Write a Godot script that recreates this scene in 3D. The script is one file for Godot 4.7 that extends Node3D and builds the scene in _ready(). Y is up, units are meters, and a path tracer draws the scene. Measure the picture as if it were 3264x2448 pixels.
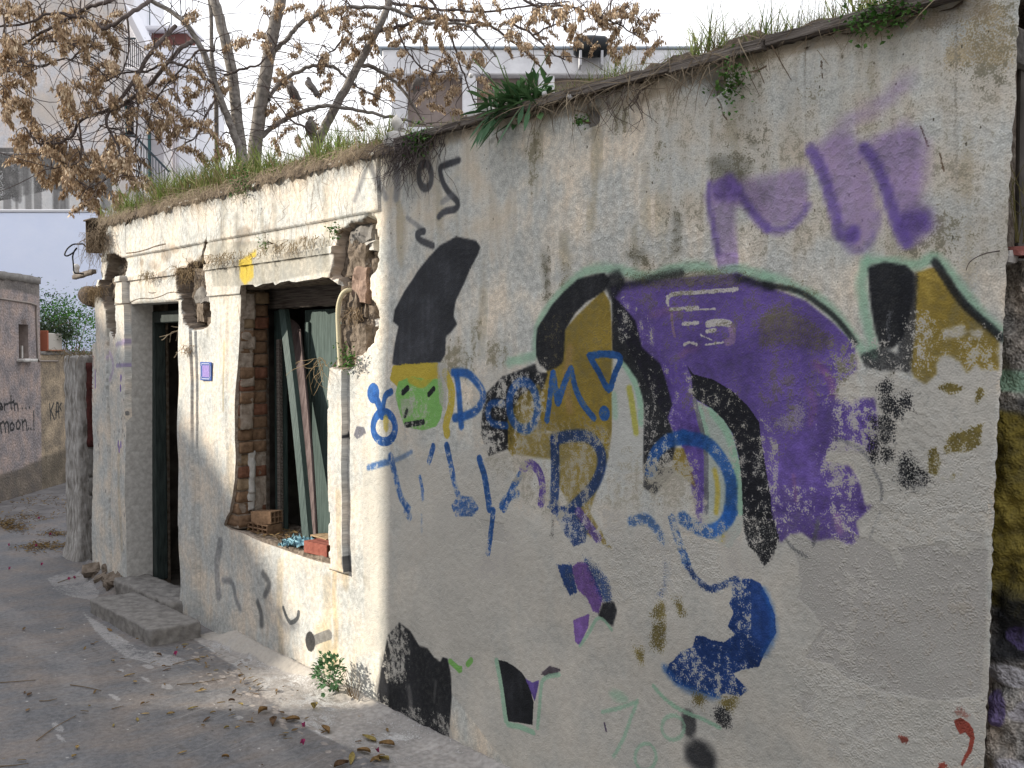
extends Node3D

const SUN_WAY := Vector3(0.9, -0.5, -1.0)
var taken := {}
var rng := RandomNumberGenerator.new()
var M := {}
var n_bulge := FastNoiseLite.new()
var n_rough := FastNoiseLite.new()
var n_stone := FastNoiseLite.new()
var recesses := []
var window_hole: PackedVector2Array
var door_hole: PackedVector2Array


# ------------------------------------------------------------------ a wall's paint, laid out in metres
class Canvas:
	var W: int
	var H: int
	var k: float
	var x0: float
	var h1: float
	var rgb: PackedByteArray
	var hg: PackedByteArray
	var nl: PackedByteArray
	var nm: PackedByteArray
	var sp: PackedByteArray
	var st: PackedByteArray

	func noise(per_m: float, octaves: int, sd: int, squeeze := 1, kind := FastNoiseLite.TYPE_SIMPLEX_SMOOTH) -> PackedByteArray:
		var n := FastNoiseLite.new()
		n.seed = sd
		n.noise_type = kind
		n.frequency = per_m / k
		n.fractal_octaves = octaves
		n.fractal_gain = 0.55
		n.offset = Vector3(x0 * k, -h1 * k / squeeze, 0)
		var im := n.get_image(W, maxi(2, H / squeeze), false, false, false)
		if squeeze > 1:
			im.resize(W, H, Image.INTERPOLATE_CUBIC)
		im.convert(Image.FORMAT_L8)
		return im.get_data()

	func _init(ax: float, top: float, w: float, h: float, per_metre: float) -> void:
		x0 = ax
		h1 = top
		k = per_metre
		W = int(w * k)
		H = int(h * k)
		nl = noise(3.2, 3, 11)
		nm = noise(26.0, 4, 12)
		sp = noise(130.0, 2, 13)
		st = noise(16.0, 3, 14, 9)
		rgb.resize(W * H * 3)
		hg.resize(W * H)

	func base(col: Color, streak: float, grain: float, relief: float) -> void:
		var c := col.linear_to_srgb()
		var r := c.r * 255.0
		var g := c.g * 255.0
		var b := c.b * 255.0
		var j := 0
		for i in W * H:
			var s := float(sp[i]) - 128.0
			var a := float(nl[i]) - 128.0
			var m := float(nm[i]) - 128.0
			var t := float(st[i]) - 128.0
			var v := 1.0 + (a * 0.0011 + m * 0.0010 + s * 0.0011) * grain
			if t > 22.0:
				v -= (t - 22.0) * streak * (0.6 + s * 0.008)
			var y := 1.0 - clampf((a + t * 0.35) * 0.0010, -0.05, 0.07)
			rgb[j] = clampi(int(r * v), 0, 255)
			rgb[j + 1] = clampi(int(g * v * (0.5 + 0.5 * y)), 0, 255)
			rgb[j + 2] = clampi(int(b * v * y), 0, 255)
			j += 3
			hg[i] = clampi(int(120.0 + (m * 0.40 + s * 0.30 + a * 0.2) * relief), 0, 255)

	func px(flat: Array, from := 0) -> PackedVector2Array:
		var out := PackedVector2Array()
		for i in range(from, flat.size() - 1, 2):
			out.append(Vector2((flat[i] * 0.001 - x0) * k, (h1 - flat[i + 1] * 0.001) * k))
		return out

	func smooth(p: PackedVector2Array) -> PackedVector2Array:
		if p.size() < 3:
			return p
		var out := PackedVector2Array()
		for i in p.size() - 1:
			var a := p[maxi(i - 1, 0)]
			var d := p[mini(i + 2, p.size() - 1)]
			for q in 6:
				out.append(p[i].cubic_interpolate(p[i + 1], a, d, q / 6.0))
		out.append(p[p.size() - 1])
		return out

	func poly(col: Color, alpha: float, soft: float, rag: float, wear: float, patch: float, flat: Array, dh := 0.0) -> void:
		lay(col, alpha, soft, rag, wear, patch, [px(flat)], [], 0.0, dh)

	func line(col: Color, alpha: float, soft: float, rag: float, wear: float, patch: float, flat: Array, dh := 0.0) -> void:
		lay(col, alpha, soft, rag, wear, patch, [], [smooth(px(flat, 1))], flat[0] * 0.001 * k, dh)

	func spot(col: Color, alpha: float, soft: float, rag: float, wear: float, patch: float, x: float, h: float, rx: float, rh: float) -> void:
		var p := PackedVector2Array()
		for i in 20:
			p.append(Vector2((x + cos(i * TAU / 20) * rx - x0) * k, (h1 - h - sin(i * TAU / 20) * rh) * k))
		lay(col, alpha, soft, rag, wear, patch, [p], [], 0.0, 0.0)

	func ring(col: Color, alpha: float, soft: float, rag: float, wear: float, patch: float, a: Array, b: Array) -> void:
		# a: width, centre ; b: a point at the right and one at the top of the ring
		var p := px(a, 1)
		var q := px(b)
		var out := PackedVector2Array()
		for i in 25:
			out.append(p[0] + (q[0] - p[0]) * cos(i * TAU / 24) + (q[1] - p[0]) * sin(i * TAU / 24))
		lay(col, alpha, soft, rag, wear, patch, [], [out], a[0] * 0.001 * k, 0.0)

	func fill(im: Image, p: PackedVector2Array, o: Vector2) -> void:
		var lo := INF
		var hi := -INF
		for v in p:
			lo = minf(lo, v.y)
			hi = maxf(hi, v.y)
		var n := p.size()
		for y in range(maxi(0, int(lo - o.y)), mini(im.get_height(), int(hi - o.y) + 2)):
			var yy := y + 0.5 + o.y
			var xs := []
			for i in n:
				var a := p[i]
				var b := p[(i + 1) % n]
				if (a.y <= yy) != (b.y <= yy):
					xs.append(a.x + (yy - a.y) / (b.y - a.y) * (b.x - a.x) - o.x)
			xs.sort()
			for i in range(0, xs.size() - 1, 2):
				im.fill_rect(Rect2i(int(round(xs[i])), y, int(round(xs[i + 1])) - int(round(xs[i])), 1), Color.WHITE)

	func lay(col: Color, alpha: float, soft: float, rag: float, wear: float, patch: float, polys: Array, lines: Array, width: float, dh: float) -> void:
		var box := Rect2(polys[0][0] if polys else lines[0][0], Vector2.ZERO)
		for set_ in [polys, lines]:
			for p in set_:
				for v in p:
					box = box.expand(v)
		var s := soft * k
		box = box.grow(width / 2 + s * 2.0 + 6)
		if box.position.x > W or box.position.y > H or box.end.x < 0 or box.end.y < 0:
			return
		var airbrush := soft > 0.0115
		if not airbrush and wear >= 0.5:
			s = maxf(s, 0.017 * k * minf(wear, 1.4))
		var halvings := maxi(0, int(round(log(maxf(s * 0.6, 1.0)) / log(2.0))))
		var step := 1 << halvings
		var bw := (int(box.size.x) / step + 2) * step
		var bh := (int(box.size.y) / step + 2) * step
		var o := box.position.floor()
		var im := Image.create(bw, bh, false, Image.FORMAT_L8)
		for p in polys:
			fill(im, p, o)
		for p in lines:
			var r := width / 2.0
			for i in p.size() - 1:
				var n := maxi(1, int(p[i].distance_to(p[i + 1]) / maxf(1.0, width * 0.18)))
				for q in n + 1:
					var c: Vector2 = p[i].lerp(p[i + 1], float(q) / n) - o
					for y in range(int(c.y - r), int(c.y + r) + 1):
						var d := r * r - (y + 0.5 - c.y) * (y + 0.5 - c.y)
						if d > 0:
							d = sqrt(d)
							im.fill_rect(Rect2i(int(c.x - d + 0.5), y, maxi(1, int(2 * d + 0.5)), 1), Color.WHITE)
		if halvings:
			for q in halvings:
				im.shrink_x2()
			im.resize(bw, bh, Image.INTERPOLATE_CUBIC)
		var m := im.get_data()
		var cs := col.linear_to_srgb()
		var cr := cs.r * 255.0
		var cg := cs.g * 255.0
		var cb := cs.b * 255.0
		var vary := 0.15 if cs.g > 0.6 else 1.0
		var kr := rag / 128.0
		var kw := wear / 128.0
		var kp := patch / 128.0
		for y in range(maxi(0, -int(o.y)), mini(bh, H - int(o.y))):
			var row := (y + int(o.y)) * W + int(o.x)
			var mrow := y * bw
			for x in range(maxi(0, -int(o.x)), mini(bw, W - int(o.x))):
				var v := m[mrow + x]
				if v == 0:
					continue
				var i := row + x
				var a := 0.0
				if airbrush:
					a = v / 255.0
					a = clampf(a * (1.0 + (nm[i] - 128) * kr * 0.5 + (nl[i] - 128) * kp * 0.6) + a * (1.3 - a) * (sp[i] - 128) * kw * 0.9, 0.0, 1.0) * alpha
				else:
					var f := v / 255.0 + (nm[i] - 128) * kr * 0.55 + (sp[i] - 128) * kw + (nl[i] - 128) * kp
					a = clampf((f - 0.5) * 3.5 + 0.5, 0.0, 1.0) * alpha
				if a <= 0.004:
					continue
				var j := i * 3
				var tone := 1.0 + ((nl[i] - 128) * 0.0022 + (nm[i] - 128) * 0.0016) * vary
				var dust := maxf(0.0, (st[i] - 128) * 0.10 + (sp[i] - 128) * 0.08 + (nl[i] - 128) * 0.08) * vary
				rgb[j] = clampi(int(lerpf(rgb[j], cr * tone + dust, a)), 0, 255)
				rgb[j + 1] = clampi(int(lerpf(rgb[j + 1], cg * tone + dust, a)), 0, 255)
				rgb[j + 2] = clampi(int(lerpf(rgb[j + 2], cb * tone + dust, a)), 0, 255)
				if dh != 0.0:
					hg[i] = clampi(int(hg[i] + dh * a), 0, 255)

	# places where the paint has come off in grains and scales
	func flake(col: Color, alpha: float, cover: float, flat: Array, dh := 0.0) -> void:
		var p := px(flat)
		var box := Rect2(p[0], Vector2.ZERO)
		for v in p:
			box = box.expand(v)
		box = box.grow(0.05 * k)
		if box.position.x > W or box.position.y > H or box.end.x < 0 or box.end.y < 0:
			return
		var o := box.position.floor()
		var bw := (int(box.size.x) / 32 + 1) * 32
		var bh := (int(box.size.y) / 32 + 1) * 32
		var im := Image.create(bw, bh, false, Image.FORMAT_L8)
		fill(im, p, o)
		for q in 4:
			im.shrink_x2()
		im.resize(bw, bh, Image.INTERPOLATE_CUBIC)
		var m := im.get_data()
		var cs := col.linear_to_srgb()
		for y in range(maxi(0, -int(o.y)), mini(bh, H - int(o.y))):
			for x in range(maxi(0, -int(o.x)), mini(bw, W - int(o.x))):
				var v := m[y * bw + x]
				if v < 6:
					continue
				var i := (y + int(o.y)) * W + x + int(o.x)
				var f := v / 255.0 * cover + ((nm[i] - 128) * 0.9 + (sp[i] - 128) * 0.75 + (st[i] - 128) * 0.4 + (nl[i] - 128) * 0.75) / 128.0
				var a := clampf((f - 0.5) * 6.0 + 0.5, 0.0, 1.0) * alpha
				if a > 0.01:
					var j := i * 3
					rgb[j] = int(lerpf(rgb[j], cs.r * 255.0, a))
					rgb[j + 1] = int(lerpf(rgb[j + 1], cs.g * 255.0, a))
					rgb[j + 2] = int(lerpf(rgb[j + 2], cs.b * 255.0, a))
					hg[i] = clampi(int(hg[i] + dh * a), 0, 255)

	func arcs(ax: float, ah: float, r0: float, r1: float, a0: float, a1: float, amp: float) -> void:
		# the marks of a trowel swung round one point
		var c := Vector2((ax - x0) * k, (h1 - ah) * k)
		var R := int(r1 * k)
		for y in range(maxi(0, int(c.y) - R), mini(H, int(c.y) + R)):
			for x in range(maxi(0, int(c.x) - R), mini(W, int(c.x) + R)):
				var d := Vector2(x - c.x, c.y - y)
				var l := d.length() / k
				if l < r0 or l > r1:
					continue
				var an := d.angle()
				if an < a0 or an > a1:
					continue
				var edge := minf(minf(l - r0, r1 - l) / 0.06, minf(an - a0, a1 - an) / 0.2)
				var i := y * W + x
				var w := sin(l * 190.0 + (nm[i] - 128) * 0.03 + (nl[i] - 128) * 0.05)
				if w > 0.1 and nm[i] > 110:
					hg[i] = clampi(int(hg[i] + (w - 0.1) * amp * clampf(edge, 0, 1)), 0, 255)

	func material(bump_cm: float) -> StandardMaterial3D:
		var m := StandardMaterial3D.new()
		m.albedo_texture = ImageTexture.create_from_image(Image.create_from_data(W, H, false, Image.FORMAT_RGB8, rgb))
		m.roughness = 0.92
		m.metallic_specular = 0.3
		m.heightmap_enabled = true
		m.heightmap_texture = ImageTexture.create_from_image(Image.create_from_data(W, H, false, Image.FORMAT_L8, hg))
		m.heightmap_scale = bump_cm
		m.texture_repeat = false
		return m

	func uv(x: float, h: float) -> Vector2:
		return Vector2((x - x0) * k / W, (h1 - h) * k / H)


# ------------------------------------------------------------------ helpers
func numbered(called: String, parent: Node) -> String:
	var key := str(parent.get_instance_id()) + called
	var n: int = taken.get(key, 0)
	taken[key] = n + 1
	return called if n == 0 else "%s_%03d" % [called, n]


func put(called: String, mesh: Mesh, material: Material, parent: Node = self) -> MeshInstance3D:
	var o := MeshInstance3D.new()
	o.name = numbered(called, parent)
	o.mesh = mesh
	o.material_override = material
	parent.add_child(o, true)
	return o


func tag(o: Node, label: String, category: String, group := "", kind := "") -> Node:
	if label:
		o.set_meta("label", label)
	if category:
		o.set_meta("category", category)
	if group:
		o.set_meta("group", group)
	if kind:
		o.set_meta("kind", kind)
	return o


func thing(called: String, label: String, category: String, at := Vector3.ZERO, turn := 0.0, group := "") -> Node3D:
	var o := Node3D.new()
	o.name = numbered(called, self)
	add_child(o, true)
	o.position = at
	o.rotation.y = turn
	tag(o, label, category, group)
	return o


func copy_of(o: Node3D, label := "") -> Node3D:
	var base := str(o.name)
	if base.length() > 4 and base[base.length() - 4] == "_":
		base = base.substr(0, base.length() - 4)
	var c: Node3D = o.duplicate()
	c.name = numbered(base, self)
	add_child(c, true)
	if label:
		c.set_meta("label", label)
	return c


func stb() -> SurfaceTool:
	var st := SurfaceTool.new()
	st.begin(Mesh.PRIMITIVE_TRIANGLES)
	return st


func done(st: SurfaceTool) -> ArrayMesh:
	st.generate_normals()
	return st.commit()


func quad(st: SurfaceTool, a: Vector3, b: Vector3, c: Vector3, d: Vector3) -> void:
	for v in [a, b, c, a, c, d]:
		st.set_uv(Vector2(v.x + v.z, v.y))
		st.add_vertex(v)


# a box whose edges are cut at 45 degrees; d = chamfer
func chamfer(st: SurfaceTool, size: Vector3, d: float, xf := Transform3D()) -> void:
	var s := size / 2
	st.set_smooth_group(-1)
	for ax in 3:
		var bx := (ax + 1) % 3
		var cx := (ax + 2) % 3
		for sg in [-1.0, 1.0]:
			var p := []
			for q in [[-1, -1], [1, -1], [1, 1], [-1, 1]]:
				var v := Vector3()
				v[ax] = sg * s[ax]
				v[bx] = q[0] * (s[bx] - d)
				v[cx] = q[1] * (s[cx] - d)
				p.append(xf * v)
			if sg > 0:
				quad(st, p[3], p[2], p[1], p[0])
			else:
				quad(st, p[0], p[1], p[2], p[3])
			# the edge between face ax(sg) and face bx(tg)
			for tg in [-1.0, 1.0]:
				var e := []
				for q in [[0, -1], [0, 1], [1, 1], [1, -1]]:
					var v := Vector3()
					v[ax] = sg * (s[ax] - (d if q[0] == 1 else 0.0))
					v[bx] = tg * (s[bx] - (0.0 if q[0] == 1 else d))
					v[cx] = q[1] * (s[cx] - d)
					e.append(xf * v)
				if sg * tg > 0:
					quad(st, e[0], e[1], e[2], e[3])
				else:
					quad(st, e[3], e[2], e[1], e[0])
	for sx in [-1.0, 1.0]:
		for sy in [-1.0, 1.0]:
			for sz in [-1.0, 1.0]:
				var a := xf * Vector3(sx * s.x, sy * (s.y - d), sz * (s.z - d))
				var b := xf * Vector3(sx * (s.x - d), sy * s.y, sz * (s.z - d))
				var c := xf * Vector3(sx * (s.x - d), sy * (s.y - d), sz * s.z)
				for v in ([a, c, b] if sx * sy * sz > 0 else [a, b, c]):
					st.set_uv(Vector2(v.x, v.y))
					st.add_vertex(v)


func box(size: Vector3, d := 0.006, at := Vector3.ZERO) -> ArrayMesh:
	var st := stb()
	chamfer(st, size, minf(d, size[size.min_axis_index()] * 0.3), Transform3D(Basis(), at))
	return done(st)


# a worn block: each face a grid, all of it pushed about by noise
func worn(size: Vector3, cell: float, amp: float, sd: int, round_ := 0.02, flare := 0.0, facet := false) -> ArrayMesh:
	var st := stb()
	var n := FastNoiseLite.new()
	n.seed = sd
	n.frequency = 9.0
	n.fractal_octaves = 4
	var push := func(v: Vector3) -> Vector3:
		var core := Vector3(clampf(v.x, -size.x / 2 + round_, size.x / 2 - round_), clampf(v.y, -size.y / 2 + round_, size.y / 2 - round_), clampf(v.z, -size.z / 2 + round_, size.z / 2 - round_))
		var out := v - core
		var w := core + (out.normalized() * minf(round_, out.length()) if out.length() > 1e-5 else Vector3.ZERO)
		var nn := out.normalized() if out.length() > 1e-5 else Vector3.ZERO
		w += nn * n.get_noise_3d(w.x, w.y, w.z) * amp + Vector3(n.get_noise_3d(w.z, w.x, w.y + 9), n.get_noise_3d(w.y, w.z + 5, w.x), n.get_noise_3d(w.x + 3, w.z, w.y)) * amp * 0.6
		if flare > 0.0:
			var g := 1.0 + flare * exp(-(w.y + size.y / 2) / 0.09)
			w.x *= g
			w.z *= g
		return w
	st.set_smooth_group(-1 if facet else 0)
	for ax in 3:
		var bx := (ax + 1) % 3
		var cx := (ax + 2) % 3
		var nb := maxi(1, int(size[bx] / cell))
		var nc := maxi(1, int(size[cx] / cell))
		for sg in [-1.0, 1.0]:
			var row := []
			for i in nb + 1:
				var col := PackedVector3Array()
				for j in nc + 1:
					var v := Vector3()
					v[ax] = sg * size[ax] / 2
					v[bx] = (float(i) / nb - 0.5) * size[bx]
					v[cx] = (float(j) / nc - 0.5) * size[cx]
					col.append(push.call(v))
				row.append(col)
			for i in nb:
				for j in nc:
					if sg < 0:
						quad(st, row[i][j], row[i + 1][j], row[i + 1][j + 1], row[i][j + 1])
					else:
						quad(st, row[i][j + 1], row[i + 1][j + 1], row[i + 1][j], row[i][j])
	return done(st)


func tube(st: SurfaceTool, p: PackedVector3Array, r0: float, r1: float, sides := 6, cap := false) -> void:
	var n := p.size()
	var u := Vector3.UP
	var rings := []
	st.set_smooth_group(0)
	for i in n:
		var t := (p[mini(i + 1, n - 1)] - p[maxi(i - 1, 0)]).normalized()
		if t.length() < 0.5:
			t = Vector3.UP
		if i == 0:
			u = t.cross(Vector3(0.31, 0.2, 0.93)).normalized()
		u = (u - t * u.dot(t)).normalized()
		var w := t.cross(u)
		var r := lerpf(r0, r1, float(i) / maxi(1, n - 1))
		var ring := PackedVector3Array()
		for j in sides:
			var a := TAU * j / sides
			ring.append(p[i] + (u * cos(a) + w * sin(a)) * r)
		rings.append(ring)
	for i in n - 1:
		for j in sides:
			var q := (j + 1) % sides
			quad(st, rings[i][q], rings[i + 1][q], rings[i + 1][j], rings[i][j])
	if cap:
		for e in [0, n - 1]:
			for j in range(1, sides - 1):
				for v in ([rings[e][0], rings[e][j], rings[e][j + 1]] if e == 0 else [rings[e][0], rings[e][j + 1], rings[e][j]]):
					st.set_uv(Vector2(v.x, v.y))
					st.add_vertex(v)


func spline(flat: Array, per := 5) -> PackedVector3Array:
	var p := PackedVector3Array()
	for i in range(0, flat.size() - 2, 3):
		p.append(Vector3(flat[i], flat[i + 1], flat[i + 2]) * 0.001)
	return curve(p, per)


func curve(p: PackedVector3Array, per := 5) -> PackedVector3Array:
	var out := PackedVector3Array()
	for i in p.size() - 1:
		for q in per:
			out.append(p[i].cubic_interpolate(p[i + 1], p[maxi(i - 1, 0)], p[mini(i + 2, p.size() - 1)], float(q) / per))
	out.append(p[p.size() - 1])
	return out


func v2s(flat: Array) -> PackedVector2Array:
	var out := PackedVector2Array()
	for i in range(0, flat.size() - 1, 2):
		out.append(Vector2(flat[i], flat[i + 1]) * 0.001)
	return out


# distance to the edge of a polygon, negative inside; and the nearest edge point
func edge_of(p: Vector2, poly: PackedVector2Array) -> Array:
	var best := INF
	var near := p
	var inside := false
	var n := poly.size()
	for i in n:
		var a := poly[i]
		var b := poly[(i + 1) % n]
		var q := Geometry2D.get_closest_point_to_segment(p, a, b)
		var d := q.distance_squared_to(p)
		if d < best:
			best = d
			near = q
		if (a.y <= p.y) != (b.y <= p.y) and p.x < a.x + (p.y - a.y) / (b.y - a.y) * (b.x - a.x):
			inside = not inside
	return [-sqrt(best) if inside else sqrt(best), near]


func bounds(p: PackedVector2Array, grow: float) -> Rect2:
	var r := Rect2(p[0], Vector2.ZERO)
	for v in p:
		r = r.expand(v)
	return r.grow(grow)


func grained(a: Color, b: Color, per_m: float, sd: int, bump_cm := 0.0, stretch := Vector3.ONE, rough := 0.9, size := 512, octaves := 5, mid := 0.5) -> StandardMaterial3D:
	var n := FastNoiseLite.new()
	n.seed = sd
	n.frequency = 7.0 / size
	n.fractal_octaves = octaves
	n.fractal_gain = 0.62
	var im := n.get_seamless_image(size, size)
	im.convert(Image.FORMAT_L8)
	var src := im.get_data()
	var px := PackedByteArray()
	px.resize(size * size * 3)
	var ramp := PackedColorArray()
	for i in 256:
		var t := clampf((i / 255.0 - mid) * 1.5 + 0.5, 0, 1)
		ramp.append(a.lerp(b, t).linear_to_srgb())
	for i in size * size:
		var c := ramp[src[i]]
		px[i * 3] = int(c.r * 255)
		px[i * 3 + 1] = int(c.g * 255)
		px[i * 3 + 2] = int(c.b * 255)
	var m := StandardMaterial3D.new()
	m.albedo_texture = ImageTexture.create_from_image(Image.create_from_data(size, size, false, Image.FORMAT_RGB8, px))
	m.uv1_triplanar = true
	m.uv1_world_triplanar = true
	m.uv1_scale = stretch * per_m
	m.roughness = rough
	m.metallic_specular = 0.3
	if bump_cm > 0.0:
		m.heightmap_enabled = true
		m.heightmap_texture = ImageTexture.create_from_image(im)
		m.heightmap_scale = bump_cm
	return m


func plain(c: Color, rough := 0.85) -> StandardMaterial3D:
	var m := StandardMaterial3D.new()
	m.albedo_color = c.linear_to_srgb()
	m.roughness = rough
	m.metallic_specular = 0.3
	return m


func vcol(rough := 0.85, back := 0.0) -> StandardMaterial3D:
	var m := StandardMaterial3D.new()
	m.vertex_color_use_as_albedo = true
	m.roughness = rough
	m.metallic_specular = 0.25
	m.cull_mode = BaseMaterial3D.CULL_DISABLED
	if back > 0.0:
		m.backlight_enabled = true
		m.backlight = Color(back, back, back)
	return m


func _ready() -> void:
	rng.seed = 4
	look()
	materials()
	street()
	house()
	house_bits()
	yard_wall()
	neighbours()
	backdrop()
	shade_casters()
	trees()
	roof_plants()
	litter()


# ------------------------------------------------------------------ camera, sky, sun
func look() -> void:
	var cam := Camera3D.new()
	cam.name = "camera"
	cam.fov = rad_to_deg(2.0 * atan(1224.0 / 3300.0))
	cam.far = 400.0
	cam.near = 0.05
	cam.position = Vector3(0, 1.78, 2.87)
	cam.rotation = Vector3(-atan(102.0 / 3300.0), deg_to_rad(49.0), 0)
	add_child(cam)
	var e := Environment.new()
	e.background_mode = Environment.BG_SKY
	var sky := ProceduralSkyMaterial.new()
	sky.sky_top_color = Color(0.945, 0.96, 1.0)
	sky.sky_horizon_color = Color(1.0, 0.985, 0.96)
	sky.sky_curve = 0.2
	sky.ground_bottom_color = Color(0.5, 0.48, 0.45)
	sky.ground_horizon_color = Color(0.6, 0.58, 0.55)
	sky.energy_multiplier = 1.15
	sky.sun_angle_max = 12.0
	e.sky = Sky.new()
	e.sky.sky_material = sky
	e.tonemap_mode = Environment.TONE_MAPPER_LINEAR
	e.tonemap_exposure = 1.42
	e.sdfgi_enabled = true
	e.ssao_enabled = true
	e.ssil_enabled = true
	var w := WorldEnvironment.new()
	w.name = "world"
	w.environment = e
	add_child(w)
	var sun := DirectionalLight3D.new()
	sun.name = "sun"
	sun.light_energy = 1.5
	sun.light_color = Color(1.0, 0.965, 0.905)
	sun.light_angular_distance = 0.55
	sun.shadow_enabled = true
	add_child(sun)
	sun.look_at_from_position(Vector3.ZERO, SUN_WAY)


func materials() -> void:
	n_bulge.seed = 3
	n_bulge.frequency = 1.1
	n_bulge.fractal_octaves = 2
	n_rough.seed = 5
	n_rough.frequency = 9.0
	n_rough.fractal_octaves = 5
	n_rough.fractal_gain = 0.6
	n_stone.seed = 8
	n_stone.noise_type = FastNoiseLite.TYPE_CELLULAR
	n_stone.cellular_return_type = FastNoiseLite.RETURN_DISTANCE2_SUB
	n_stone.frequency = 6.0
	M.rubble = grained(Color(0.09, 0.07, 0.052), Color(0.27, 0.22, 0.175), 2.4, 21, 1.2, Vector3.ONE, 0.95, 512, 7)
	M.concrete = grained(Color(0.145, 0.135, 0.125), Color(0.27, 0.255, 0.235), 1.5, 22, 0.7, Vector3.ONE, 0.9, 512, 7)
	M.brick = grained(Color(0.14, 0.085, 0.052), Color(0.26, 0.165, 0.10), 3.0, 23, 0.4)
	M.brick_b = grained(Color(0.13, 0.058, 0.036), Color(0.25, 0.12, 0.075), 3.0, 24, 0.4)
	M.brick_c = grained(Color(0.20, 0.14, 0.085), Color(0.32, 0.235, 0.15), 3.0, 25, 0.4)
	M.pale_brick = grained(Color(0.30, 0.20, 0.11), Color(0.46, 0.33, 0.20), 3.0, 37, 0.4)
	M.pink_stone = grained(Color(0.17, 0.115, 0.09), Color(0.33, 0.235, 0.185), 2.4, 38, 0.6)
	M.red_brick = grained(Color(0.24, 0.075, 0.055), Color(0.34, 0.12, 0.085), 3.0, 26, 0.2)
	M.mortar = grained(Color(0.22, 0.17, 0.13), Color(0.40, 0.34, 0.28), 2.5, 27, 0.8)
	M.flake = grained(Color(0.42, 0.40, 0.37), Color(0.62, 0.60, 0.56), 2.5, 28, 0.3)
	M.wood = grained(Color(0.075, 0.06, 0.05), Color(0.27, 0.235, 0.205), 2.2, 29, 0.6, Vector3(0.22, 4.5, 4.5), 0.92, 512, 7)
	M.green_wood = grained(Color(0.042, 0.066, 0.060), Color(0.095, 0.135, 0.125), 1.5, 30, 0.25, Vector3(5.0, 0.35, 5.0), 0.6)
	M.pink_board = grained(Color(0.09, 0.065, 0.063), Color(0.23, 0.18, 0.175), 1.2, 31, 0.25, Vector3(3.0, 0.6, 3.0))
	M.black_paint = grained(Color(0.02, 0.027, 0.025), Color(0.05, 0.064, 0.06), 1.5, 32, 0.2, Vector3(4.0, 0.5, 4.0), 0.55)
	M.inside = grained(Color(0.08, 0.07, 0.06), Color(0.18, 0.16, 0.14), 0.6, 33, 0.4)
	M.soil = grained(Color(0.055, 0.04, 0.028), Color(0.17, 0.13, 0.095), 2.2, 34, 2.0)
	M.bark = grained(Color(0.10, 0.09, 0.08), Color(0.27, 0.245, 0.22), 2.2, 35, 0.6, Vector3(1.0, 1.0, 1.0))
	M.twig = grained(Color(0.055, 0.042, 0.038), Color(0.13, 0.105, 0.095), 3.0, 36)
	M.dry_twig = plain(Color(0.16, 0.115, 0.07))
	M.iron = plain(Color(0.03, 0.027, 0.025), 0.6)
	M.cable = plain(Color(0.012, 0.012, 0.012), 0.5)
	M.leaf = vcol(0.7, 0.5)
	M.seeds = vcol(0.75, 0.45)


# ------------------------------------------------------------------ the lane
func fillet(x: float) -> float:
	# height of the mortar fillet at the wall's foot
	if x > -6.1:
		return clampf(0.085 - (x + 6.1) * 0.03, 0.02, 0.085) * clampf((x + 6.1) / 0.25, 0.0, 1.0)
	if x < -7.62 and x > -8.5:
		return 0.10
	return 0.0


func lane_height(x: float, z: float) -> float:
	var y := n_bulge.get_noise_2d(x * 0.7, z * 0.7) * 0.012 + n_rough.get_noise_2d(x * 0.8, z * 0.8) * 0.004
	var f := fillet(x)
	if f > 0.0 and z > -0.05:
		var reach := 0.15 + n_bulge.get_noise_2d(x * 2.0, 7.0) * 0.08
		var t := clampf(1.0 - z / reach, 0, 1)
		y += f * t * t * (3 - 2 * t) * 1.1 + t * (1 - t) * (n_rough.get_noise_2d(x * 1.5, z * 1.5) * 0.06 + n_rough.get_noise_2d(x * 4.0, z * 4.0) * 0.02)
	if z > 0.0 and z < 0.016 and x > -6.1:
		y -= 0.016 + 0.012 * n_rough.get_noise_2d(x * 3.0, 4.0)
	return y


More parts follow.
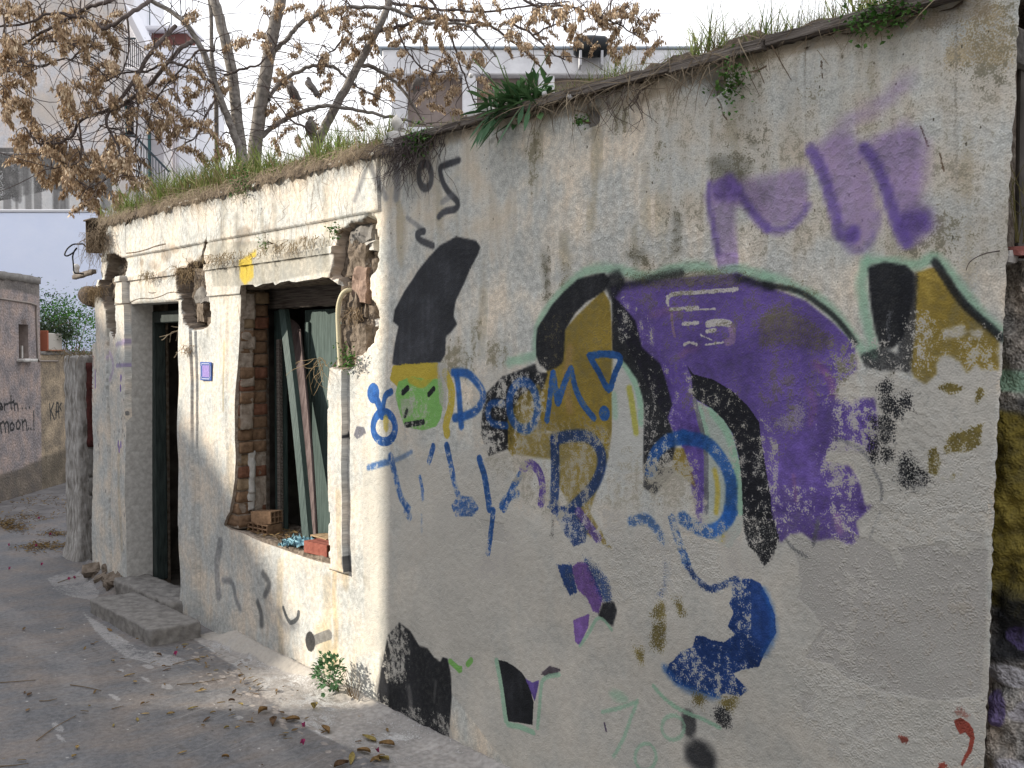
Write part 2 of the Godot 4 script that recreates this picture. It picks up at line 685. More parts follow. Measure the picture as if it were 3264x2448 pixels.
func street() -> void:
	var sheet := PlaneMesh.new()
	sheet.size = Vector2(300, 300)
	var dirt := grained(Color(0.16, 0.15, 0.14), Color(0.27, 0.255, 0.24), 0.25, 41, 0.8)
	var go := put("ground", sheet, dirt)
	go.position = Vector3(-20, -0.035, 0)
	tag(go, "grey packed earth ground beyond the lane", "", "", "structure")

	var c := Canvas.new(-11.6, 0.0, 8.8, 4.2, 230.0)   # x, and h = -z - ... : h runs from +1.6 (far) to -2.6 (near)
	c.h1 = 1.6
	c.nl = c.noise(2.2, 4, 51)
	c.base(Color(0.172, 0.162, 0.157), 0.0008, 1.15, 0.8)
	var pale := Color(0.34, 0.33, 0.32)
	var dark := Color(0.12, 0.11, 0.10)
	# swept concrete: faint long marks and stains along the lane
	for i in 16:
		var x := rng.randf_range(-9.5, -3.6)
		var h := rng.randf_range(-1.9, -0.45)
		var l := rng.randf_range(0.5, 1.6)
		c.lay(pale if i % 2 else dark, rng.randf_range(0.10, 0.24), 0.05, 0.9, 0.5, 0.9, [], [c.px([x * 1000, h * 1000, (x + l * 0.5) * 1000, (h + rng.randf_range(-0.1, 0.1)) * 1000, (x + l) * 1000, (h + rng.randf_range(-0.12, 0.12)) * 1000])], rng.randf_range(0.05, 0.18) * c.k, 0.0)
	for i in 26:
		c.spot(dark, rng.randf_range(0.25, 0.5), 0.02, 0.9, 0.6, 0.5, rng.randf_range(-7.5, -3.4), rng.randf_range(-1.9, -0.3), rng.randf_range(0.02, 0.09), rng.randf_range(0.012, 0.04))
	# whitewash and mortar spilt along the wall's foot
	var wash := Color(0.60, 0.585, 0.56)
	c.poly(wash, 0.95, 0.03, 0.9, 0.8, 0.8, [-6150, 30, -6150, -160, -5800, -210, -5400, -240, -5000, -300, -4600, -380, -4200, -420, -3800, -370, -3300, -300, -2800, -250, -2800, 30])
	c.poly(wash, 0.9, 0.02, 0.8, 0.5, 0.3, [-5400, 30, -5400, -120, -4900, -160, -4300, -210, -3700, -180, -2800, -140, -2800, 30], 20.0)
	c.poly(pale, 0.8, 0.011, 1.4, 1.2, 1.2, [-7450, -420, -7100, -500, -6500, -600, -6000, -640, -5700, -560, -5600, -380, -6000, -440, -6100, -520, -7250, -470], 25.0)
	c.poly(pale, 0.6, 0.011, 1.2, 1.0, 1.2, [-8700, -60, -8300, -100, -7800, -160, -7500, -300, -7900, -420, -8500, -330], 12.0)
	for i in 9:
		var x := rng.randf_range(-5.9, -4.4)
		c.spot(pale, 0.8, 0.006, 0.8, 0.8, 0.3, x, -rng.randf_range(0.5, 1.4), rng.randf_range(0.02, 0.07), rng.randf_range(0.01, 0.03))
	for i in 260:
		var x := rng.randf_range(-6.0, -3.0)
		c.spot(Color(0.30, 0.265, 0.235), 0.8, 0.006, 0.9, 0.5, 0.2, x, -rng.randf_range(0.10, 0.5), rng.randf_range(0.008, 0.04), rng.randf_range(0.005, 0.016))
	# bare concrete showing through the whitewash
	c.poly(Color(0.26, 0.24, 0.22), 0.85, 0.006, 1.4, 0.9, 1.9, [-6150, 30, -6150, -160, -5400, -250, -4600, -400, -3800, -400, -2800, -300, -2800, 30], -15.0)
	c.poly(Color(0.44, 0.40, 0.345), 0.8, 0.02, 0.8, 0.5, 0.6, [-6200, 30, -6200, -120, -5600, -110, -5000, -80, -4300, -60, -4300, 30])
	# broom strokes across the concrete near the step and in the foreground
	for i in 150:
		var x := rng.randf_range(-6.9, -5.4) if i < 60 else rng.randf_range(-5.2, -3.6)
		var h := -rng.randf_range(0.50, 0.72) if i < 60 else -rng.randf_range(0.45, 1.0)
		c.lay(pale if i % 3 else dark, 0.35, 0.004, 0.8, 0.6, 0.3, [], [c.px([x * 1000, h * 1000, (x + 0.05) * 1000, (h - 0.16) * 1000])], 0.006 * c.k, 12.0)
	for i in 520:
		var x := rng.randf_range(-9.5, -3.0)
		c.spot([Color(0.09, 0.085, 0.08), Color(0.50, 0.48, 0.46), Color(0.2, 0.15, 0.1)][i % 3], 0.8, 0.003, 0.5, 0.4, 0.0, x, -rng.randf_range(0.15, 2.2), rng.randf_range(0.003, 0.010), rng.randf_range(0.003, 0.006))
	var m := c.material(1.0)
	M.lane = m

	var xs := PackedFloat32Array()
	var zs := PackedFloat32Array()
	var x := -11.5
	while x < -2.85:
		xs.append(x)
		x += 0.035
	xs.append(-2.85)
	var z := -1.5
	while z < 2.5:
		zs.append(z)
		z += 0.012 if z > -0.02 and z < 0.32 else 0.05
	var st := stb()
	st.set_smooth_group(0)
	for j in zs.size():
		for i in xs.size():
			st.set_uv(c.uv(xs[i], -zs[j]))
			st.add_vertex(Vector3(xs[i], lane_height(xs[i], zs[j]), zs[j]))
	for j in zs.size() - 1:
		for i in xs.size() - 1:
			if xs[i] > -8.2 and zs[j + 1] < -0.04:
				continue
			var a := j * xs.size() + i
			var b := a + xs.size()
			for q in [a, a + 1, b + 1, a, b + 1, b]:
				st.add_index(q)
	tag(put("lane", done(st), m), "worn grey concrete lane with whitewash spilt along the wall", "", "", "structure")

	# the rest of the lane: beyond the corner and behind the camera
	var far_m := grained(Color(0.12, 0.113, 0.11), Color(0.215, 0.203, 0.197), 0.45, 43, 0.6)
	var far := stb()
	for r in [[-24.0, -11.5, -9.0, 12.0], [-11.5, -8.25, -9.0, -1.5], [-11.5, -2.85, 2.49, 12.0], [-2.85, 12.0, -0.02, 12.0]]:
		quad(far, Vector3(r[0], -0.008, r[2]), Vector3(r[1], -0.008, r[2]), Vector3(r[1], -0.008, r[3]), Vector3(r[0], -0.008, r[3]))
	tag(put("lane_beyond", done(far), far_m), "grey concrete lane running on between the houses", "", "", "structure")

	# doorstep
	var step := thing("doorstep", "low worn concrete step in front of the black doorway", "step", Vector3(-6.66, 0, 0.28), 0.0)
	put("step_block", worn(Vector3(1.06, 0.19, 0.32), 0.014, 0.0075, 7, 0.006), M.concrete, step)


# ------------------------------------------------------------------ the house
func bite(x: float, h: float) -> float:
	return 0.0


func zf(x: float, h: float) -> float:
	var z := n_bulge.get_noise_2d(x, h) * 0.014 + n_rough.get_noise_2d(x * 0.7, h * 0.7) * 0.0022
	if x < -4.29:
		if h > 2.475:
			z += 0.012 + 0.006 * n_bulge.get_noise_2d(x * 2.0, 8.0)
		elif h < 2.335 and h > 2.295 and x > -7.85 and x < -4.66:
			z += 0.022 + 0.014 * n_rough.get_noise_2d(x * 0.9, 3.0)
		elif h < 2.296 and h > 2.13 and x > -7.85 and x < -4.66:
			z += 0.011
	if h < 2.335:
		if x < -7.56:
			z += 0.035
			if x < -7.90 and x > -7.935:
				z -= 0.022
			elif x > -7.72:
				z += 0.008
		elif x > -6.68 and x < -6.42:
			z += 0.026
			if x > -6.47:
				z -= 0.014
		elif x > -6.10 and x < -5.98 and h > 0.7:
			z += 0.006
	if x > -4.742 and x < -4.592 and h > 0.63 and h < 1.70:
		z += 0.03
	var p := Vector2(x, h)
	for r in recesses:
		if r.box.has_point(p):
			var d: float = edge_of(p + Vector2(n_rough.get_noise_2d(x * 3.0, h * 3.0), n_rough.get_noise_2d(h * 3.0 + 9.0, x * 3.0)) * 0.014, r.poly)[0]
			if d < 0.0:
				var t := clampf(-d / 0.026, 0, 1)
				t = t * t * (3.0 - 2.0 * t)
				var deep: float = r.deep
				var rough := n_rough.get_noise_2d(x * 1.6, h * 1.6) * 0.05 + (0.5 - n_stone.get_noise_2d(x * 1.3, h * 1.3)) * -0.02
				z = lerpf(z, -deep + (rough + n_rough.get_noise_2d(x * 5.0, h * 5.0) * 0.022) * r.rough, t)
			elif d < 0.012:
				z += 0.004 * (1.0 - d / 0.012) * absf(n_rough.get_noise_2d(x * 4.0, h * 4.0)) * 2.0
	return z


func lines_of(lo: float, hi: float, step: float, extra: Array) -> PackedFloat32Array:
	var all := []
	var n := int(round((hi - lo) / step))
	for i in n + 1:
		all.append(lerpf(lo, hi, float(i) / n))
	for e in extra:
		if e > lo + 0.002 and e < hi - 0.002:
			all.append(e - 0.0012)
			all.append(e + 0.0012)
	all.sort()
	var out := PackedFloat32Array()
	for v in all:
		if out.is_empty() or v - out[out.size() - 1] > 0.0015:
			out.append(v)
	return out


func left_end(h: float) -> float:
	var p: Array = [[-0.1, -8.31], [0.1, -8.30], [1.84, -8.25], [1.86, -8.18], [2.2, -8.17], [2.34, -8.11], [2.42, -8.14], [2.5, -8.11], [2.65, -8.02], [2.76, -7.92], [2.9, -7.90]]
	for i in p.size() - 1:
		if h <= p[i + 1][0]:
			return lerpf(p[i][1], p[i + 1][1], (h - p[i][0]) / (p[i + 1][0] - p[i][0])) + n_rough.get_noise_2d(h * 2.0, 3.0) * 0.015
	return -7.9


func wall_sheet(c: Canvas, xs: PackedFloat32Array, hs: PackedFloat32Array, holes: Array) -> ArrayMesh:
	var nx := xs.size()
	var nh := hs.size()
	var v := PackedVector3Array()
	var uv := PackedVector2Array()
	var out := PackedByteArray()
	v.resize(nx * nh)
	uv.resize(nx * nh)
	var boxes := []
	for p in holes:
		boxes.append(bounds(p, 0.02))
	for j in nh:
		for i in nx:
			var x := xs[i]
			var h := hs[j]
			if x < -7.7:
				var t := clampf((-7.7 - x) / 0.7, 0, 1)
				x = x + (left_end(h) + 8.4) * t
			if x > -1.7:
				x += (0.045 * (h - 1.4) / 1.4 + n_rough.get_noise_2d(h * 3.0, 1.0) * 0.008) * clampf((x + 1.7) / 0.42, 0, 1)
			var q := Vector2(x, h)
			for b in boxes.size():
				if boxes[b].has_point(q):
					var e := edge_of(q, holes[b])
					if absf(e[0]) < 0.0085:
						q = e[1]
			var at := Vector3(q.x, q.y, zf(q.x, q.y))
			if h > 2.74:
				at.y -= absf(n_rough.get_noise_2d(x * 1.2, 2.0)) * 0.02
			v[j * nx + i] = at
			uv[j * nx + i] = c.uv(q.x, q.y)
	var idx := PackedInt32Array()
	for j in nh - 1:
		for i in nx - 1:
			var a := j * nx + i
			var mid := (v[a] + v[a + 1] + v[a + nx] + v[a + nx + 1]) * 0.25
			var skip := false
			for b in boxes.size():
				if boxes[b].has_point(Vector2(mid.x, mid.y)) and edge_of(Vector2(mid.x, mid.y), holes[b])[0] < 0.0:
					skip = true
			if skip:
				continue
			idx.append_array(PackedInt32Array([a, a + nx, a + nx + 1, a, a + nx + 1, a + 1]))
	var n := PackedVector3Array()
	n.resize(v.size())
	for i in range(0, idx.size(), 3):
		var f := (v[idx[i + 2]] - v[idx[i]]).cross(v[idx[i + 1]] - v[idx[i]])
		for q in 3:
			n[idx[i + q]] += f
	for i in n.size():
		n[i] = n[i].normalized() if n[i].length_squared() > 1e-16 else Vector3.BACK
	var arr := []
	arr.resize(Mesh.ARRAY_MAX)
	arr[Mesh.ARRAY_VERTEX] = v
	arr[Mesh.ARRAY_NORMAL] = n
	arr[Mesh.ARRAY_TEX_UV] = uv
	arr[Mesh.ARRAY_INDEX] = idx
	var mesh := ArrayMesh.new()
	mesh.add_surface_from_arrays(Mesh.PRIMITIVE_TRIANGLES, arr)
	return mesh


func reveal(poly: PackedVector2Array, z0: float, z1: float, ragged: float) -> ArrayMesh:
	# the sides of an opening, as deep as the plaster is thick
	var st := stb()
	st.set_smooth_group(-1)
	for i in poly.size():
		var a := poly[i]
		var b := poly[(i + 1) % poly.size()]
		var n := maxi(1, int(a.distance_to(b) / 0.04))
		for q in n:
			var p := a.lerp(b, float(q) / n)
			var r := a.lerp(b, float(q + 1) / n)
			var za := z1 + n_rough.get_noise_2d(p.x * 3.0, p.y * 3.0) * ragged
			var zb := z1 + n_rough.get_noise_2d(r.x * 3.0, r.y * 3.0) * ragged
			quad(st, Vector3(p.x, p.y, zf(p.x, p.y) + z0), Vector3(p.x, p.y, za), Vector3(r.x, r.y, zb), Vector3(r.x, r.y, zf(r.x, r.y) + z0))
	return done(st)


func house() -> void:
	window_hole = v2s([-5784,2181,-5703,2182,-5624,2178,-5598,2161,-5546,2168,-5495,2176,-5419,2176,-5370,2179,-5355,2160,-5285,2174,-5225,2176,-5178,2178,-5143,2169,-5097,2165,-5017,2169,-4939,2171,-4874,2171,-4820,2178,-4757,2172])
	window_hole.append_array(v2s([-4644,2120,-4639,2093,-4660,2008,-4667,1900,-4678,1791,-4689,1737,-4710,1693,-4726,1627,-4743,1517,-4754,1406]))
	window_hole.append_array(v2s([-4760,1318,-4751,1192,-4753,1042,-4744,899,-4755,820,-4740,711,-4746,652,-4891,645,-5070,645,-5282,652,-5518,658,-5783,684,-5965,681,-6052,694,-6019,737,-5963,790,-5919,885,-5889,990,-5872,1120,-5877,1247]))
	window_hole.append_array(v2s([-5865,1539,-5846,1667,-5832,1793,-5823,1919,-5806,2107,-5794,2163]))
	door_hole = v2s([-7534,2129,-6655,2120,-6672,1099,-6689,59,-7596,55,-7565,1101])
	recesses.append({"poly": v2s([-4378,2467,-4352,2453,-4327,2442,-4329,2406,-4323,2366,-4308,2326,-4318,2276,-4319,2231,-4334,2176,-4380,2168,-4401,2118,-4371,2043,-4320,2002,-4301,1945,-4321,1884,-4362,1822,-4445,1771,-4509,1754,-4520,1713,-4563,1689,-4673,1694,-4689,1747,-4681,1806,-4671,1871,-4671,1924,-4659,1995,-4653,2065,-4641,2112,-4663,2160,-4759,2168,-4718,2228,-4695,2321,-4677,2396,-4644,2417,-4600,2419,-4567,2439,-4514,2443,-4471,2436,-4429,2454]), "deep": 0.085, "rough": 1.0})
	recesses.append({"poly": v2s([-6222,2493,-6278,2474,-6321,2405,-6344,2364,-6408,2362,-6509,2363,-6629,2327,-6661,2266,-6648,2177,-6603,2138,-6605,2057,-6562,1968,-6446,1923,-6332,1927,-6261,1938,-6199,1967,-6205,2021,-6217,2069,-6237,2135,-6255,2250,-6260,2340,-6294,2361,-6293,2409,-6251,2460,-6212,2480]), "deep": 0.075, "rough": 0.7})
	recesses.append({"poly": v2s([-7992,2523,-7835,2519,-7647,2471,-7592,2433,-7612,2378,-7689,2320,-7720,2238,-7761,2120,-7765,2014,-7757,1944,-7798,1874,-7854,1917,-7941,1968,-7956,2098,-8023,2165,-8082,2218,-8079,2312,-8015,2417]), "deep": 0.07, "rough": 0.8})
	recesses.append({"poly": v2s([-7489,2839,-7242,2843,-7261,2805,-7278,2793,-7420,2760,-7529,2723,-7603,2699,-7608,2772,-7563,2802]), "deep": 0.14, "rough": 0.4})
	recesses.append({"poly": v2s([-2881,2704,-2855,2723,-2830,2712,-2796,2710,-2795,2660,-2822,2646,-2855,2646,-2876,2659]), "deep": 0.13, "rough": 0.4})
	recesses.append({"poly": v2s([-2269,2721,-2246,2726,-2207,2721,-2197,2680,-2213,2655,-2239,2651,-2259,2663,-2262,2688]), "deep": 0.10, "rough": 0.5})
	recesses.append({"poly": v2s([-3463,2682,-3442,2692,-3401,2680,-3391,2720,-3381,2712,-3383,2667,-3421,2670,-3442,2671]), "deep": 0.03, "rough": 0.3})
	for r in recesses:
		r.box = bounds(r.poly, 0.03)

	var hs := lines_of(-0.06, 2.77, 0.0135, [2.475, 2.335, 2.295, 2.13, 1.70, 0.63])
	var xl := lines_of(-8.4, -4.4, 0.0135, [-7.56, -7.72, -7.90, -7.935, -6.68, -6.42, -6.47, -4.742, -4.592, -4.66])
	var xr := lines_of(-4.4, -4.2, 0.0135, [-4.29])
	xr.append_array(lines_of(-4.2, -1.27, 0.022, []))

	var cf := Canvas.new(-8.5, 2.85, 4.1, 2.95, 480.0)
	cf.base(Color(0.55, 0.525, 0.475), 0.0008, 1.1, 0.7)
	facade_marks(cf)
	mural(cf)
	var cr := Canvas.new(-4.4, 2.85, 3.25, 2.95, 480.0)
	cr.base(Color(0.63, 0.595, 0.52), 0.0003, 1.1, 0.7)
	wall_marks(cr)
	mural(cr)

	var h := thing("derelict_house", "derelict one-storey plastered house with graffiti wall, broken window and black doorway", "house", Vector3.ZERO)
	var front := put("front_wall", wall_sheet(cf, xl, hs, [window_hole, door_hole]), cf.material(0.9), h)
	var gw := put("graffiti_wall", wall_sheet(cr, xr, hs, []), cr.material(0.8), h)
	gw.set_meta("label", "shaded end of the wall painted with purple, black and blue graffiti")
	put("plaster_edge", reveal(window_hole, 0.0, -0.035, 0.012), M.mortar, h)
	put("door_reveal", reveal(door_hole, 0.0, -0.16, 0.0), M.flake, h)

	# the masonry behind the plaster, and the dark rooms
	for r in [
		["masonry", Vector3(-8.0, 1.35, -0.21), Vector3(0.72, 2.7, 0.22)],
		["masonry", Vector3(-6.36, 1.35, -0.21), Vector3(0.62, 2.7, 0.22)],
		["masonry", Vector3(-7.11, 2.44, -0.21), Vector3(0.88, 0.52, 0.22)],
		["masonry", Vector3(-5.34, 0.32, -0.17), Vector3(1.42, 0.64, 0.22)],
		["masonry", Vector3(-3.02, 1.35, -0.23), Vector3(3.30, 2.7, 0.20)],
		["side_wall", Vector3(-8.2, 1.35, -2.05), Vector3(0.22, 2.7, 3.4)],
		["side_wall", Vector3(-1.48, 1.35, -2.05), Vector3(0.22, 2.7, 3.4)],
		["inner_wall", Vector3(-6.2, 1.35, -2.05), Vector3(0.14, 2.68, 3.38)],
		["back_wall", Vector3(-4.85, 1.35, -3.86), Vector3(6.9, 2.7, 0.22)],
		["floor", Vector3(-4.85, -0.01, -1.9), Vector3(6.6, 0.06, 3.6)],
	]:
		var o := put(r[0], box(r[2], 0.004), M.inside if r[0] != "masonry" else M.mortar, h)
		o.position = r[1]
	put("roof_slab", box(Vector3(6.75, 0.12, 3.95), 0.01, Vector3(-4.73, 2.69, -2.0)), M.concrete, h)
	put("lintel", worn(Vector3(1.42, 0.20, 0.14), 0.03, 0.012, 71, 0.01), M.rubble, h).position = Vector3(-5.32, 2.262, -0.115)
	put("lintel", worn(Vector3(1.42, 0.34, 0.10), 0.03, 0.012, 72, 0.01), M.wood, h).position = Vector3(-5.30, 2.22, -0.30)
	put("window_sill", worn(Vector3(1.36, 0.09, 0.42), 0.02, 0.016, 73, 0.01), M.rubble, h).position = Vector3(-5.33, 0.628, -0.225)
	put("threshold", worn(Vector3(0.98, 0.13, 0.26), 0.02, 0.016, 74, 0.01), M.concrete, h).position = Vector3(-7.12, 0.055, -0.01)

	var jamb := put("brick_jamb", box(Vector3(0.2, 1.5, 0.19), 0.004, Vector3(-5.985, 1.44, -0.115)), M.mortar, h)
	# bricks of the window's left jamb, two deep, and of its right jamb
	var shapes := []
	for i in 5:
		shapes.append(worn(Vector3(0.20, 0.068, 0.092), 0.02, 0.006, 80 + i, 0.003))
	var kinds := [M.brick, M.brick_b, M.brick_c, M.brick]
	for row in 19:
		for col in 2:
			var o := put("brick", shapes[rng.randi() % 5], kinds[rng.randi() % 4], jamb)
			o.position = Vector3(-5.925 + rng.randf_range(-0.014, 0.012) - 0.007 * (19 - row) * 0.5 - col * 0.006, 0.735 + row * 0.0765, -0.062 - col * 0.098)
			o.rotation = Vector3(0, rng.randf_range(-0.04, 0.04), rng.randf_range(-0.03, 0.03))
			if col == 0:
				o.position.x += 0.01
	put("right_jamb", worn(Vector3(0.26, 1.62, 0.20), 0.03, 0.015, 90, 0.01), M.rubble, h).position = Vector3(-4.56, 1.45, -0.16)
	for f in [[2.06, 0.085, 0.16], [1.90, 0.09, 0.20], [1.70, 0.08, 0.26], [1.46, 0.085, 0.30], [1.14, 0.05, 0.06], [1.02, 0.04, 0.22], [0.86, 0.045, 0.12]]:
		var o := put("plaster_flake", worn(Vector3(0.016, f[2], f[1]), 0.012, 0.014, int(f[0] * 100), 0.003), M.mortar if f[0] > 1.3 else M.flake, jamb)
		o.position = Vector3(-5.824 - (2.1 - f[0]) * 0.045, f[0], -0.062 if f[0] > 1.3 else -0.1)

	# rubble laid bare where plaster has fallen
	for s in [
		[[-4518,2389], Vector3(0.20, 0.09, 0.08), "c"], [[-4476,2357], Vector3(0.14, 0.05, 0.07), "f"], [[-4450,2340], Vector3(0.05, 0.09, 0.06), "f"],
		[[-4564,2279], Vector3(0.16, 0.20, 0.07), "r"], [[-4536,2199], Vector3(0.10, 0.05, 0.06), "f"], [[-4531,2125], Vector3(0.13, 0.19, 0.09), "b"],
		[[-4621,1989], Vector3(0.15, 0.31, 0.10), "r"], [[-4536,2022], Vector3(0.06, 0.13, 0.05), "r"], [[-4588,1818], Vector3(0.26, 0.20, 0.11), "r"],
		[[-4397,1925], Vector3(0.07, 0.05, 0.05), "f"], [[-6422,2150], Vector3(0.22, 0.10, 0.08), "c"], [[-6456,2244], Vector3(0.22, 0.17, 0.07), "r"], [[-6453,2034], Vector3(0.10, 0.12, 0.07), "r"], [[-6584,2088], Vector3(0.07, 0.16, 0.06), "r"], [[-6340,1982], Vector3(0.07, 0.06, 0.05), "r"],
		[[-7931,2076], Vector3(0.08, 0.3, 0.06), "r"], [[-7860,1938], Vector3(0.05, 0.12, 0.06), "f"], [[-7964,2271], Vector3(0.13, 0.15, 0.07), "r"],
	]:
		var mat: Material = {"c": M.concrete, "f": M.flake, "r": M.rubble, "b": M.pink_stone}[s[2]]
		var o := put("rubble_stone", worn(s[1], 0.022, 0.022, int(s[0][0]) % 97, 0.006, 0.0, true), mat, front)
		o.position = Vector3(s[0][0] * 0.001, s[0][1] * 0.001, -0.075)
		o.rotation.z = rng.randf_range(-0.12, 0.12)

	for i in 16:   # crumbled mortar at the foot of the left pier
		var sz := Vector3(rng.randf_range(0.04, 0.13), rng.randf_range(0.03, 0.10), rng.randf_range(0.04, 0.09))
		var o := put("mortar_lump", worn(sz, 0.02, 0.02, 150 + i, 0.006, 0.0, true), M.rubble, h)
		o.position = Vector3(-8.28 + i * 0.045 + rng.randf_range(-0.02, 0.02), rng.randf_range(0.02, 0.10), rng.randf_range(0.02, 0.09))
		o.rotation = Vector3(rng.randf(), rng.randf() * 3.0, rng.randf() * 0.5)

	# door: frame and leaf, set back
	var leaf := put("door_leaf", box(Vector3(0.50, 1.94, 0.04), 0.004, Vector3(0.25, 0.97, 0)), M.black_paint, h)
	leaf.position = Vector3(-7.42, 0.10, -0.42)
	leaf.rotation.y = -0.1
	var leaf2 := put("door_leaf", box(Vector3(0.46, 1.94, 0.04), 0.004, Vector3(0.23, 0.97, 0)), M.black_paint, h)
	leaf2.position = Vector3(-6.95, 0.10, -0.36)
	leaf2.rotation.y = -0.1
	for r in [[-7.545, 1.08, 0.07, 2.0], [-6.665, 1.08, 0.06, 2.0]]:
		put("door_frame", box(Vector3(r[2], r[3], 0.09), 0.006, Vector3(r[0], r[1], -0.2)), M.black_paint, h)
	put("door_frame", box(Vector3(0.82, 0.085, 0.09), 0.006, Vector3(-7.105, 2.035, -0.2)), M.black_paint, h)

	# weathered boards along the top of the graffiti wall
	var cuts := [-4.12, -3.62, -3.05, -2.42, -2.02, -1.36]
	for i in 5:
		var l: float = cuts[i + 1] - cuts[i] - 0.008
		var o := put("coping_board", worn(Vector3(l, 0.032, 0.17), 0.022, 0.006, 100 + i, 0.002, 0.0, true), M.wood, h)
		o.position = Vector3((cuts[i] + cuts[i + 1]) / 2, 2.785 + rng.randf_range(-0.006, 0.006), -0.048 + rng.randf_range(-0.008, 0.008))
		o.rotation.z = rng.randf_range(-0.006, 0.006)

	# soil that has gathered on the roof
	var st := stb()
	st.set_smooth_group(0)
	var nx := 190
	var nz := 26
	for j in nz + 1:
		for i in nx + 1:
			var x := lerpf(-8.12, -1.38, float(i) / nx)
			var f := float(j) / nz
			var z := lerpf(0.035 if x < -4.15 else 0.0, -1.6, f)
			var rise := 0.045 + 0.05 * minf(1.0, f * 6.0) + n_rough.get_noise_2d(x * 0.9, z * 0.9) * 0.05 + n_bulge.get_noise_2d(x * 1.3, z) * 0.04
			if j == 0:
				rise = -0.02 + n_rough.get_noise_2d(x * 1.5, 1.0) * 0.05 - (0.01 if x < -4.15 else 0.0)
				z += n_rough.get_noise_2d(x * 2.0, 5.0) * 0.03
			st.set_uv(Vector2(x, z))
			st.add_vertex(Vector3(x, 2.77 + maxf(rise, -0.06), z))
	for j in nz:
		for i in nx:
			var a := j * (nx + 1) + i
			for q in [a, a + nx + 1, a + nx + 2, a, a + nx + 2, a + 1]:
				st.add_index(q)
	put("roof_soil", done(st), M.soil, h)


const BLACK := Color(0.017, 0.018, 0.021)
const PURPLE := Color(0.125, 0.08, 0.30)
const LILAC := Color(0.30, 0.20, 0.42)
const OCHRE := Color(0.26, 0.185, 0.035)
const BLUE := Color(0.022, 0.095, 0.32)
const DEEP_BLUE := Color(0.016, 0.045, 0.17)
const MINT := Color(0.30, 0.50, 0.35)
const OLIVE := Color(0.16, 0.125, 0.035)
const MOSS := Color(0.125, 0.115, 0.065)
const WHITEWASH := Color(0.53, 0.503, 0.445)
const YELLOW := Color(0.50, 0.38, 0.05)
const GREEN := Color(0.21, 0.46, 0.12)
const GREY := Color(0.16, 0.165, 0.175)


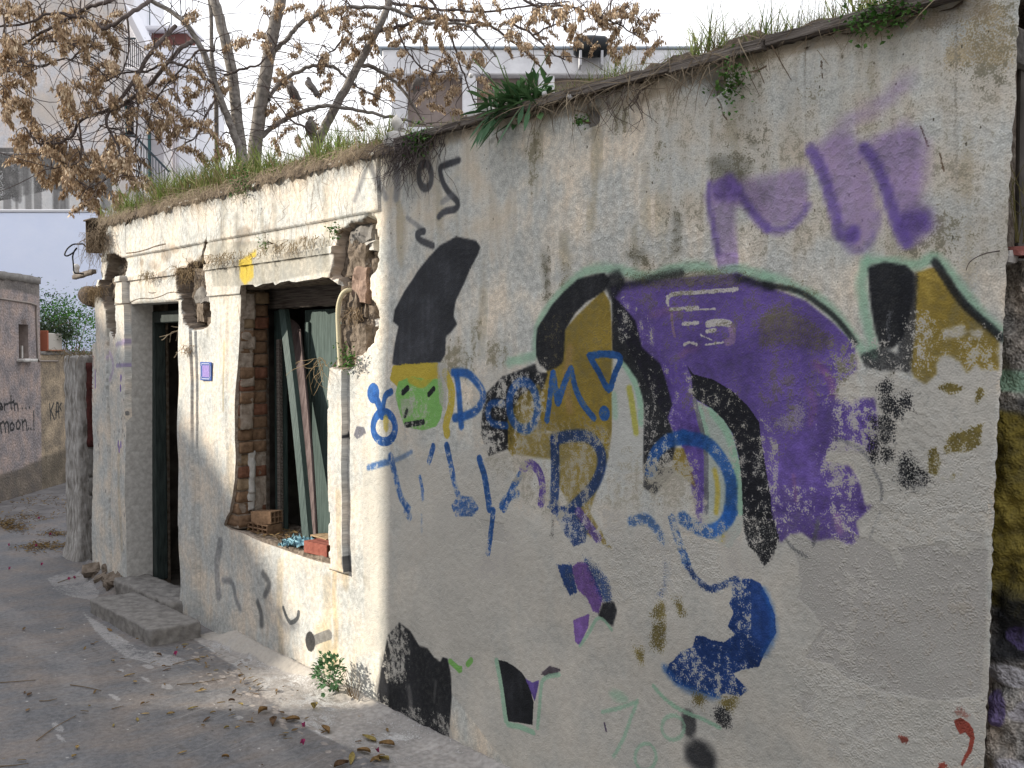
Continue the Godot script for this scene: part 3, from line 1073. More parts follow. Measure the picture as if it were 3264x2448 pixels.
func mural(c: Canvas) -> void:
	# white undercoat over the lower half, and the smooth grey patch where it has flaked off
	c.poly(WHITEWASH, 0.75, 0.012, 0.9, 0.5, 0.5, [-4446,1203,-3518,1362,-3302,1318,-3302,904,-3465,471,-4454,254], 8.0)
	c.poly(WHITEWASH, 0.8, 0.012, 0.9, 0.5, 0.3, [-3730,1235,-3108,1060,-2678,1116,-2241,1118,-2013,1150,-1418,1455,-1296,1551,-1287,620,-3302,2,-4099,407], 14.0)
	c.poly(WHITEWASH, 0.85, 0.01, 0.9, 0.6, 0.3, [-1683,1715,-1510,1700,-1440,1746,-1351,1772,-1269,1730,-1278,1449,-1289,1337,-1699,1289,-1660,1463,-1765,1479,-1755,1599,-1631,1642], 14.0)
	c.poly(Color(0.44, 0.418, 0.385), 0.9, 0.004, 1.5, 0.9, 0.8, [-1924,1192,-1838,1179,-1677,1213,-1626,1209,-1581,1187,-1551,1132,-1536,1157,-1556,1200,-1480,1213,-1424,1230,-1397,1218,-1388,1202,-1348,1206,-1330,1230,-1290,1234,-1295,1034,-1307,819,-1360,794,-1446,765,-1522,764,-1590,752,-1651,760,-1725,766,-1768,795,-1868,797,-1841,853,-1808,909,-1847,955,-1893,987,-1882,1044,-1894,1102], -70.0)
	for p in [[-1890,686,-1828,692,-1838,625,-1878,614], [-1691,621,-1630,657,-1619,622,-1649,589,-1691,592], [-1687,723,-1656,726,-1661,682,-1687,689], [-3529,1047,-3361,1041,-3341,964,-3486,957], [-1353,1281,-1301,1271,-1305,1245,-1344,1248]]:
		c.poly(Color(0.45, 0.428, 0.39), 0.85, 0.004, 1.4, 0.8, 0.6, p, -70.0)

	c.flake(WHITEWASH, 0.85, 0.10, [-1895,1176,-1300,1232,-1303,824,-1621,754,-1857,804,-1883,1068], 50.0)
	c.flake(Color(0.36, 0.31, 0.25), 0.35, 0.12, [-1675,988,-1307,1093,-1304,859,-1622,829])
	# tall purple shapes high on the right
	c.poly(LILAC, 0.68, 0.05, 0.3, 0.5, 0.2, [-1868,2424,-1786,2440,-1744,2467,-1691,2412,-1644,2280,-1632,2187,-1642,2123,-1677,2089,-1719,2092,-1756,2133,-1773,2191,-1800,2271,-1834,2347])
	c.line(PURPLE, 0.75, 0.036, 0.3, 0.35, 0.1, [40,-1868,2419,-1828,2346,-1800,2271,-1778,2206,-1761,2143])
	c.line(PURPLE, 0.4, 0.03, 0.3, 0.5, 0.1, [18,-1756,2133,-1719,2092,-1667,2098,-1637,2151,-1638,2197])
	c.spot(PURPLE, 0.85, 0.025, 0.2, 0.4, 0.0, [-1716,2139][0] * 0.001, [-1716,2139][1] * 0.001, 0.028, 0.03)
	c.poly(LILAC, 0.74, 0.05, 0.3, 0.5, 0.2, [-1686,2402,-1611,2431,-1543,2448,-1500,2418,-1481,2376,-1484,2305,-1493,2218,-1460,2179,-1452,2147,-1482,2115,-1538,2101,-1563,2139,-1588,2215,-1619,2300,-1645,2354])
	c.line(PURPLE, 0.82, 0.034, 0.3, 0.3, 0.1, [39,-1681,2396,-1645,2349,-1614,2281,-1588,2210,-1563,2144,-1536,2101])
	c.poly(PURPLE, 0.8, 0.04, 0.3, 0.4, 0.2, [-1569,2190,-1511,2197,-1464,2179,-1450,2147,-1491,2115,-1536,2097,-1558,2135])
	c.line(LILAC, 0.4, 0.05, 0.3, 0.5, 0.2, [45,-1807,2424,-1744,2481,-1631,2517,-1544,2573])
	c.poly(LILAC, 0.68, 0.04, 0.4, 0.5, 0.2, [-2290,2311,-2147,2351,-1988,2357,-1907,2371,-1878,2318,-1883,2236,-1934,2187,-2010,2179,-2071,2210,-2121,2266])
	c.line(PURPLE, 0.75, 0.03, 0.3, 0.4, 0.1, [30,-2184,2351,-2133,2303,-2083,2237,-2033,2186])
	c.line(PURPLE, 0.6, 0.035, 0.3, 0.5, 0.1, [24,-2034,2186,-1974,2176,-1917,2200,-1877,2245])
	c.poly(LILAC, 0.62, 0.03, 0.3, 0.45, 0.2, [-2260,2360,-2185,2387,-2127,2323,-2158,2275,-2158,2187,-2147,2104,-2228,2109,-2256,2248])
	c.line(PURPLE, 0.7, 0.024, 0.3, 0.4, 0.1, [22,-2260,2365,-2266,2303,-2249,2216,-2228,2109])
	c.poly(PURPLE, 0.6, 0.025, 0.3, 0.4, 0.1, [-2256,2354,-2172,2391,-2121,2323,-2158,2291,-2243,2300])
	c.poly(LILAC, 0.7, 0.012, 0.3, 0.45, 0.2, [-2235,2120,-2147,2114,-2145,1994,-2182,2001,-2228,2046])

	# mint halo, then the great purple body
	c.line(MINT, 0.75, 0.022, 0.4, 0.45, 0.3, [39,-3321,1736,-3243,1749,-3156,1769,-3152,1819,-3133,1889,-3037,1989,-2896,2077,-2803,2099,-2682,2089,-2543,2052,-2455,2070,-2349,2080,-2281,2073,-2241,2049,-2150,2057,-2021,2019])
	c.line(MINT, 0.75, 0.022, 0.4, 0.45, 0.3, [33,-2045,2031,-1967,2011,-1903,1978,-1830,1946,-1769,1896,-1705,1819,-1663,1772])
	c.poly(PURPLE, 0.97, 0.012, 0.3, 0.22, 0.1, [-2730,2027,-2635,2040,-2455,2042,-2315,2045,-2150,2047,-2020,1994,-1879,1943,-1779,1872,-1704,1805,-1693,1724,-1761,1680,-1769,1627,-1712,1596,-1697,1635,-1631,1642,-1620,1582,-1624,1484,-1664,1476,-1786,1472,-1802,1437,-1711,1430,-1679,1376,-1657,1294,-2049,1248,-2268,1222,-2309,1218,-2380,1441,-2430,1515,-2526,1623,-2681,1851])
	c.poly(PURPLE, 0.97, 0.012, 0.8, 0.7, 0.2, [-2063,1267,-1637,1315,-1693,1261,-1683,1220,-1698,1194,-1719,1184,-1735,1191,-1773,1198,-1838,1179,-1878,1203,-1924,1192,-1959,1157,-1977,1201])
	c.poly(PURPLE, 0.9, 0.01, 1.0, 1.3, 0.3, [-1772,1637,-1703,1620,-1631,1632,-1619,1484,-1660,1509,-1702,1545,-1760,1541])
	c.poly(WHITEWASH, 0.9, 0.008, 0.9, 1.0, 0.3, [-1765,1512,-1702,1511,-1660,1495,-1634,1450,-1628,1372,-1658,1359,-1679,1400,-1696,1446,-1786,1438,-1797,1462], 12.0)
	c.line(Color(0.24, 0.11, 0.27), 0.7, 0.02, 0.5, 0.5, 0.5, [24,-1839,1742,-1789,1699,-1772,1647])
	c.line(Color(0.24, 0.11, 0.27), 0.5, 0.02, 0.5, 0.5, 0.5, [19,-1866,1663,-1843,1615,-1854,1556])
	c.line(Color(0.24, 0.12, 0.22), 0.5, 0.014, 0.5, 0.6, 0.5, [12,-1914,1383,-1902,1300])
	c.line(Color(0.24, 0.12, 0.22), 0.5, 0.02, 0.5, 0.6, 0.5, [18,-2535,1917,-2454,1926,-2397,1924])
	c.line(Color(0.24, 0.12, 0.22), 0.55, 0.02, 0.5, 0.6, 0.5, [18,-2396,1765,-2361,1787,-2313,1797])
	c.line(Color(0.35, 0.2, 0.4), 0.7, 0.016, 0.5, 0.4, 0.3, [26,-1757,1268,-1746,1226])
	c.poly(Color(0.40, 0.38, 0.34), 0.6, 0.01, 1.0, 1.5, 0.4, [-1998,1548,-1945,1576,-1894,1623,-1876,1574,-1893,1539,-1957,1530])
	c.poly(MOSS, 0.7, 0.011, 0.8, 1.5, 0.7, [-2055,1893,-1960,1926,-1851,1879,-1768,1810,-1833,1781,-1965,1811,-2054,1791])
	c.poly(MOSS, 0.6, 0.011, 0.8, 1.5, 0.5, [-2635,2052,-2455,2059,-2248,2063,-2131,2035,-2143,2000,-2314,2013,-2528,2012])
	# dark line on its back
	c.line(BLACK, 0.72, 0.02, 0.6, 0.9, 0.3, [29,-2690,2031,-2589,2035,-2484,2052,-2384,2060])
	c.line(BLACK, 0.85, 0.02, 0.4, 0.6, 0.2, [25,-2150,2031,-2081,2012,-2008,1991])
	c.line(BLACK, 0.85, 0.014, 0.4, 0.5, 0.2, [18,-2038,2002,-1984,1992,-1903,1973,-1830,1931,-1764,1881,-1700,1809])

	# arches
	c.poly(OCHRE, 0.97, 0.014, 0.4, 0.3, 0.3, [-2770,2017,-2733,1969,-2725,1863,-2725,1764,-2728,1617,-2727,1487,-2743,1403,-2793,1448,-2903,1459,-3017,1452,-3128,1465,-3137,1572,-3077,1706,-2991,1744,-2978,1867,-2913,1921])
	c.poly(OCHRE, 0.9, 0.014, 0.9, 0.9, 0.6, [-3393,1556,-3242,1432,-2991,1460,-2760,1468,-2743,1380,-2842,1155,-2709,1028,-2859,1067,-3017,1234,-3063,1343,-3204,1345,-3322,1349])
	c.line(Color(0.34, 0.21, 0.10), 0.55, 0.02, 0.5, 0.5, 0.5, [37,-2947,1794,-2964,1671,-2947,1549])
	c.line(Color(0.42, 0.31, 0.05), 0.5, 0.02, 0.5, 0.4, 0.4, [26,-2760,1604,-2768,1497,-2760,1414])
	c.poly(Color(0.52, 0.52, 0.48), 0.95, 0.008, 0.3, 0.3, 0.2, [-2681,1752,-2618,1683,-2579,1604,-2565,1508,-2563,1422,-2570,1341,-2663,1316,-2727,1351,-2727,1499,-2724,1617])
	c.line(MINT, 0.85, 0.014, 0.3, 0.3, 0.2, [32,-2669,1741,-2618,1678,-2586,1604,-2578,1518])
	c.line(MINT, 0.6, 0.018, 0.3, 0.4, 0.3, [28,-2716,1617,-2712,1535])
	c.line(Color(0.42, 0.40, 0.08), 0.9, 0.012, 0.3, 0.3, 0.2, [29,-2641,1643,-2621,1562,-2605,1482])
	c.poly(BLACK, 0.97, 0.014, 0.4, 0.3, 0.1, [-3142,1876,-3110,1907,-3046,1974,-2983,2021,-2905,2066,-2828,2077,-2762,2082,-2730,2057,-2762,2014,-2811,1993,-2862,1974,-2921,1933,-2974,1867,-2978,1781,-2987,1738,-3018,1719,-3072,1703,-3128,1731,-3149,1769,-3147,1832])
	c.poly(BLACK, 0.9, 0.02, 0.6, 0.7, 0.3, [-2730,2080,-2682,2089,-2647,2046,-2682,2002,-2721,1969,-2770,2047])
	c.poly(BLACK, 0.97, 0.014, 0.4, 0.35, 0.1, [-2723,1992,-2689,1973,-2650,1937,-2607,1896,-2580,1798,-2542,1770,-2490,1736,-2464,1686,-2445,1637,-2427,1590,-2448,1542,-2423,1490,-2412,1438,-2415,1410,-2451,1380,-2487,1349,-2562,1336,-2567,1450,-2563,1565,-2571,1604,-2602,1678,-2657,1735,-2696,1764,-2725,1787])
	c.poly(BLACK, 0.9, 0.014, 0.9, 1.3, 0.3, [-2555,1348,-2415,1405,-2387,1374,-2465,1300,-2502,1257,-2562,1279])
	c.poly(Color(0.44, 0.49, 0.42), 0.95, 0.008, 0.3, 0.3, 0.2, [-2315,1608,-2251,1583,-2198,1549,-2158,1493,-2126,1401,-2112,1241,-2268,1222,-2269,1362,-2283,1447,-2308,1554])
	c.poly(Color(0.44, 0.47, 0.42), 0.9, 0.01, 0.8, 0.7, 0.2, [-2316,1222,-2099,1247,-2117,1172,-2162,1108,-2201,1118,-2268,1141])
	c.line(MINT, 0.85, 0.016, 0.3, 0.3, 0.2, [34,-2251,1578,-2178,1502,-2145,1404,-2125,1312,-2118,1240])
	c.line(MINT, 0.7, 0.014, 0.3, 0.3, 0.2, [26,-2301,1576,-2270,1491])
	c.line(YELLOW, 0.8, 0.012, 0.4, 0.4, 0.2, [20,-2236,1370,-2222,1313,-2225,1227])
	c.line(YELLOW, 0.7, 0.012, 0.5, 0.6, 0.2, [19,-2188,1168,-2194,1130])
	c.poly(BLACK, 0.97, 0.006, 0.3, 0.25, 0.1, [-2369,1737,-2336,1702,-2245,1685,-2166,1650,-2096,1598,-2052,1546,-2044,1495,-2020,1384,-2001,1304,-1995,1233,-2112,1219,-2119,1333,-2132,1426,-2158,1503,-2198,1549,-2251,1586,-2319,1613,-2341,1629,-2343,1683])
	c.poly(BLACK, 0.95, 0.006, 0.9, 0.9, 0.2, [-2115,1246,-1995,1259,-1964,1177,-1988,1102,-2023,1071,-2048,1104,-2086,1129,-2111,1194])
	c.poly(PURPLE, 0.97, 0.012, 0.3, 0.25, 0.1, [-2490,1742,-2368,1737,-2343,1694,-2339,1596,-2315,1543,-2283,1447,-2282,1307,-2278,1221,-2305,1218,-2330,1346,-2376,1441,-2419,1488,-2448,1542,-2427,1590])
	c.poly(PURPLE, 0.8, 0.006, 0.8, 1.0, 0.2, [-2316,1222,-2278,1227,-2281,1150,-2298,1137])
	c.line(GREY, 0.9, 0.006, 0.3, 0.3, 0.1, [20,-2327,1608,-2301,1533,-2277,1448,-2272,1335,-2267,1222])
	c.poly(OCHRE, 0.95, 0.014, 0.6, 0.5, 0.3, [-2412,1433,-2376,1438,-2337,1356,-2316,1303,-2372,1336,-2429,1365])
	c.poly(BLACK, 0.95, 0.014, 0.7, 0.9, 0.3, [-3475,1593,-3361,1676,-3222,1704,-3072,1694,-3136,1566,-3321,1533,-3321,1368,-3402,1349,-3464,1365,-3507,1457])
	c.poly(BLACK, 0.95, 0.014, 0.6, 0.9, 0.2, [-3413,1635,-3302,1690,-3156,1731,-3109,1668,-3185,1615,-3242,1536,-3322,1375,-3455,1325,-3508,1423])
	c.poly(OCHRE, 0.9, 0.014, 0.8, 0.9, 0.4, [-3332,1499,-3242,1601,-3128,1649,-3072,1556,-3090,1454,-3242,1432,-3302,1337,-3332,1368])

	# sticker scraped off the purple
	for s in [[15,-2453,1959,-2447,1975,-2412,1988,-2280,1989,-2150,1992], [10,-2455,1981,-2450,1948], [13,-2440,1932,-2369,1935,-2314,1935], [7,-2369,1927,-2240,1929], [14,-2383,1880,-2348,1881,-2317,1883], [26,-2270,1877,-2220,1882,-2181,1876], [14,-2276,1851,-2239,1856], [7,-2303,1840,-2252,1821], [11,-2379,1805,-2354,1813,-2320,1806], [7,-2279,1805,-2200,1813]]:
		c.line(Color(0.58, 0.55, 0.50), 0.95, 0.003, 1.0, 0.5, 0.2, s, 18.0)
	c.line(Color(0.30, 0.20, 0.34), 0.8, 0.01, 0.4, 0.4, 0.3, [28,-2187,1813,-2164,1823,-2168,1860])
	c.line(Color(0.30, 0.2, 0.24), 0.7, 0.008, 0.5, 0.4, 0.3, [12,-2436,1914,-2432,1864,-2421,1836])

	# ochre shape at the far right
	c.line(MINT, 0.8, 0.022, 0.4, 0.4, 0.2, [35,-1666,2052,-1681,1987,-1664,1884,-1643,1809,-1638,1772])
	c.line(MINT, 0.8, 0.022, 0.4, 0.4, 0.2, [31,-1666,2056,-1586,2046,-1500,2032,-1453,2051,-1407,2004,-1358,1937,-1309,1875,-1245,1819])
	c.poly(OCHRE, 0.95, 0.012, 0.5, 0.55, 0.55, [-1504,2010,-1444,2024,-1407,1987,-1366,1915,-1309,1858,-1270,1819,-1267,1732,-1307,1727,-1329,1747,-1355,1720,-1377,1755,-1418,1768,-1445,1746,-1440,1719,-1472,1687,-1510,1709,-1520,1745,-1507,1835])
	c.poly(WHITEWASH, 0.8, 0.012, 1.0, 1.0, 0.5, [-1428,1843,-1370,1859,-1356,1833,-1374,1820,-1418,1816], 8.0)
	c.poly(WHITEWASH, 0.8, 0.012, 1.0, 1.0, 0.5, [-1436,1768,-1395,1772,-1390,1746,-1403,1689,-1431,1701], 8.0)
	c.poly(WHITEWASH, 0.8, 0.012, 1.0, 1.0, 0.5, [-1352,1841,-1309,1845,-1317,1819,-1343,1820], 8.0)
	c.line(BLACK, 0.9, 0.016, 0.4, 0.4, 0.2, [24,-1449,2037,-1421,1996,-1389,1946,-1353,1902,-1309,1862,-1262,1819])
	c.poly(BLACK, 0.96, 0.012, 0.4, 0.45, 0.2, [-1661,2037,-1606,2048,-1538,2034,-1514,2010,-1510,1952,-1526,1880,-1545,1817,-1578,1790,-1613,1790,-1634,1846,-1650,1930])
	c.poly(BLACK, 0.8, 0.012, 0.9, 1.5, 0.3, [-1557,2008,-1499,2009,-1507,1835,-1519,1718,-1548,1726,-1622,1725,-1663,1734,-1684,1772,-1613,1795,-1559,1772])
	c.line(GREY, 0.7, 0.01, 0.6, 0.8, 0.3, [10,-1584,1900,-1594,1859,-1586,1813])
	for s in [[[-1586,1625], 0.032, 0.03], [[-1561,1607], 0.02, 0.02], [[-1597,1675], 0.02, 0.025], [[-1595,1551], 0.028, 0.05], [[-1589,1473], 0.02, 0.03], [[-1530,1427], 0.03, 0.05], [[-1501,1411], 0.04, 0.035], [[-1635,1516], 0.02, 0.08], [[-1533,1636], 0.02, 0.02]]:
		c.spot(BLACK, 0.95, 0.006, 0.9, 1.4, 0.2, s[0][0] * 0.001, s[0][1] * 0.001, s[1], s[2])
	for p in [[-1419,1503,-1392,1549,-1353,1560,-1309,1580,-1313,1523,-1347,1499,-1387,1497,-1414,1486], [-1465,1491,-1442,1506,-1423,1467,-1436,1422,-1464,1433], [-1328,1673,-1307,1683,-1310,1652,-1327,1635], [-1439,1675,-1408,1693,-1354,1677,-1398,1663], [-1400,1430,-1382,1440,-1384,1418,-1399,1412], [-1427,1423,-1413,1424,-1413,1406], [-1373,1441,-1362,1442,-1366,1428]]:
		c.poly(OLIVE, 0.95, 0.005, 0.9, 0.9, 0.2, p)
	c.line(GREY, 0.6, 0.01, 0.6, 0.8, 0.3, [13,-1765,1512,-1701,1497,-1660,1467,-1629,1418,-1608,1374,-1610,1336])
	c.line(GREY, 0.7, 0.008, 0.6, 0.8, 0.3, [14,-1936,1171,-1906,1145,-1860,1127])
	c.line(GREY, 0.7, 0.008, 0.6, 0.7, 0.3, [16,-1822,1245,-1838,1169])
	c.line(GREY, 0.4, 0.01, 0.6, 0.8, 0.3, [10,-1612,1299,-1632,1255,-1644,1216])

	# grey-black face in profile and its hair
	c.line(GREY, 0.6, 0.02, 0.4, 0.4, 0.3, [37,-4371,2725,-4435,2625,-4492,2547])
	c.line(GREY, 0.7, 0.022, 0.4, 0.4, 0.3, [39,-4357,2707,-4296,2616,-4243,2535])
	c.line(GREY, 0.75, 0.022, 0.4, 0.4, 0.3, [50,-4150,2672,-4144,2597,-4157,2525])
	c.ring(Color(0.07, 0.072, 0.08), 0.85, 0.018, 0.3, 0.3, 0.1, [40,-3912,2597], [-3858,2590,-3912,2654])
	c.line(Color(0.05, 0.052, 0.06), 0.9, 0.016, 0.3, 0.3, 0.1, [32,-3657,2633,-3747,2624,-3788,2613,-3768,2551,-3723,2497,-3663,2449,-3680,2420,-3759,2416,-3804,2398])
	c.line(GREY, 0.5, 0.018, 0.3, 0.3, 0.1, [30,-3777,2461,-3697,2484])
	c.line(GREY, 0.55, 0.016, 0.3, 0.3, 0.1, [24,-4068,2420,-3974,2371,-3919,2341])
	c.line(Color(0.05, 0.052, 0.06), 0.85, 0.014, 0.3, 0.3, 0.1, [33,-3925,2342,-3981,2336,-3956,2305,-3854,2270])
	c.poly(Color(0.035, 0.037, 0.043), 0.97, 0.016, 0.25, 0.2, 0.1, [-3548,2269,-3517,2239,-3538,2207,-3592,2150,-3647,2071,-3692,2011,-3709,1942,-3681,1906,-3721,1872,-3761,1852,-3767,1767,-3802,1732,-3928,1724,-4117,1706,-4188,1721,-4175,1812,-4148,1905,-4194,1928,-4180,1984,-4102,2070,-3988,2159,-3890,2218,-3795,2268,-3680,2297])
	# green face, yellow hair
	c.poly(YELLOW, 0.95, 0.01, 0.5, 0.5, 0.3, [-4182,1713,-4040,1723,-3820,1732,-3803,1654,-3929,1623,-4130,1603,-4206,1646])
	c.poly(GREEN, 0.95, 0.01, 0.4, 0.4, 0.2, [-4136,1636,-4028,1664,-3916,1652,-3797,1661,-3771,1584,-3798,1477,-3833,1436,-3942,1410,-4092,1422,-4131,1498,-4163,1572])
	c.line(YELLOW, 0.9, 0.01, 0.4, 0.4, 0.2, [50,-3768,1683,-3722,1614,-3725,1529,-3757,1458,-3751,1409])
	c.line(YELLOW, 0.85, 0.014, 0.5, 0.6, 0.3, [39,-4040,1649,-3941,1630,-3856,1682])
	c.poly(Color(0.44, 0.42, 0.37), 0.85, 0.008, 0.9, 1.1, 0.4, [-3832,1725,-3750,1725,-3762,1514,-3809,1540])
	c.poly(Color(0.44, 0.42, 0.37), 0.75, 0.008, 0.9, 1.1, 0.4, [-4118,1551,-4028,1561,-4016,1488,-4105,1455])
	c.line(BLACK, 0.95, 0.006, 0.5, 0.4, 0.1, [30,-4098,1585,-4059,1608])
	c.line(BLACK, 0.95, 0.006, 0.5, 0.4, 0.1, [26,-3892,1582,-3854,1610])
	c.line(BLACK, 0.9, 0.006, 0.5, 0.6, 0.1, [21,-4066,1501,-4086,1470])
	c.line(BLACK, 0.95, 0.006, 0.5, 0.5, 0.1, [28,-4080,1430,-4004,1441,-3935,1452])

	# blue spray-can letters
	c.spot(BLUE, 0.95, 0.01, 0.2, 0.15, 0.0, [-4352,1574][0] * 0.001, [-4352,1574][1] * 0.001, 0.055, 0.052)
	c.line(BLUE, 0.95, 0.01, 0.2, 0.15, 0.05, [51,-4338,1559,-4304,1521,-4277,1469])
	c.line(BLUE, 0.9, 0.01, 0.2, 0.15, 0.05, [36,-4193,1586,-4243,1566,-4263,1515,-4270,1469])
	c.ring(BLUE, 0.95, 0.009, 0.2, 0.15, 0.05, [46,-4261,1410], [-4168,1415,-4261,1483])
	c.spot(YELLOW, 0.7, 0.008, 0.9, 1.0, 0.2, [-4244,1429][0] * 0.001, [-4244,1429][1] * 0.001, 0.024, 0.045)
	c.line(BLUE, 0.9, 0.013, 0.2, 0.2, 0.05, [39,-3682,1677,-3662,1587,-3646,1449])
	c.line(BLUE, 0.92, 0.012, 0.2, 0.2, 0.05, [40,-3704,1687,-3593,1682,-3506,1626,-3487,1579,-3539,1523,-3615,1496,-3694,1482])
	c.line(BLUE, 0.88, 0.012, 0.3, 0.3, 0.1, [33,-3361,1561,-3428,1558,-3459,1520,-3433,1474,-3341,1466])
	c.ring(BLUE, 0.9, 0.012, 0.3, 0.3, 0.1, [43,-3228,1556], [-3137,1559,-3228,1656])
	c.line(BLUE, 0.92, 0.011, 0.3, 0.25, 0.1, [30,-3083,1502,-3063,1587,-3045,1694])
	c.line(BLUE, 0.9, 0.011, 0.3, 0.25, 0.1, [32,-3041,1694,-3025,1620,-3013,1577,-2978,1652,-2940,1711])
	c.line(BLUE, 0.88, 0.011, 0.3, 0.25, 0.1, [29,-2938,1714,-2912,1635,-2877,1576,-2822,1524])
	c.line(BLUE, 0.92, 0.011, 0.3, 0.25, 0.1, [28,-2840,1766,-2761,1772,-2685,1758,-2712,1699,-2743,1637,-2794,1704,-2837,1760])
	c.spot(BLUE, 0.95, 0.01, 0.2, 0.2, 0.0, [-2767,1544][0] * 0.001, [-2767,1544][1] * 0.001, 0.028, 0.03)
	c.line(BLUE, 0.8, 0.014, 0.5, 0.6, 0.3, [33,-4397,1199,-4306,1222,-4211,1245])
	c.line(BLUE, 0.5, 0.012, 0.5, 0.8, 0.3, [23,-4198,1246,-4106,1276,-4042,1303])
	c.line(BLUE, 0.92, 0.012, 0.4, 0.4, 0.1, [40,-4211,1268,-4179,1179,-4133,1078,-4063,1026])
	c.line(BLUE, 0.8, 0.008, 0.7, 0.7, 0.2, [48,-4082,1010,-4056,991])
	c.line(BLUE, 0.92, 0.006, 0.7, 0.5, 0.1, [36,-3857,1341,-3875,1308,-3894,1270])
	c.line(BLUE, 0.92, 0.006, 0.8, 0.6, 0.1, [27,-3974,1187,-3955,1141,-3946,1084])
	c.line(BLUE, 0.92, 0.007, 0.7, 0.5, 0.1, [39,-3751,1352,-3726,1283,-3700,1208,-3672,1141])
	c.poly(BLUE, 0.92, 0.006, 0.9, 0.9, 0.2, [-3718,1080,-3672,1134,-3572,1138,-3529,1088,-3572,1048,-3684,1035])
	c.line(BLUE, 0.6, 0.006, 0.8, 0.9, 0.2, [16,-3950,1011,-3946,931])
	c.line(BLUE, 0.92, 0.007, 0.6, 0.5, 0.1, [39,-3518,1310,-3480,1222,-3459,1096])
	c.line(BLUE, 0.92, 0.006, 0.7, 0.4, 0.1, [32,-3433,1093,-3449,996,-3467,899])
	c.line(BLUE, 0.9, 0.007, 0.8, 0.9, 0.2, [43,-3371,1119,-3331,1163,-3281,1182])
	c.line(BLUE, 0.92, 0.007, 0.7, 0.6, 0.1, [35,-3362,1107,-3302,1206,-3252,1269])
	c.line(PURPLE, 0.95, 0.007, 0.5, 0.5, 0.1, [43,-3242,1290,-3194,1313,-3142,1285,-3118,1224,-3127,1159])
	c.line(DEEP_BLUE, 0.9, 0.012, 0.3, 0.35, 0.1, [53,-3045,1419,-3043,1294,-3046,1156])
	c.line(DEEP_BLUE, 0.9, 0.012, 0.4, 0.45, 0.2, [50,-3045,1426,-2946,1447,-2851,1447,-2793,1406,-2780,1341,-2817,1266,-2885,1204,-2946,1155])
	c.poly(DEEP_BLUE, 0.92, 0.008, 0.8, 1.0, 0.2, [-3090,1151,-2911,1172,-2842,1089,-2859,1032,-2919,1008,-2972,1047,-3017,1097])
	c.line(PURPLE, 0.92, 0.007, 0.7, 0.8, 0.2, [43,-2902,1148,-2842,1101,-2791,1059])
	c.line(BLACK, 0.8, 0.007, 0.8, 1.2, 0.2, [20,-3053,1118,-3044,1037])
	c.line(BLUE, 0.9, 0.014, 0.3, 0.35, 0.1, [53,-2528,1339,-2510,1403,-2452,1455,-2373,1478])
	c.line(BLUE, 0.92, 0.012, 0.25, 0.2, 0.05, [51,-2380,1476,-2277,1464,-2210,1415,-2167,1345,-2163,1271,-2175,1211])
	c.line(BLUE, 0.9, 0.012, 0.4, 0.5, 0.1, [50,-2159,1235,-2201,1182,-2254,1157,-2315,1165,-2371,1188])
	c.line(BLUE, 0.8, 0.012, 0.6, 0.9, 0.2, [40,-2615,1147,-2546,1164,-2501,1138,-2457,1093])
	c.line(BLUE, 0.88, 0.01, 0.6, 0.9, 0.1, [37,-2421,1182,-2399,1124,-2374,1072,-2349,1026])
	c.line(DEEP_BLUE, 0.9, 0.008, 0.6, 0.9, 0.1, [25,-2346,1021,-2307,983,-2246,958,-2187,982,-2129,1013])
	c.line(DEEP_BLUE, 0.8, 0.006, 0.8, 1.3, 0.2, [15,-2449,1021,-2445,977,-2459,918,-2478,895])
	c.poly(DEEP_BLUE, 0.98, 0.007, 0.7, 0.45, 0.1, [-2154,982,-2122,1014,-2072,1022,-2035,1013,-2017,985,-2004,967,-1980,920,-1973,860,-1997,819,-2021,778,-2039,732,-2107,706,-2145,684,-2113,662,-2081,644,-2119,611,-2184,605,-2223,582,-2304,583,-2403,587,-2450,615,-2432,653,-2411,669,-2375,710,-2319,739,-2306,781,-2265,789,-2238,781,-2179,786,-2134,822,-2166,842,-2141,894,-2160,922,-2148,951])
	c.line(BLUE, 0.7, 0.025, 0.4, 0.4, 0.1, [30,-2454,631,-2389,590,-2291,581,-2217,589])
	c.line(BLUE, 0.6, 0.025, 0.4, 0.4, 0.1, [22,-2023,994,-1992,928,-1985,847,-2021,778])

	# lower scraps
	c.poly(DEEP_BLUE, 0.9, 0.008, 0.7, 0.7, 0.2, [-3016,922,-2927,936,-2901,829,-2945,809,-2980,846])
	c.poly(Color(0.17, 0.09, 0.30), 0.95, 0.007, 0.7, 0.6, 0.1, [-2932,923,-2893,953,-2841,955,-2791,879,-2766,829,-2790,764,-2824,770,-2849,814,-2901,841])
	c.poly(DEEP_BLUE, 0.8, 0.01, 0.9, 1.4, 0.2, [-2858,971,-2791,945,-2725,884,-2725,813,-2774,827])
	c.poly(BLACK, 0.95, 0.014, 0.6, 0.8, 0.1, [-2794,757,-2766,811,-2709,827,-2692,795,-2716,731,-2749,736])
	c.poly(Color(0.17, 0.09, 0.30), 0.95, 0.006, 0.7, 0.5, 0.1, [-2931,712,-2841,755,-2849,704,-2900,614,-2927,626])
	c.line(MINT, 0.75, 0.007, 0.4, 0.5, 0.2, [14,-2900,614,-2841,688,-2803,741,-2765,745,-2724,714])
	for p in [[-2477,864,-2448,864,-2451,818,-2484,806,-2522,816], [-2507,784,-2448,807,-2447,740,-2462,686,-2521,696], [-2408,894,-2376,894,-2351,837,-2383,842], [-2318,580,-2263,577,-2290,532,-2318,530], [-2210,574,-2119,619,-2144,564,-2177,540], [-2597,673,-2559,670,-2559,630,-2589,628]]:
		c.poly(OLIVE, 0.9, 0.006, 0.9, 1.2, 0.2, p)
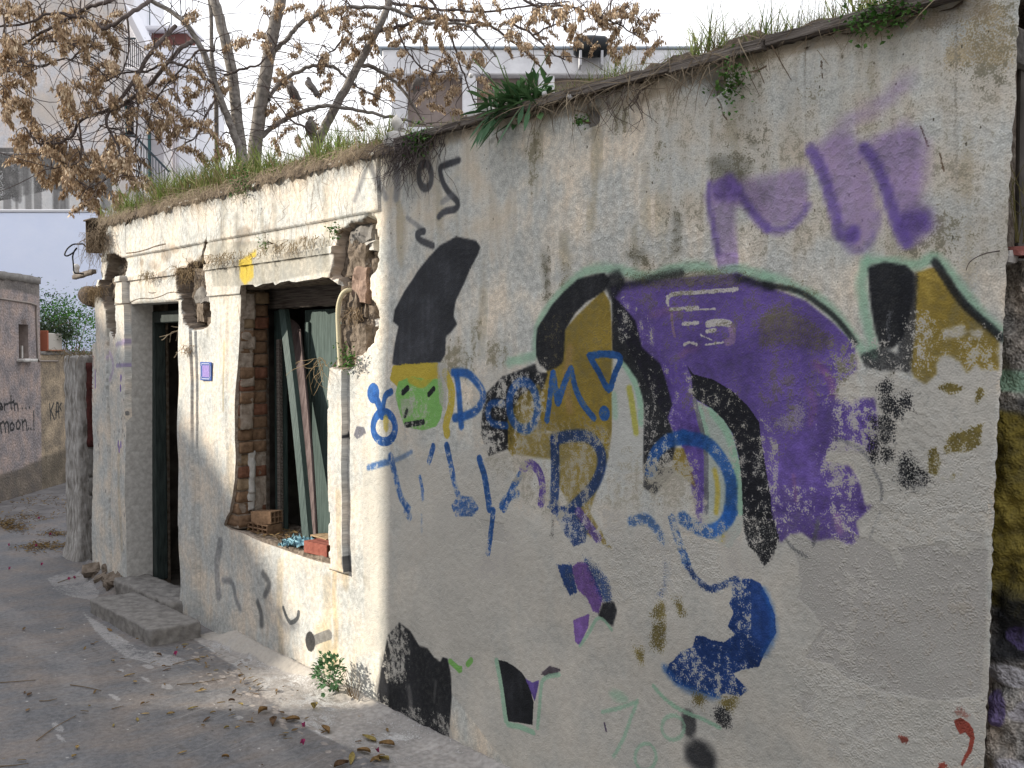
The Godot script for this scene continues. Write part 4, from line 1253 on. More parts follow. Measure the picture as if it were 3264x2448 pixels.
	c.spot(BLACK, 0.9, 0.008, 0.9, 1.3, 0.2, [-2196,518][0] * 0.001, [-2196,518][1] * 0.001, 0.035, 0.035)
	c.spot(BLACK, 0.85, 0.06, 0.4, 0.6, 0.2, [-2293,349][0] * 0.001, [-2293,349][1] * 0.001, 0.07, 0.06)
	c.spot(BLACK, 0.75, 0.035, 0.4, 0.8, 0.2, [-2345,456][0] * 0.001, [-2345,456][1] * 0.001, 0.035, 0.05)
	c.line(MINT, 0.8, 0.01, 0.3, 0.5, 0.2, [17,-2513,548,-2461,516,-2388,495,-2290,488,-2209,477])
	c.line(MINT, 0.7, 0.008, 0.3, 0.6, 0.2, [15,-2776,381,-2691,418,-2604,464])
	c.line(MINT, 0.7, 0.008, 0.3, 0.6, 0.2, [15,-2596,472,-2627,397,-2666,303,-2710,228])
	c.ring(MINT, 0.65, 0.008, 0.3, 0.6, 0.2, [14,-2420,419], [-2366,434,-2420,464])
	c.ring(MINT, 0.7, 0.008, 0.3, 0.6, 0.2, [15,-2551,272], [-2500,287,-2551,322])
	c.spot(MINT, 0.6, 0.02, 0.5, 0.7, 0.3, [-2691,463][0] * 0.001, [-2691,463][1] * 0.001, 0.05, 0.02)
	c.line(Color(0.05, 0.03, 0.08), 0.8, 0.004, 0.3, 0.5, 0.2, [8,-2762,342,-2752,315])
	c.poly(BLACK, 0.96, 0.014, 0.5, 0.4, 0.15, [-4271,309,-4244,377,-4190,419,-4137,464,-4098,453,-4047,441,-3971,386,-3897,387,-3849,358,-3801,347,-3784,372,-3749,373,-3729,306,-3723,201,-3738,104,-3750,-7,-3827,-36,-3899,-20,-4049,-21,-4153,-23,-4233,-60,-4315,-20,-4342,43,-4314,168])
	c.poly(BLACK, 0.7, 0.04, 0.5, 0.6, 0.2, [-4356,56,-4285,291,-4231,226,-4206,-37,-4315,-44])
	c.line(Color(0.20, 0.19, 0.18), 0.6, 0.02, 0.6, 0.9, 0.3, [32,-4061,160,-4048,88,-4055,19])
	c.line(Color(0.20, 0.19, 0.18), 0.4, 0.015, 0.6, 0.9, 0.3, [19,-3838,244,-3862,144])
	c.line(Color(0.45, 0.43, 0.40), 0.9, 0.005, 0.9, 1.1, 0.2, [21,-4244,362,-4204,263,-4178,192])
	c.line(GREEN, 0.95, 0.009, 0.4, 0.3, 0.1, [30,-3729,363,-3674,340])
	c.line(GREEN, 0.95, 0.009, 0.4, 0.3, 0.1, [27,-3612,376,-3584,403])
	c.poly(GREEN, 0.9, 0.008, 0.4, 0.3, 0.1, [-3708,354,-3651,360,-3651,332,-3674,319])
	c.line(MINT, 0.8, 0.01, 0.3, 0.3, 0.1, [33,-3408,436,-3372,324,-3336,199])
	c.poly(BLACK, 0.97, 0.005, 0.5, 0.3, 0.1, [-3398,445,-3342,451,-3292,443,-3242,428,-3193,394,-3164,323,-3169,224,-3242,214,-3322,199,-3352,295])
	c.poly(PURPLE, 0.95, 0.005, 0.6, 0.4, 0.1, [-3218,408,-3174,402,-3131,422,-3141,374,-3155,326,-3179,358])
	c.poly(Color(0.05, 0.04, 0.05), 0.9, 0.01, 0.7, 0.6, 0.1, [-3126,449,-3070,494,-3006,496,-3025,473,-3089,445])
	c.line(MINT, 0.85, 0.01, 0.3, 0.3, 0.1, [24,-3322,184,-3242,196,-3164,193])
	c.line(MINT, 0.75, 0.008, 0.3, 0.4, 0.1, [18,-3140,219,-3126,320,-3108,428,-3015,472])
	# flaking
	var under := Color(0.50, 0.475, 0.425)
	for f in [
		[under, 0.9, 0.31, [-1795,1781,-1613,1790,-1599,1467,-1608,1346,-1699,1289,-1802,1403,-1799,1646]], [WHITEWASH, 0.9, 0.26, [-4474,1350,-3302,1435,-3302,1101,-4477,964]],
		[WHITEWASH, 0.92, 0.42, [-4335,996,-3302,1114,-3302,884,-4337,724]], [WHITEWASH, 0.92, 0.46, [-3362,1313,-3063,1336,-3062,1129,-3362,1094]], [WHITEWASH, 0.92, 0.44, [-3362,1108,-2792,1173,-2693,1019,-3362,921]],
		[Color(0.40, 0.37, 0.30), 0.9, 0.38, [-3455,1466,-3054,1506,-2727,1487,-2726,1169,-3127,1122,-3455,1292]], [Color(0.40, 0.37, 0.30), 0.92, 0.52, [-2727,1393,-2324,1395,-2282,1221,-2759,1165]],
		[under, 0.92, 0.52, [-2792,1173,-2275,1232,-2274,1070,-2742,1000]], [WHITEWASH, 0.95, 0.46, [-2124,1218,-1953,1249,-1952,1067,-2073,1074]], [WHITEWASH, 0.9, 0.27, [-2051,1310,-1658,1322,-1656,1186,-2049,1129]],
		[under, 0.9, 0.34, [-1521,1871,-1262,1832,-1261,1713,-1519,1691]], [under, 0.9, 0.42, [-1684,1837,-1497,1844,-1495,1691,-1693,1696]], [WHITEWASH, 0.9, 0.42, [-4312,441,-4059,498,-4099,166,-4259,158]],
		[under, 0.85, 0.26, [-4342,43,-3732,70,-3732,-16,-4343,-114]], [under, 0.85, 0.18, [-4196,1586,-3728,1585,-3728,1403,-4131,1378]], [Color(0.17, 0.14, 0.07), 0.6, 0.14, [-3138,1870,-2729,1969,-2727,1469,-3118,1446]],
		[MOSS, 0.6, 0.12, [-2682,2048,-1880,2007,-1714,1743,-1991,1437,-2453,1625]], [WHITEWASH, 0.92, 0.16, [-2462,748,-2108,832,-2009,739,-2081,597,-2461,578]], [WHITEWASH, 0.9, 0.22, [-2174,1000,-2091,1024,-2089,794,-2172,776]],
		[under, 0.85, 0.30, [-3529,1687,-3091,1731,-3091,1542,-3529,1320]], [under, 0.85, 0.32, [-3528,1605,-3302,1651,-3302,1344,-3528,1333]], 
		[under, 0.8, 0.08, [-2729,1992,-2558,1895,-2409,1571,-2408,1405,-2570,1393,-2587,1678]], [under, 0.8, 0.06, [-2368,1726,-2016,1547,-2001,1254,-2124,1239]],
	]:
		c.flake(f[0], f[1], f[2], f[3])
	# rough crusts of old whitewash low on the right
	for p in [[-1699,1317,-1289,1363,-1292,1238,-1397,1196,-1489,1209,-1626,1213], [-1926,769,-1725,776,-1474,749,-1311,800,-1313,612,-1690,496,-1901,613], [-1629,1465,-1279,1513,-1285,1337,-1658,1294], [-2758,1069,-2241,1140,-2174,979,-2677,845]]:
		c.flake(Color(0.57, 0.55, 0.50), 0.75, 0.44, p, 55.0)
		c.flake(Color(0.45, 0.43, 0.39), 0.5, 0.14, p, -50.0)
	for p in [[-3465,1001,-3302,1036,-3302,825,-3518,803], [-3822,1083,-3465,1136,-3518,967,-3799,936], [-2188,1179,-2012,1119,-2048,1031,-2174,1032]]:
		c.flake(Color(0.47, 0.44, 0.40), 0.8, 0.34, p, -55.0)
	var red := Color(0.23, 0.045, 0.03)
	c.poly(red, 0.95, 0.004, 0.6, 0.4, 0.1, [-1383,726,-1363,740,-1341,731,-1328,717,-1323,692,-1331,650,-1344,628,-1357,600,-1362,605,-1351,635,-1342,655,-1336,688,-1350,700,-1365,691,-1376,708])
	c.poly(red, 0.85, 0.006, 0.8, 0.7, 0.1, [-1549,632,-1530,640,-1515,632,-1525,618,-1542,616])
	c.poly(red, 0.9, 0.006, 0.8, 0.7, 0.1, [-1425,586,-1411,599,-1400,585,-1425,568])
	c.poly(red, 0.45, 0.01, 0.9, 1.0, 0.2, [-1382,746,-1364,771,-1341,748,-1363,742])


func wall_marks(c: Canvas) -> void:
	# trowel marks
	c.arcs(-2.1, 1.55, 0.42, 0.80, 1.0, 2.5, 34.0)
	c.arcs(-1.55, 1.95, 0.28, 0.62, 0.5, 2.6, 30.0)
	c.arcs(-1.75, 1.25, 0.30, 0.55, 0.6, 2.3, 28.0)
	c.arcs(-3.1, 2.05, 0.2, 0.5, -0.6, 1.2, 28.0)
	c.arcs(-2.75, 1.9, 0.25, 0.55, 0.2, 1.9, 26.0)
	c.arcs(-3.6, 1.7, 0.3, 0.6, 0.4, 2.2, 22.0)
	# grime that has run down from the top, in grains
	for i in 16:
		var x := rng.randf_range(-4.25, -1.35)
		var h := rng.randf_range(2.1, 2.74)
		var l := rng.randf_range(0.15, 0.65)
		c.lay(MOSS.lerp(Color(0.26, 0.20, 0.10), rng.randf()), rng.randf_range(0.2, 0.36), 0.011, 1.1, 1.4, 1.8, [], [c.px([x * 1000, h * 1000, (x + rng.randf_range(-0.01, 0.01)) * 1000, (h - l * 0.5) * 1000, (x + rng.randf_range(-0.02, 0.02)) * 1000, (h - l) * 1000])], rng.randf_range(0.012, 0.05) * c.k, 0.0)
	for p in [[-2277,2447,-2224,2455,-2122,2441,-2084,2395,-2133,2340,-2171,2313,-2250,2359], [-2122,2502,-2073,2479,-2066,2453,-2103,2469], [-2264,2461,-2116,2373,-2023,2301,-2059,2219,-2146,2274,-2211,2359], [-2414,2297,-2378,2261,-2391,2121,-2427,2123], [-3119,2184,-3082,2181,-3064,1993,-3091,1994], [-2667,2146,-2559,2166,-2529,2097,-2604,2113]]:
		c.poly(MOSS.lerp(Color(0.09, 0.085, 0.07), 0.5), 0.35, 0.03, 0.8, 1.1, 0.5, p)
		c.flake(MOSS.lerp(Color(0.09, 0.085, 0.07), 0.5), 0.7, 0.55, p)
	for s in [[[-3560,1836], 0.03, 0.07], [[-3381,1768], 0.06, 0.05], [[-3670,1740], 0.09, 0.06], [[-2983,1978], 0.03, 0.1], [[-1561,2787], 0.12, 0.03], [[-1300,2701], 0.08, 0.14], [[-1454,2125], 0.07, 0.05], [[-1853,2595], 0.03, 0.03], [[-2685,2682], 0.03, 0.06], [[-2479,2475], 0.015, 0.07], [[-3166,2565], 0.02, 0.09]]:
		var rim := []
		for q in 16:
			rim.append(s[0][0] + cos(q * TAU / 16) * s[1] * 1300 * (1.0 + 0.3 * sin(q * 2.7)))
			rim.append(s[0][1] + sin(q * TAU / 16) * s[2] * 1300)
		c.flake(MOSS, 0.6, 0.52, rim)
	c.poly(Color(0.36, 0.26, 0.12), 0.55, 0.011, 0.9, 1.5, 1.4, [-1430,2715,-1300,2730,-1258,2707,-1260,2559,-1362,2588,-1429,2594])
	c.poly(Color(0.20, 0.17, 0.13), 0.6, 0.011, 0.9, 1.5, 1.2, [-1518,2754,-1408,2744,-1394,2698,-1453,2686,-1508,2716])
	for i in 260:   # pits and fly-specks
		var x := rng.randf_range(-4.35, -1.3)
		var r := rng.randf_range(0.001, 0.0032)
		c.spot(Color(0.07, 0.06, 0.04), 0.85, 0.002, 0.3, 0.3, 0.0, x, 0.1 + 2.6 * sqrt(rng.randf()), r, r * rng.randf_range(0.8, 2.2))
	for p in [[-2533,2823,-2027,2763,-2022,2175,-2456,2268], [-2064,2771,-1254,2715,-1245,2041,-2058,2097]]:
		c.flake(Color(0.30, 0.28, 0.22), 0.34, 0.30, p, -12.0)
		c.flake(Color(0.20, 0.185, 0.14), 0.5, 0.06, p, -20.0)
	c.flake(Color(0.27, 0.25, 0.19), 0.35, 0.16, [-4229,2698,-3302,2719,-3302,2184,-4231,2249], -8.0)
	# cracks
	for s in [[5,-2229,2645,-2212,2616,-2206,2588,-2189,2567], [5,-2096,2707,-2062,2705,-2027,2713], [5,-2881,2713,-2932,2728], [4,-1502,2436,-1486,2394,-1478,2371], [5,-1826,2686,-1823,2633], [5,-1441,2343,-1429,2294], [7,-3386,2667,-3396,2708,-3381,2738]]:
		c.line(Color(0.10, 0.07, 0.045), 0.9, 0.002, 0.8, 0.5, 0.2, s, -60.0)
	for s in [[6,-1401,2713,-1398,2587,-1398,2467,-1392,2250], [5,-1886,2756,-1887,2504,-1887,2163]]:
		c.line(Color(0.22, 0.20, 0.16), 0.55, 0.006, 0.8, 0.8, 0.3, s, -14.0)
	# soil washed down just under the boards
	c.poly(Color(0.24, 0.19, 0.13), 0.6, 0.02, 1.0, 1.2, 0.7, [-4200, 2790, -1300, 2790, -1300, 2700, -2000, 2735, -2600, 2690, -3300, 2730, -4200, 2700])


func facade_marks(c: Canvas) -> void:
	var brown := Color(0.24, 0.185, 0.135)
	for r in recesses:
		var flat := []
		for v in r.poly:
			flat.append(v.x * 1000)
			flat.append(v.y * 1000)
		c.poly(brown if r == recesses[0] else Color(0.115, 0.088, 0.066), 0.97, 0.005, 0.5, 0.4, 0.2, flat)
		c.poly(Color(0.33, 0.275, 0.225) if r == recesses[0] else Color(0.21, 0.175, 0.145), 0.7, 0.006, 1.2, 0.9, 0.9, flat)
	# warm and grey run-off
	for i in 26:
		var x := rng.randf_range(-8.2, -4.4)
		var h := rng.randf_range(1.4, 2.74) if i % 3 else rng.randf_range(0.5, 1.2)
		var l := rng.randf_range(0.2, 0.8)
		var col: Color = [Color(0.40, 0.31, 0.19), Color(0.33, 0.29, 0.22), Color(0.28, 0.26, 0.22)][i % 3]
		c.lay(col, rng.randf_range(0.3, 0.55), 0.03, 0.8, 0.8, 0.5, [], [c.px([x * 1000, h * 1000, x * 1000, (h - l * 0.5) * 1000, (x + 0.01) * 1000, (h - l) * 1000])], rng.randf_range(0.02, 0.08) * c.k, 0.0)
	c.line(Color(0.46, 0.31, 0.15), 0.5, 0.03, 0.5, 0.4, 0.4, [41,-4735,617,-4744,471,-4722,294,-4755,121])
	c.poly(Color(0.50, 0.40, 0.22), 0.4, 0.04, 0.5, 0.5, 0.4, [-4946,282,-4848,335,-4754,221,-4662,126,-4851,66,-4915,153])
	c.line(Color(0.30, 0.22, 0.10), 0.5, 0.012, 0.6, 0.6, 0.3, [21,-6008,1839,-6012,1648,-6006,1418])
	# roots' dark lace below the roof
	for i in 110:
		var x := rng.randf_range(-7.9, -4.5)
		var h := rng.randf_range(2.45, 2.74)
		var l := rng.randf_range(0.04, 0.2)
		c.lay(Color(0.20, 0.16, 0.12), 0.65, 0.003, 0.7, 0.4, 0.1, [], [c.smooth(c.px([x * 1000, h * 1000, (x + rng.randf_range(-0.03, 0.03)) * 1000, (h - l * 0.5) * 1000, (x + rng.randf_range(-0.06, 0.06)) * 1000, (h - l) * 1000]))], 0.004 * c.k, 0.0)
	for i in 26:
		c.spot(brown, rng.randf_range(0.3, 0.6), 0.02, 0.9, 1.0, 0.5, rng.randf_range(-8.0, -4.6), rng.randf_range(2.3, 2.5), rng.randf_range(0.03, 0.12), rng.randf_range(0.01, 0.04))
	# lintel: flaking crust
	c.poly(Color(0.27, 0.26, 0.22), 0.6, 0.012, 1.0, 1.0, 0.6, [-6217,2465,-4763,2383,-4734,2203,-5598,2172,-6134,2189], -30.0)
	c.poly(Color(0.55, 0.40, 0.05), 0.9, 0.02, 0.5, 0.5, 0.4, [-5779,2332,-5600,2380,-5615,2218,-5733,2180,-5793,2227])
	# dark specks where paint has chipped by the left jamb of the door
	for i in 46:
		var r := rng.randf_range(0.003, 0.012)
		c.spot(Color(0.10, 0.10, 0.10), 0.85, 0.003, 0.8, 0.5, 0.1, rng.randf_range(-7.66, -7.56) if i % 2 else rng.randf_range(-8.2, -7.6), rng.randf_range(0.3, 2.0), r * 0.6, r * 1.8)
	# grey and violet tags
	c.line(GREY, 0.6, 0.035, 0.3, 0.4, 0.2, [74,-6120,576,-6167,421,-6126,241])
	c.line(GREY, 0.65, 0.02, 0.4, 0.5, 0.2, [41,-6080,347,-5951,349,-5890,264,-5829,209])
	c.line(Color(0.07, 0.075, 0.08), 0.7, 0.02, 0.4, 0.4, 0.2, [43,-5529,476,-5454,425,-5512,351])
	c.line(Color(0.07, 0.075, 0.08), 0.75, 0.02, 0.4, 0.4, 0.2, [49,-5609,287,-5571,230,-5572,165])
	c.line(GREY, 0.55, 0.04, 0.3, 0.4, 0.2, [57,-5345,291,-5273,216,-5132,253])
	c.line(Color(0.05, 0.055, 0.06), 0.85, 0.01, 0.4, 0.4, 0.2, [28,-5286,320,-5246,275,-5193,254,-5128,289,-5114,326])
	c.line(Color(0.13, 0.13, 0.13), 0.8, 0.008, 0.4, 0.5, 0.2, [56,-4963,197,-4865,239,-4793,267])
	c.spot(Color(0.03, 0.03, 0.03), 0.9, 0.01, 0.4, 0.5, 0.1, [-4983,191][0] * 0.001, [-4983,191][1] * 0.001, 0.05, 0.055)
	c.poly(Color(0.20, 0.19, 0.16), 0.7, 0.03, 0.8, 1.1, 0.4, [-4465,649,-4408,634,-4338,591,-4290,538,-4311,503,-4366,555,-4451,596])
	c.line(PURPLE, 0.4, 0.02, 0.8, 0.9, 0.6, [37,-7746,1834,-7608,1851,-7563,1856])
	c.line(LILAC, 0.4, 0.02, 0.8, 0.5, 0.3, [33,-7864,1573,-7798,1667,-7874,1771,-7939,1736])
	c.line(PURPLE, 0.45, 0.016, 0.8, 0.9, 0.6, [30,-7736,1679,-7553,1686])
	c.line(PURPLE, 0.6, 0.01, 0.4, 0.6, 0.3, [21,-8190,1638,-8194,1506])
	for p in [[-7640,1589], [-7649,1514], [-7708,1098], [-7655,1096], [-7687,1059]]:
		c.spot(PURPLE, 0.85, 0.006, 0.5, 0.4, 0.1, p[0] * 0.001, p[1] * 0.001, 0.012, 0.03)
	var red := Color(0.20, 0.05, 0.04)
	c.line(red, 0.85, 0.003, 0.5, 0.5, 0.2, [8,-8277,1668,-8274,1740,-8227,1740,-8229,1668])
	c.line(red, 0.85, 0.003, 0.5, 0.5, 0.2, [8,-8239,1571,-8273,1583,-8282,1534,-8241,1527])
	c.line(red, 0.85, 0.003, 0.5, 0.5, 0.2, [8,-8276,1498,-8235,1499])
	c.line(red, 0.8, 0.003, 0.5, 0.5, 0.2, [8,-8287,1388,-8264,1456,-8239,1390])
	# dark paint on the window surround
	c.poly(Color(0.02, 0.021, 0.025), 0.9, 0.006, 0.8, 0.7, 0.2, [-4601,1338,-4581,1372,-4561,1331])
	c.poly(Color(0.12, 0.12, 0.15), 0.85, 0.008, 0.8, 0.6, 0.2, [-4506,1403,-4434,1399,-4415,1371,-4502,1334,-4531,1353])
	c.poly(Color(0.10, 0.10, 0.10), 0.9, 0.004, 0.8, 0.5, 0.2, [-4609,720,-4574,730,-4567,639,-4597,640,-4612,681])
	for i in 14:
		c.line(Color(0.62, 0.52, 0.50), 0.7, 0.01, 0.7, 0.6, 0.6, [15,-4683,1268,-4675,995,-4658,696])
		break
	# cracks
	for s in [[6,-7528,2140,-7402,2156,-7262,2160,-7126,2152,-6977,2165,-6864,2180,-6739,2181,-6648,2174], [5,-7770,2145,-7620,2133,-7528,2136], [5,-7175,2200,-7125,2191,-7058,2192], [6,-7584,2701,-7600,2495], [5,-5848,2064,-5829,2001,-5822,1969], [9,-7572,2500,-7392,2494,-7218,2498,-7050,2509,-6888,2515], [10,-6110,-41,-5959,-57,-5752,-45,-5634,-38], [10,-5634,-33,-5518,-44,-5423,-41,-5295,-65,-5084,-41,-4917,-35]]:
		c.line(Color(0.09, 0.065, 0.045), 0.9, 0.002, 0.8, 0.4, 0.2, s, -60.0)


# ------------------------------------------------------------------ small things of the house
func hollow_brick(called: String, label: String, m: Material, size: Vector3, at: Vector3, turn: Vector3, rows: int, cols: int, along_x := false) -> void:
	var t := thing(called, label, "brick", at)
	t.rotation = turn
	var st := stb()
	# walls between the holes: outer shell and webs, open at both ends
	var w := size.z if not along_x else size.x
	var web := 0.008
	var parts := []
	for i in cols + 1:
		parts.append([Vector3(size.x, size.y, web) if not along_x else Vector3(web, size.y, size.z), (float(i) / cols - 0.5) * (w - web), true])
	for j in rows + 1:
		parts.append([Vector3(size.x - 0.002, web, size.z - 0.002), (float(j) / rows - 0.5) * (size.y - web), false])
	for p in parts:
		var off := Vector3(0, p[1], 0) if not p[2] else (Vector3(0, 0, p[1]) if not along_x else Vector3(p[1], 0, 0))
		chamfer(st, p[0], 0.0015, Transform3D(Basis(), off + Vector3(0, size.y / 2, 0)))
	put("clay_body", done(st), m, t)
	var core := put("hole_ends", box(size - (Vector3(0.05, 0.006, 0.006) if not along_x else Vector3(0.006, 0.006, 0.05)), 0.001, Vector3(0, size.y / 2, 0)), M.brick_b, t)
	core.set_meta("label", "dark insides of the brick's holes")


func house_bits() -> void:
	hollow_brick("hollow_brick", "ochre hollow brick lying on another at the left of the window sill", M.brick, Vector3(0.17, 0.075, 0.10), Vector3(-5.74, 0.735, -0.135), Vector3(0, 0.30, 0.06), 2, 3)
	hollow_brick("hollow_brick", "lower ochre hollow brick under the upper one on the left of the sill", M.brick, Vector3(0.21, 0.06, 0.11), Vector3(-5.76, 0.675, -0.13), Vector3(0, 0.12, 0), 2, 4, true)
	hollow_brick("hollow_brick", "pale yellow hollow brick behind the blue bag on the window sill", M.pale_brick, Vector3(0.19, 0.07, 0.10), Vector3(-5.08, 0.672, -0.155), Vector3(0, -0.05, 0), 1, 2, true)
	hollow_brick("hollow_brick", "dark red hollow brick at the right front of the window sill", M.red_brick, Vector3(0.21, 0.065, 0.12), Vector3(-4.96, 0.672, -0.07), Vector3(0, 0.10, 0), 1, 2)

	# crumpled bag
	var st := stb()
	st.set_smooth_group(0)
	var nn := FastNoiseLite.new()
	nn.seed = 61
	nn.frequency = 14.0
	nn.fractal_octaves = 4
	var N := 30
	var grid := []
	for i in N + 1:
		var row := PackedVector3Array()
		for j in N + 1:
			var u := float(i) / N - 0.5
			var v := float(j) / N - 0.5
			var p := Vector3(u * 0.38 + nn.get_noise_2d(v * 0.5, u * 0.4) * 0.05, 0, v * 0.11 + nn.get_noise_2d(u * 0.6, 3.0) * 0.05)
			p.y = maxf(0.0, 0.035 + absf(nn.get_noise_2d(u, v)) * 0.10 - u * u * 0.15 - v * v * 0.12)
			row.append(p)
		grid.append(row)
	for i in N:
		for j in N:
			quad(st, grid[i][j], grid[i][j + 1], grid[i + 1][j + 1], grid[i + 1][j])
	var film := plain(Color(0.20, 0.38, 0.46), 0.4)
	film.cull_mode = BaseMaterial3D.CULL_DISABLED
	film.backlight_enabled = true
	film.backlight = Color(0.5, 0.6, 0.6)
	var bag := put("plastic_bag", done(st), film)
	bag.position = Vector3(-5.18, 0.673, -0.085)
	bag.rotation.y = 0.35
	bag.scale = Vector3(0.8, 0.75, 0.9)
	tag(bag, "crumpled light blue plastic bag among the bricks on the sill", "bag")

	# boards leaning in the window
	var bd := thing("green_board", "narrow bowed dark green board leaning in the broken window", "board", Vector3(-5.22, 0.67, -0.11))
	var s2 := stb()
	s2.set_smooth_group(-1)
	var prev := []
	for i in 15:
		var f := i / 14.0
		var cx := -0.49 * f + 0.055 * sin(f * PI)
		var cz := -0.12 * f + 0.02 * sin(f * PI)
		var y := 1.37 * f
		var hw := 0.025
		var ring := [Vector3(cx - hw, y, cz + 0.010), Vector3(cx + hw, y, cz - 0.004), Vector3(cx + hw, y, cz - 0.034), Vector3(cx - hw, y, cz - 0.020)]
		if prev:
			for q in 4:
				var r := (q + 1) % 4
				quad(s2, prev[q], ring[q], ring[r], prev[r])
		else:
			quad(s2, ring[0], ring[1], ring[2], ring[3])
		prev = ring
	quad(s2, prev[3], prev[2], prev[1], prev[0])
	put("plank", done(s2), M.green_wood, bd)
	var sh := thing("curved_board", "warped pinkish brown board leaning beside the narrow green board", "board", Vector3(-5.27, 0.67, -0.20))
	var s3 := stb()
	s3.set_smooth_group(0)
	var rows := []
	for i in 17:
		var f := i / 16.0
		var row := PackedVector3Array()
		for j in 9:
			var a := (j / 8.0 - 0.5)
			var top := 1.33 - (0.10 * (j / 8.0) if i == 16 else 0.0)
			row.append(Vector3(-0.38 * f + a * 0.15 - 0.01 + 0.03 * sin(f * PI), top * f, -0.10 * f - 0.05 * cos(a * 2.6) + 0.05))
		rows.append(row)
	for i in 16:
		for j in 8:
			quad(s3, rows[i][j], rows[i + 1][j], rows[i + 1][j + 1], rows[i][j + 1])
			quad(s3, rows[i][j + 1] + Vector3(0, 0, -0.012), rows[i + 1][j + 1] + Vector3(0, 0, -0.012), rows[i + 1][j] + Vector3(0, 0, -0.012), rows[i][j] + Vector3(0, 0, -0.012))
		quad(s3, rows[i][8], rows[i + 1][8], rows[i + 1][8] + Vector3(0, 0, -0.012), rows[i][8] + Vector3(0, 0, -0.012))
		quad(s3, rows[i + 1][0], rows[i][0], rows[i][0] + Vector3(0, 0, -0.012), rows[i + 1][0] + Vector3(0, 0, -0.012))
	put("plank", done(s3), M.pink_board, sh)
	var sl := thing("green_shutter", "wide dark green wooden shutter panel standing inside the broken window", "shutter", Vector3(-5.14, 0.66, -0.33))
	put("panel", box(Vector3(0.93, 1.375, 0.03), 0.003, Vector3(0.02, 0.6875, 0)), M.green_wood, sl)
	put("edge_batten", box(Vector3(0.05, 1.30, 0.018), 0.003, Vector3(-0.40, 0.65, 0.022)), M.green_wood, sl)
	for r in [[0.10, 1.05, 0.012, 0.028], [0.11, 1.02, 0.006, 0.018], [0.2, 0.72, 0.006, 0.014], [0.17, 0.52, 0.01, 0.03], [0.2, 0.44, 0.02, 0.01]]:
		put("chip", worn(Vector3(r[2] * 2, r[3] * 1.5, 0.004), 0.006, 0.004, int(r[1] * 100), 0.001), M.flake if r[0] > 0.105 else M.brick_c, sl).position = Vector3(r[0], r[1], 0.0165)
	var dk := thing("dark_shutter", "tall narrow green shutter standing in the shade behind the brick jamb", "shutter", Vector3(-5.86, 0.66, -0.3))
	put("panel", box(Vector3(0.10, 1.38, 0.04), 0.004, Vector3(0, 0.69, 0)), M.green_wood, dk)
	put("edge_batten", box(Vector3(0.03, 1.2, 0.03), 0.004, Vector3(0.05, 0.6, 0.036)), M.wood, dk)

	# conduit beside the window
	var cp := stb()
	var P := [-4601,2095]
	var cx: float = P[0] * 0.001
	var ch: float = P[1] * 0.001
	tube(cp, curve(PackedVector3Array([Vector3(cx, ch, -0.06), Vector3(cx - 0.005, ch + 0.004, -0.01), Vector3(cx - 0.028, ch - 0.02, 0.012), Vector3(cx - 0.052, ch - 0.09, 0.02), Vector3(cx - 0.05, ch - 0.22, 0.02), Vector3(cx - 0.035, ch - 0.385, 0.02)]), 6), 0.0125, 0.0125, 10, true)
	var cd := put("plastic_conduit", done(cp), plain(Color(0.55, 0.49, 0.33), 0.5))
	tag(cd, "short bent cream plastic conduit at the top right of the window", "conduit")

	# house number plate
	var pl := thing("house_plate", "small blue enamel plate with faded lilac face right of the doorway", "sign", Vector3(-6.262, 1.657, 0.012))
	put("plate", box(Vector3(0.172, 0.118, 0.006), 0.002), plain(Color(0.055, 0.11, 0.34), 0.35), pl)
	var rim := stb()
	for b in [[0, 0.048, 0.118, 0.004], [0, -0.048, 0.118, 0.004], [-0.074, 0, 0.004, 0.068], [0.074, 0, 0.004, 0.068], [-0.063, 0.040, 0.016, 0.003], [0.063, 0.040, 0.016, 0.003], [-0.063, -0.040, 0.016, 0.003], [0.063, -0.040, 0.016, 0.003]]:
		chamfer(rim, Vector3(b[2], b[3], 0.002), 0.0004, Transform3D(Basis(Vector3.BACK, 0.7 * signf(b[0]) * signf(b[1]) if b[0] != 0 and b[1] != 0 else 0.0), Vector3(b[0], b[1], 0.004)))
	put("rim_line", done(rim), plain(Color(0.62, 0.62, 0.68), 0.4), pl)
	put("faded_face", box(Vector3(0.11, 0.076, 0.002), 0.0005, Vector3(0.006, 0, 0.0038)), grained(Color(0.22, 0.15, 0.42), Color(0.33, 0.27, 0.55), 6.0, 62, 0.0, Vector3.ONE, 0.45, 256), pl)
	pl.scale = Vector3(0.95, 1.0, 1.0)

	# bracket, insulator, cable loop and the old drum at the left corner
	var br := thing("cable_bracket", "old wooden bracket arm with white insulator at the left corner of the roof", "bracket", Vector3(-8.22, 2.40, 0.0))
	var arm := put("arm", worn(Vector3(0.46, 0.035, 0.04), 0.02, 0.006, 63, 0.004), M.wood, br)
	arm.position = Vector3(-0.16, -0.01, 0.05)
	arm.rotation.z = 0.05
	var ins := stb()
	var prof := [[0.0, 0.0], [0.022, 0.0], [0.026, 0.02], [0.02, 0.035], [0.026, 0.05], [0.022, 0.075], [0.012, 0.085], [0.0, 0.086]]
	for i in prof.size() - 1:
		for j in 14:
			var a := TAU * j / 14
			var b := TAU * (j + 1) / 14
			var p0: Array = prof[i]
			var p1: Array = prof[i + 1]
			quad(ins, Vector3(cos(a) * p0[0], p0[1], sin(a) * p0[0]), Vector3(cos(a) * p1[0], p1[1], sin(a) * p1[0]), Vector3(cos(b) * p1[0], p1[1], sin(b) * p1[0]), Vector3(cos(b) * p0[0], p0[1], sin(b) * p0[0]))
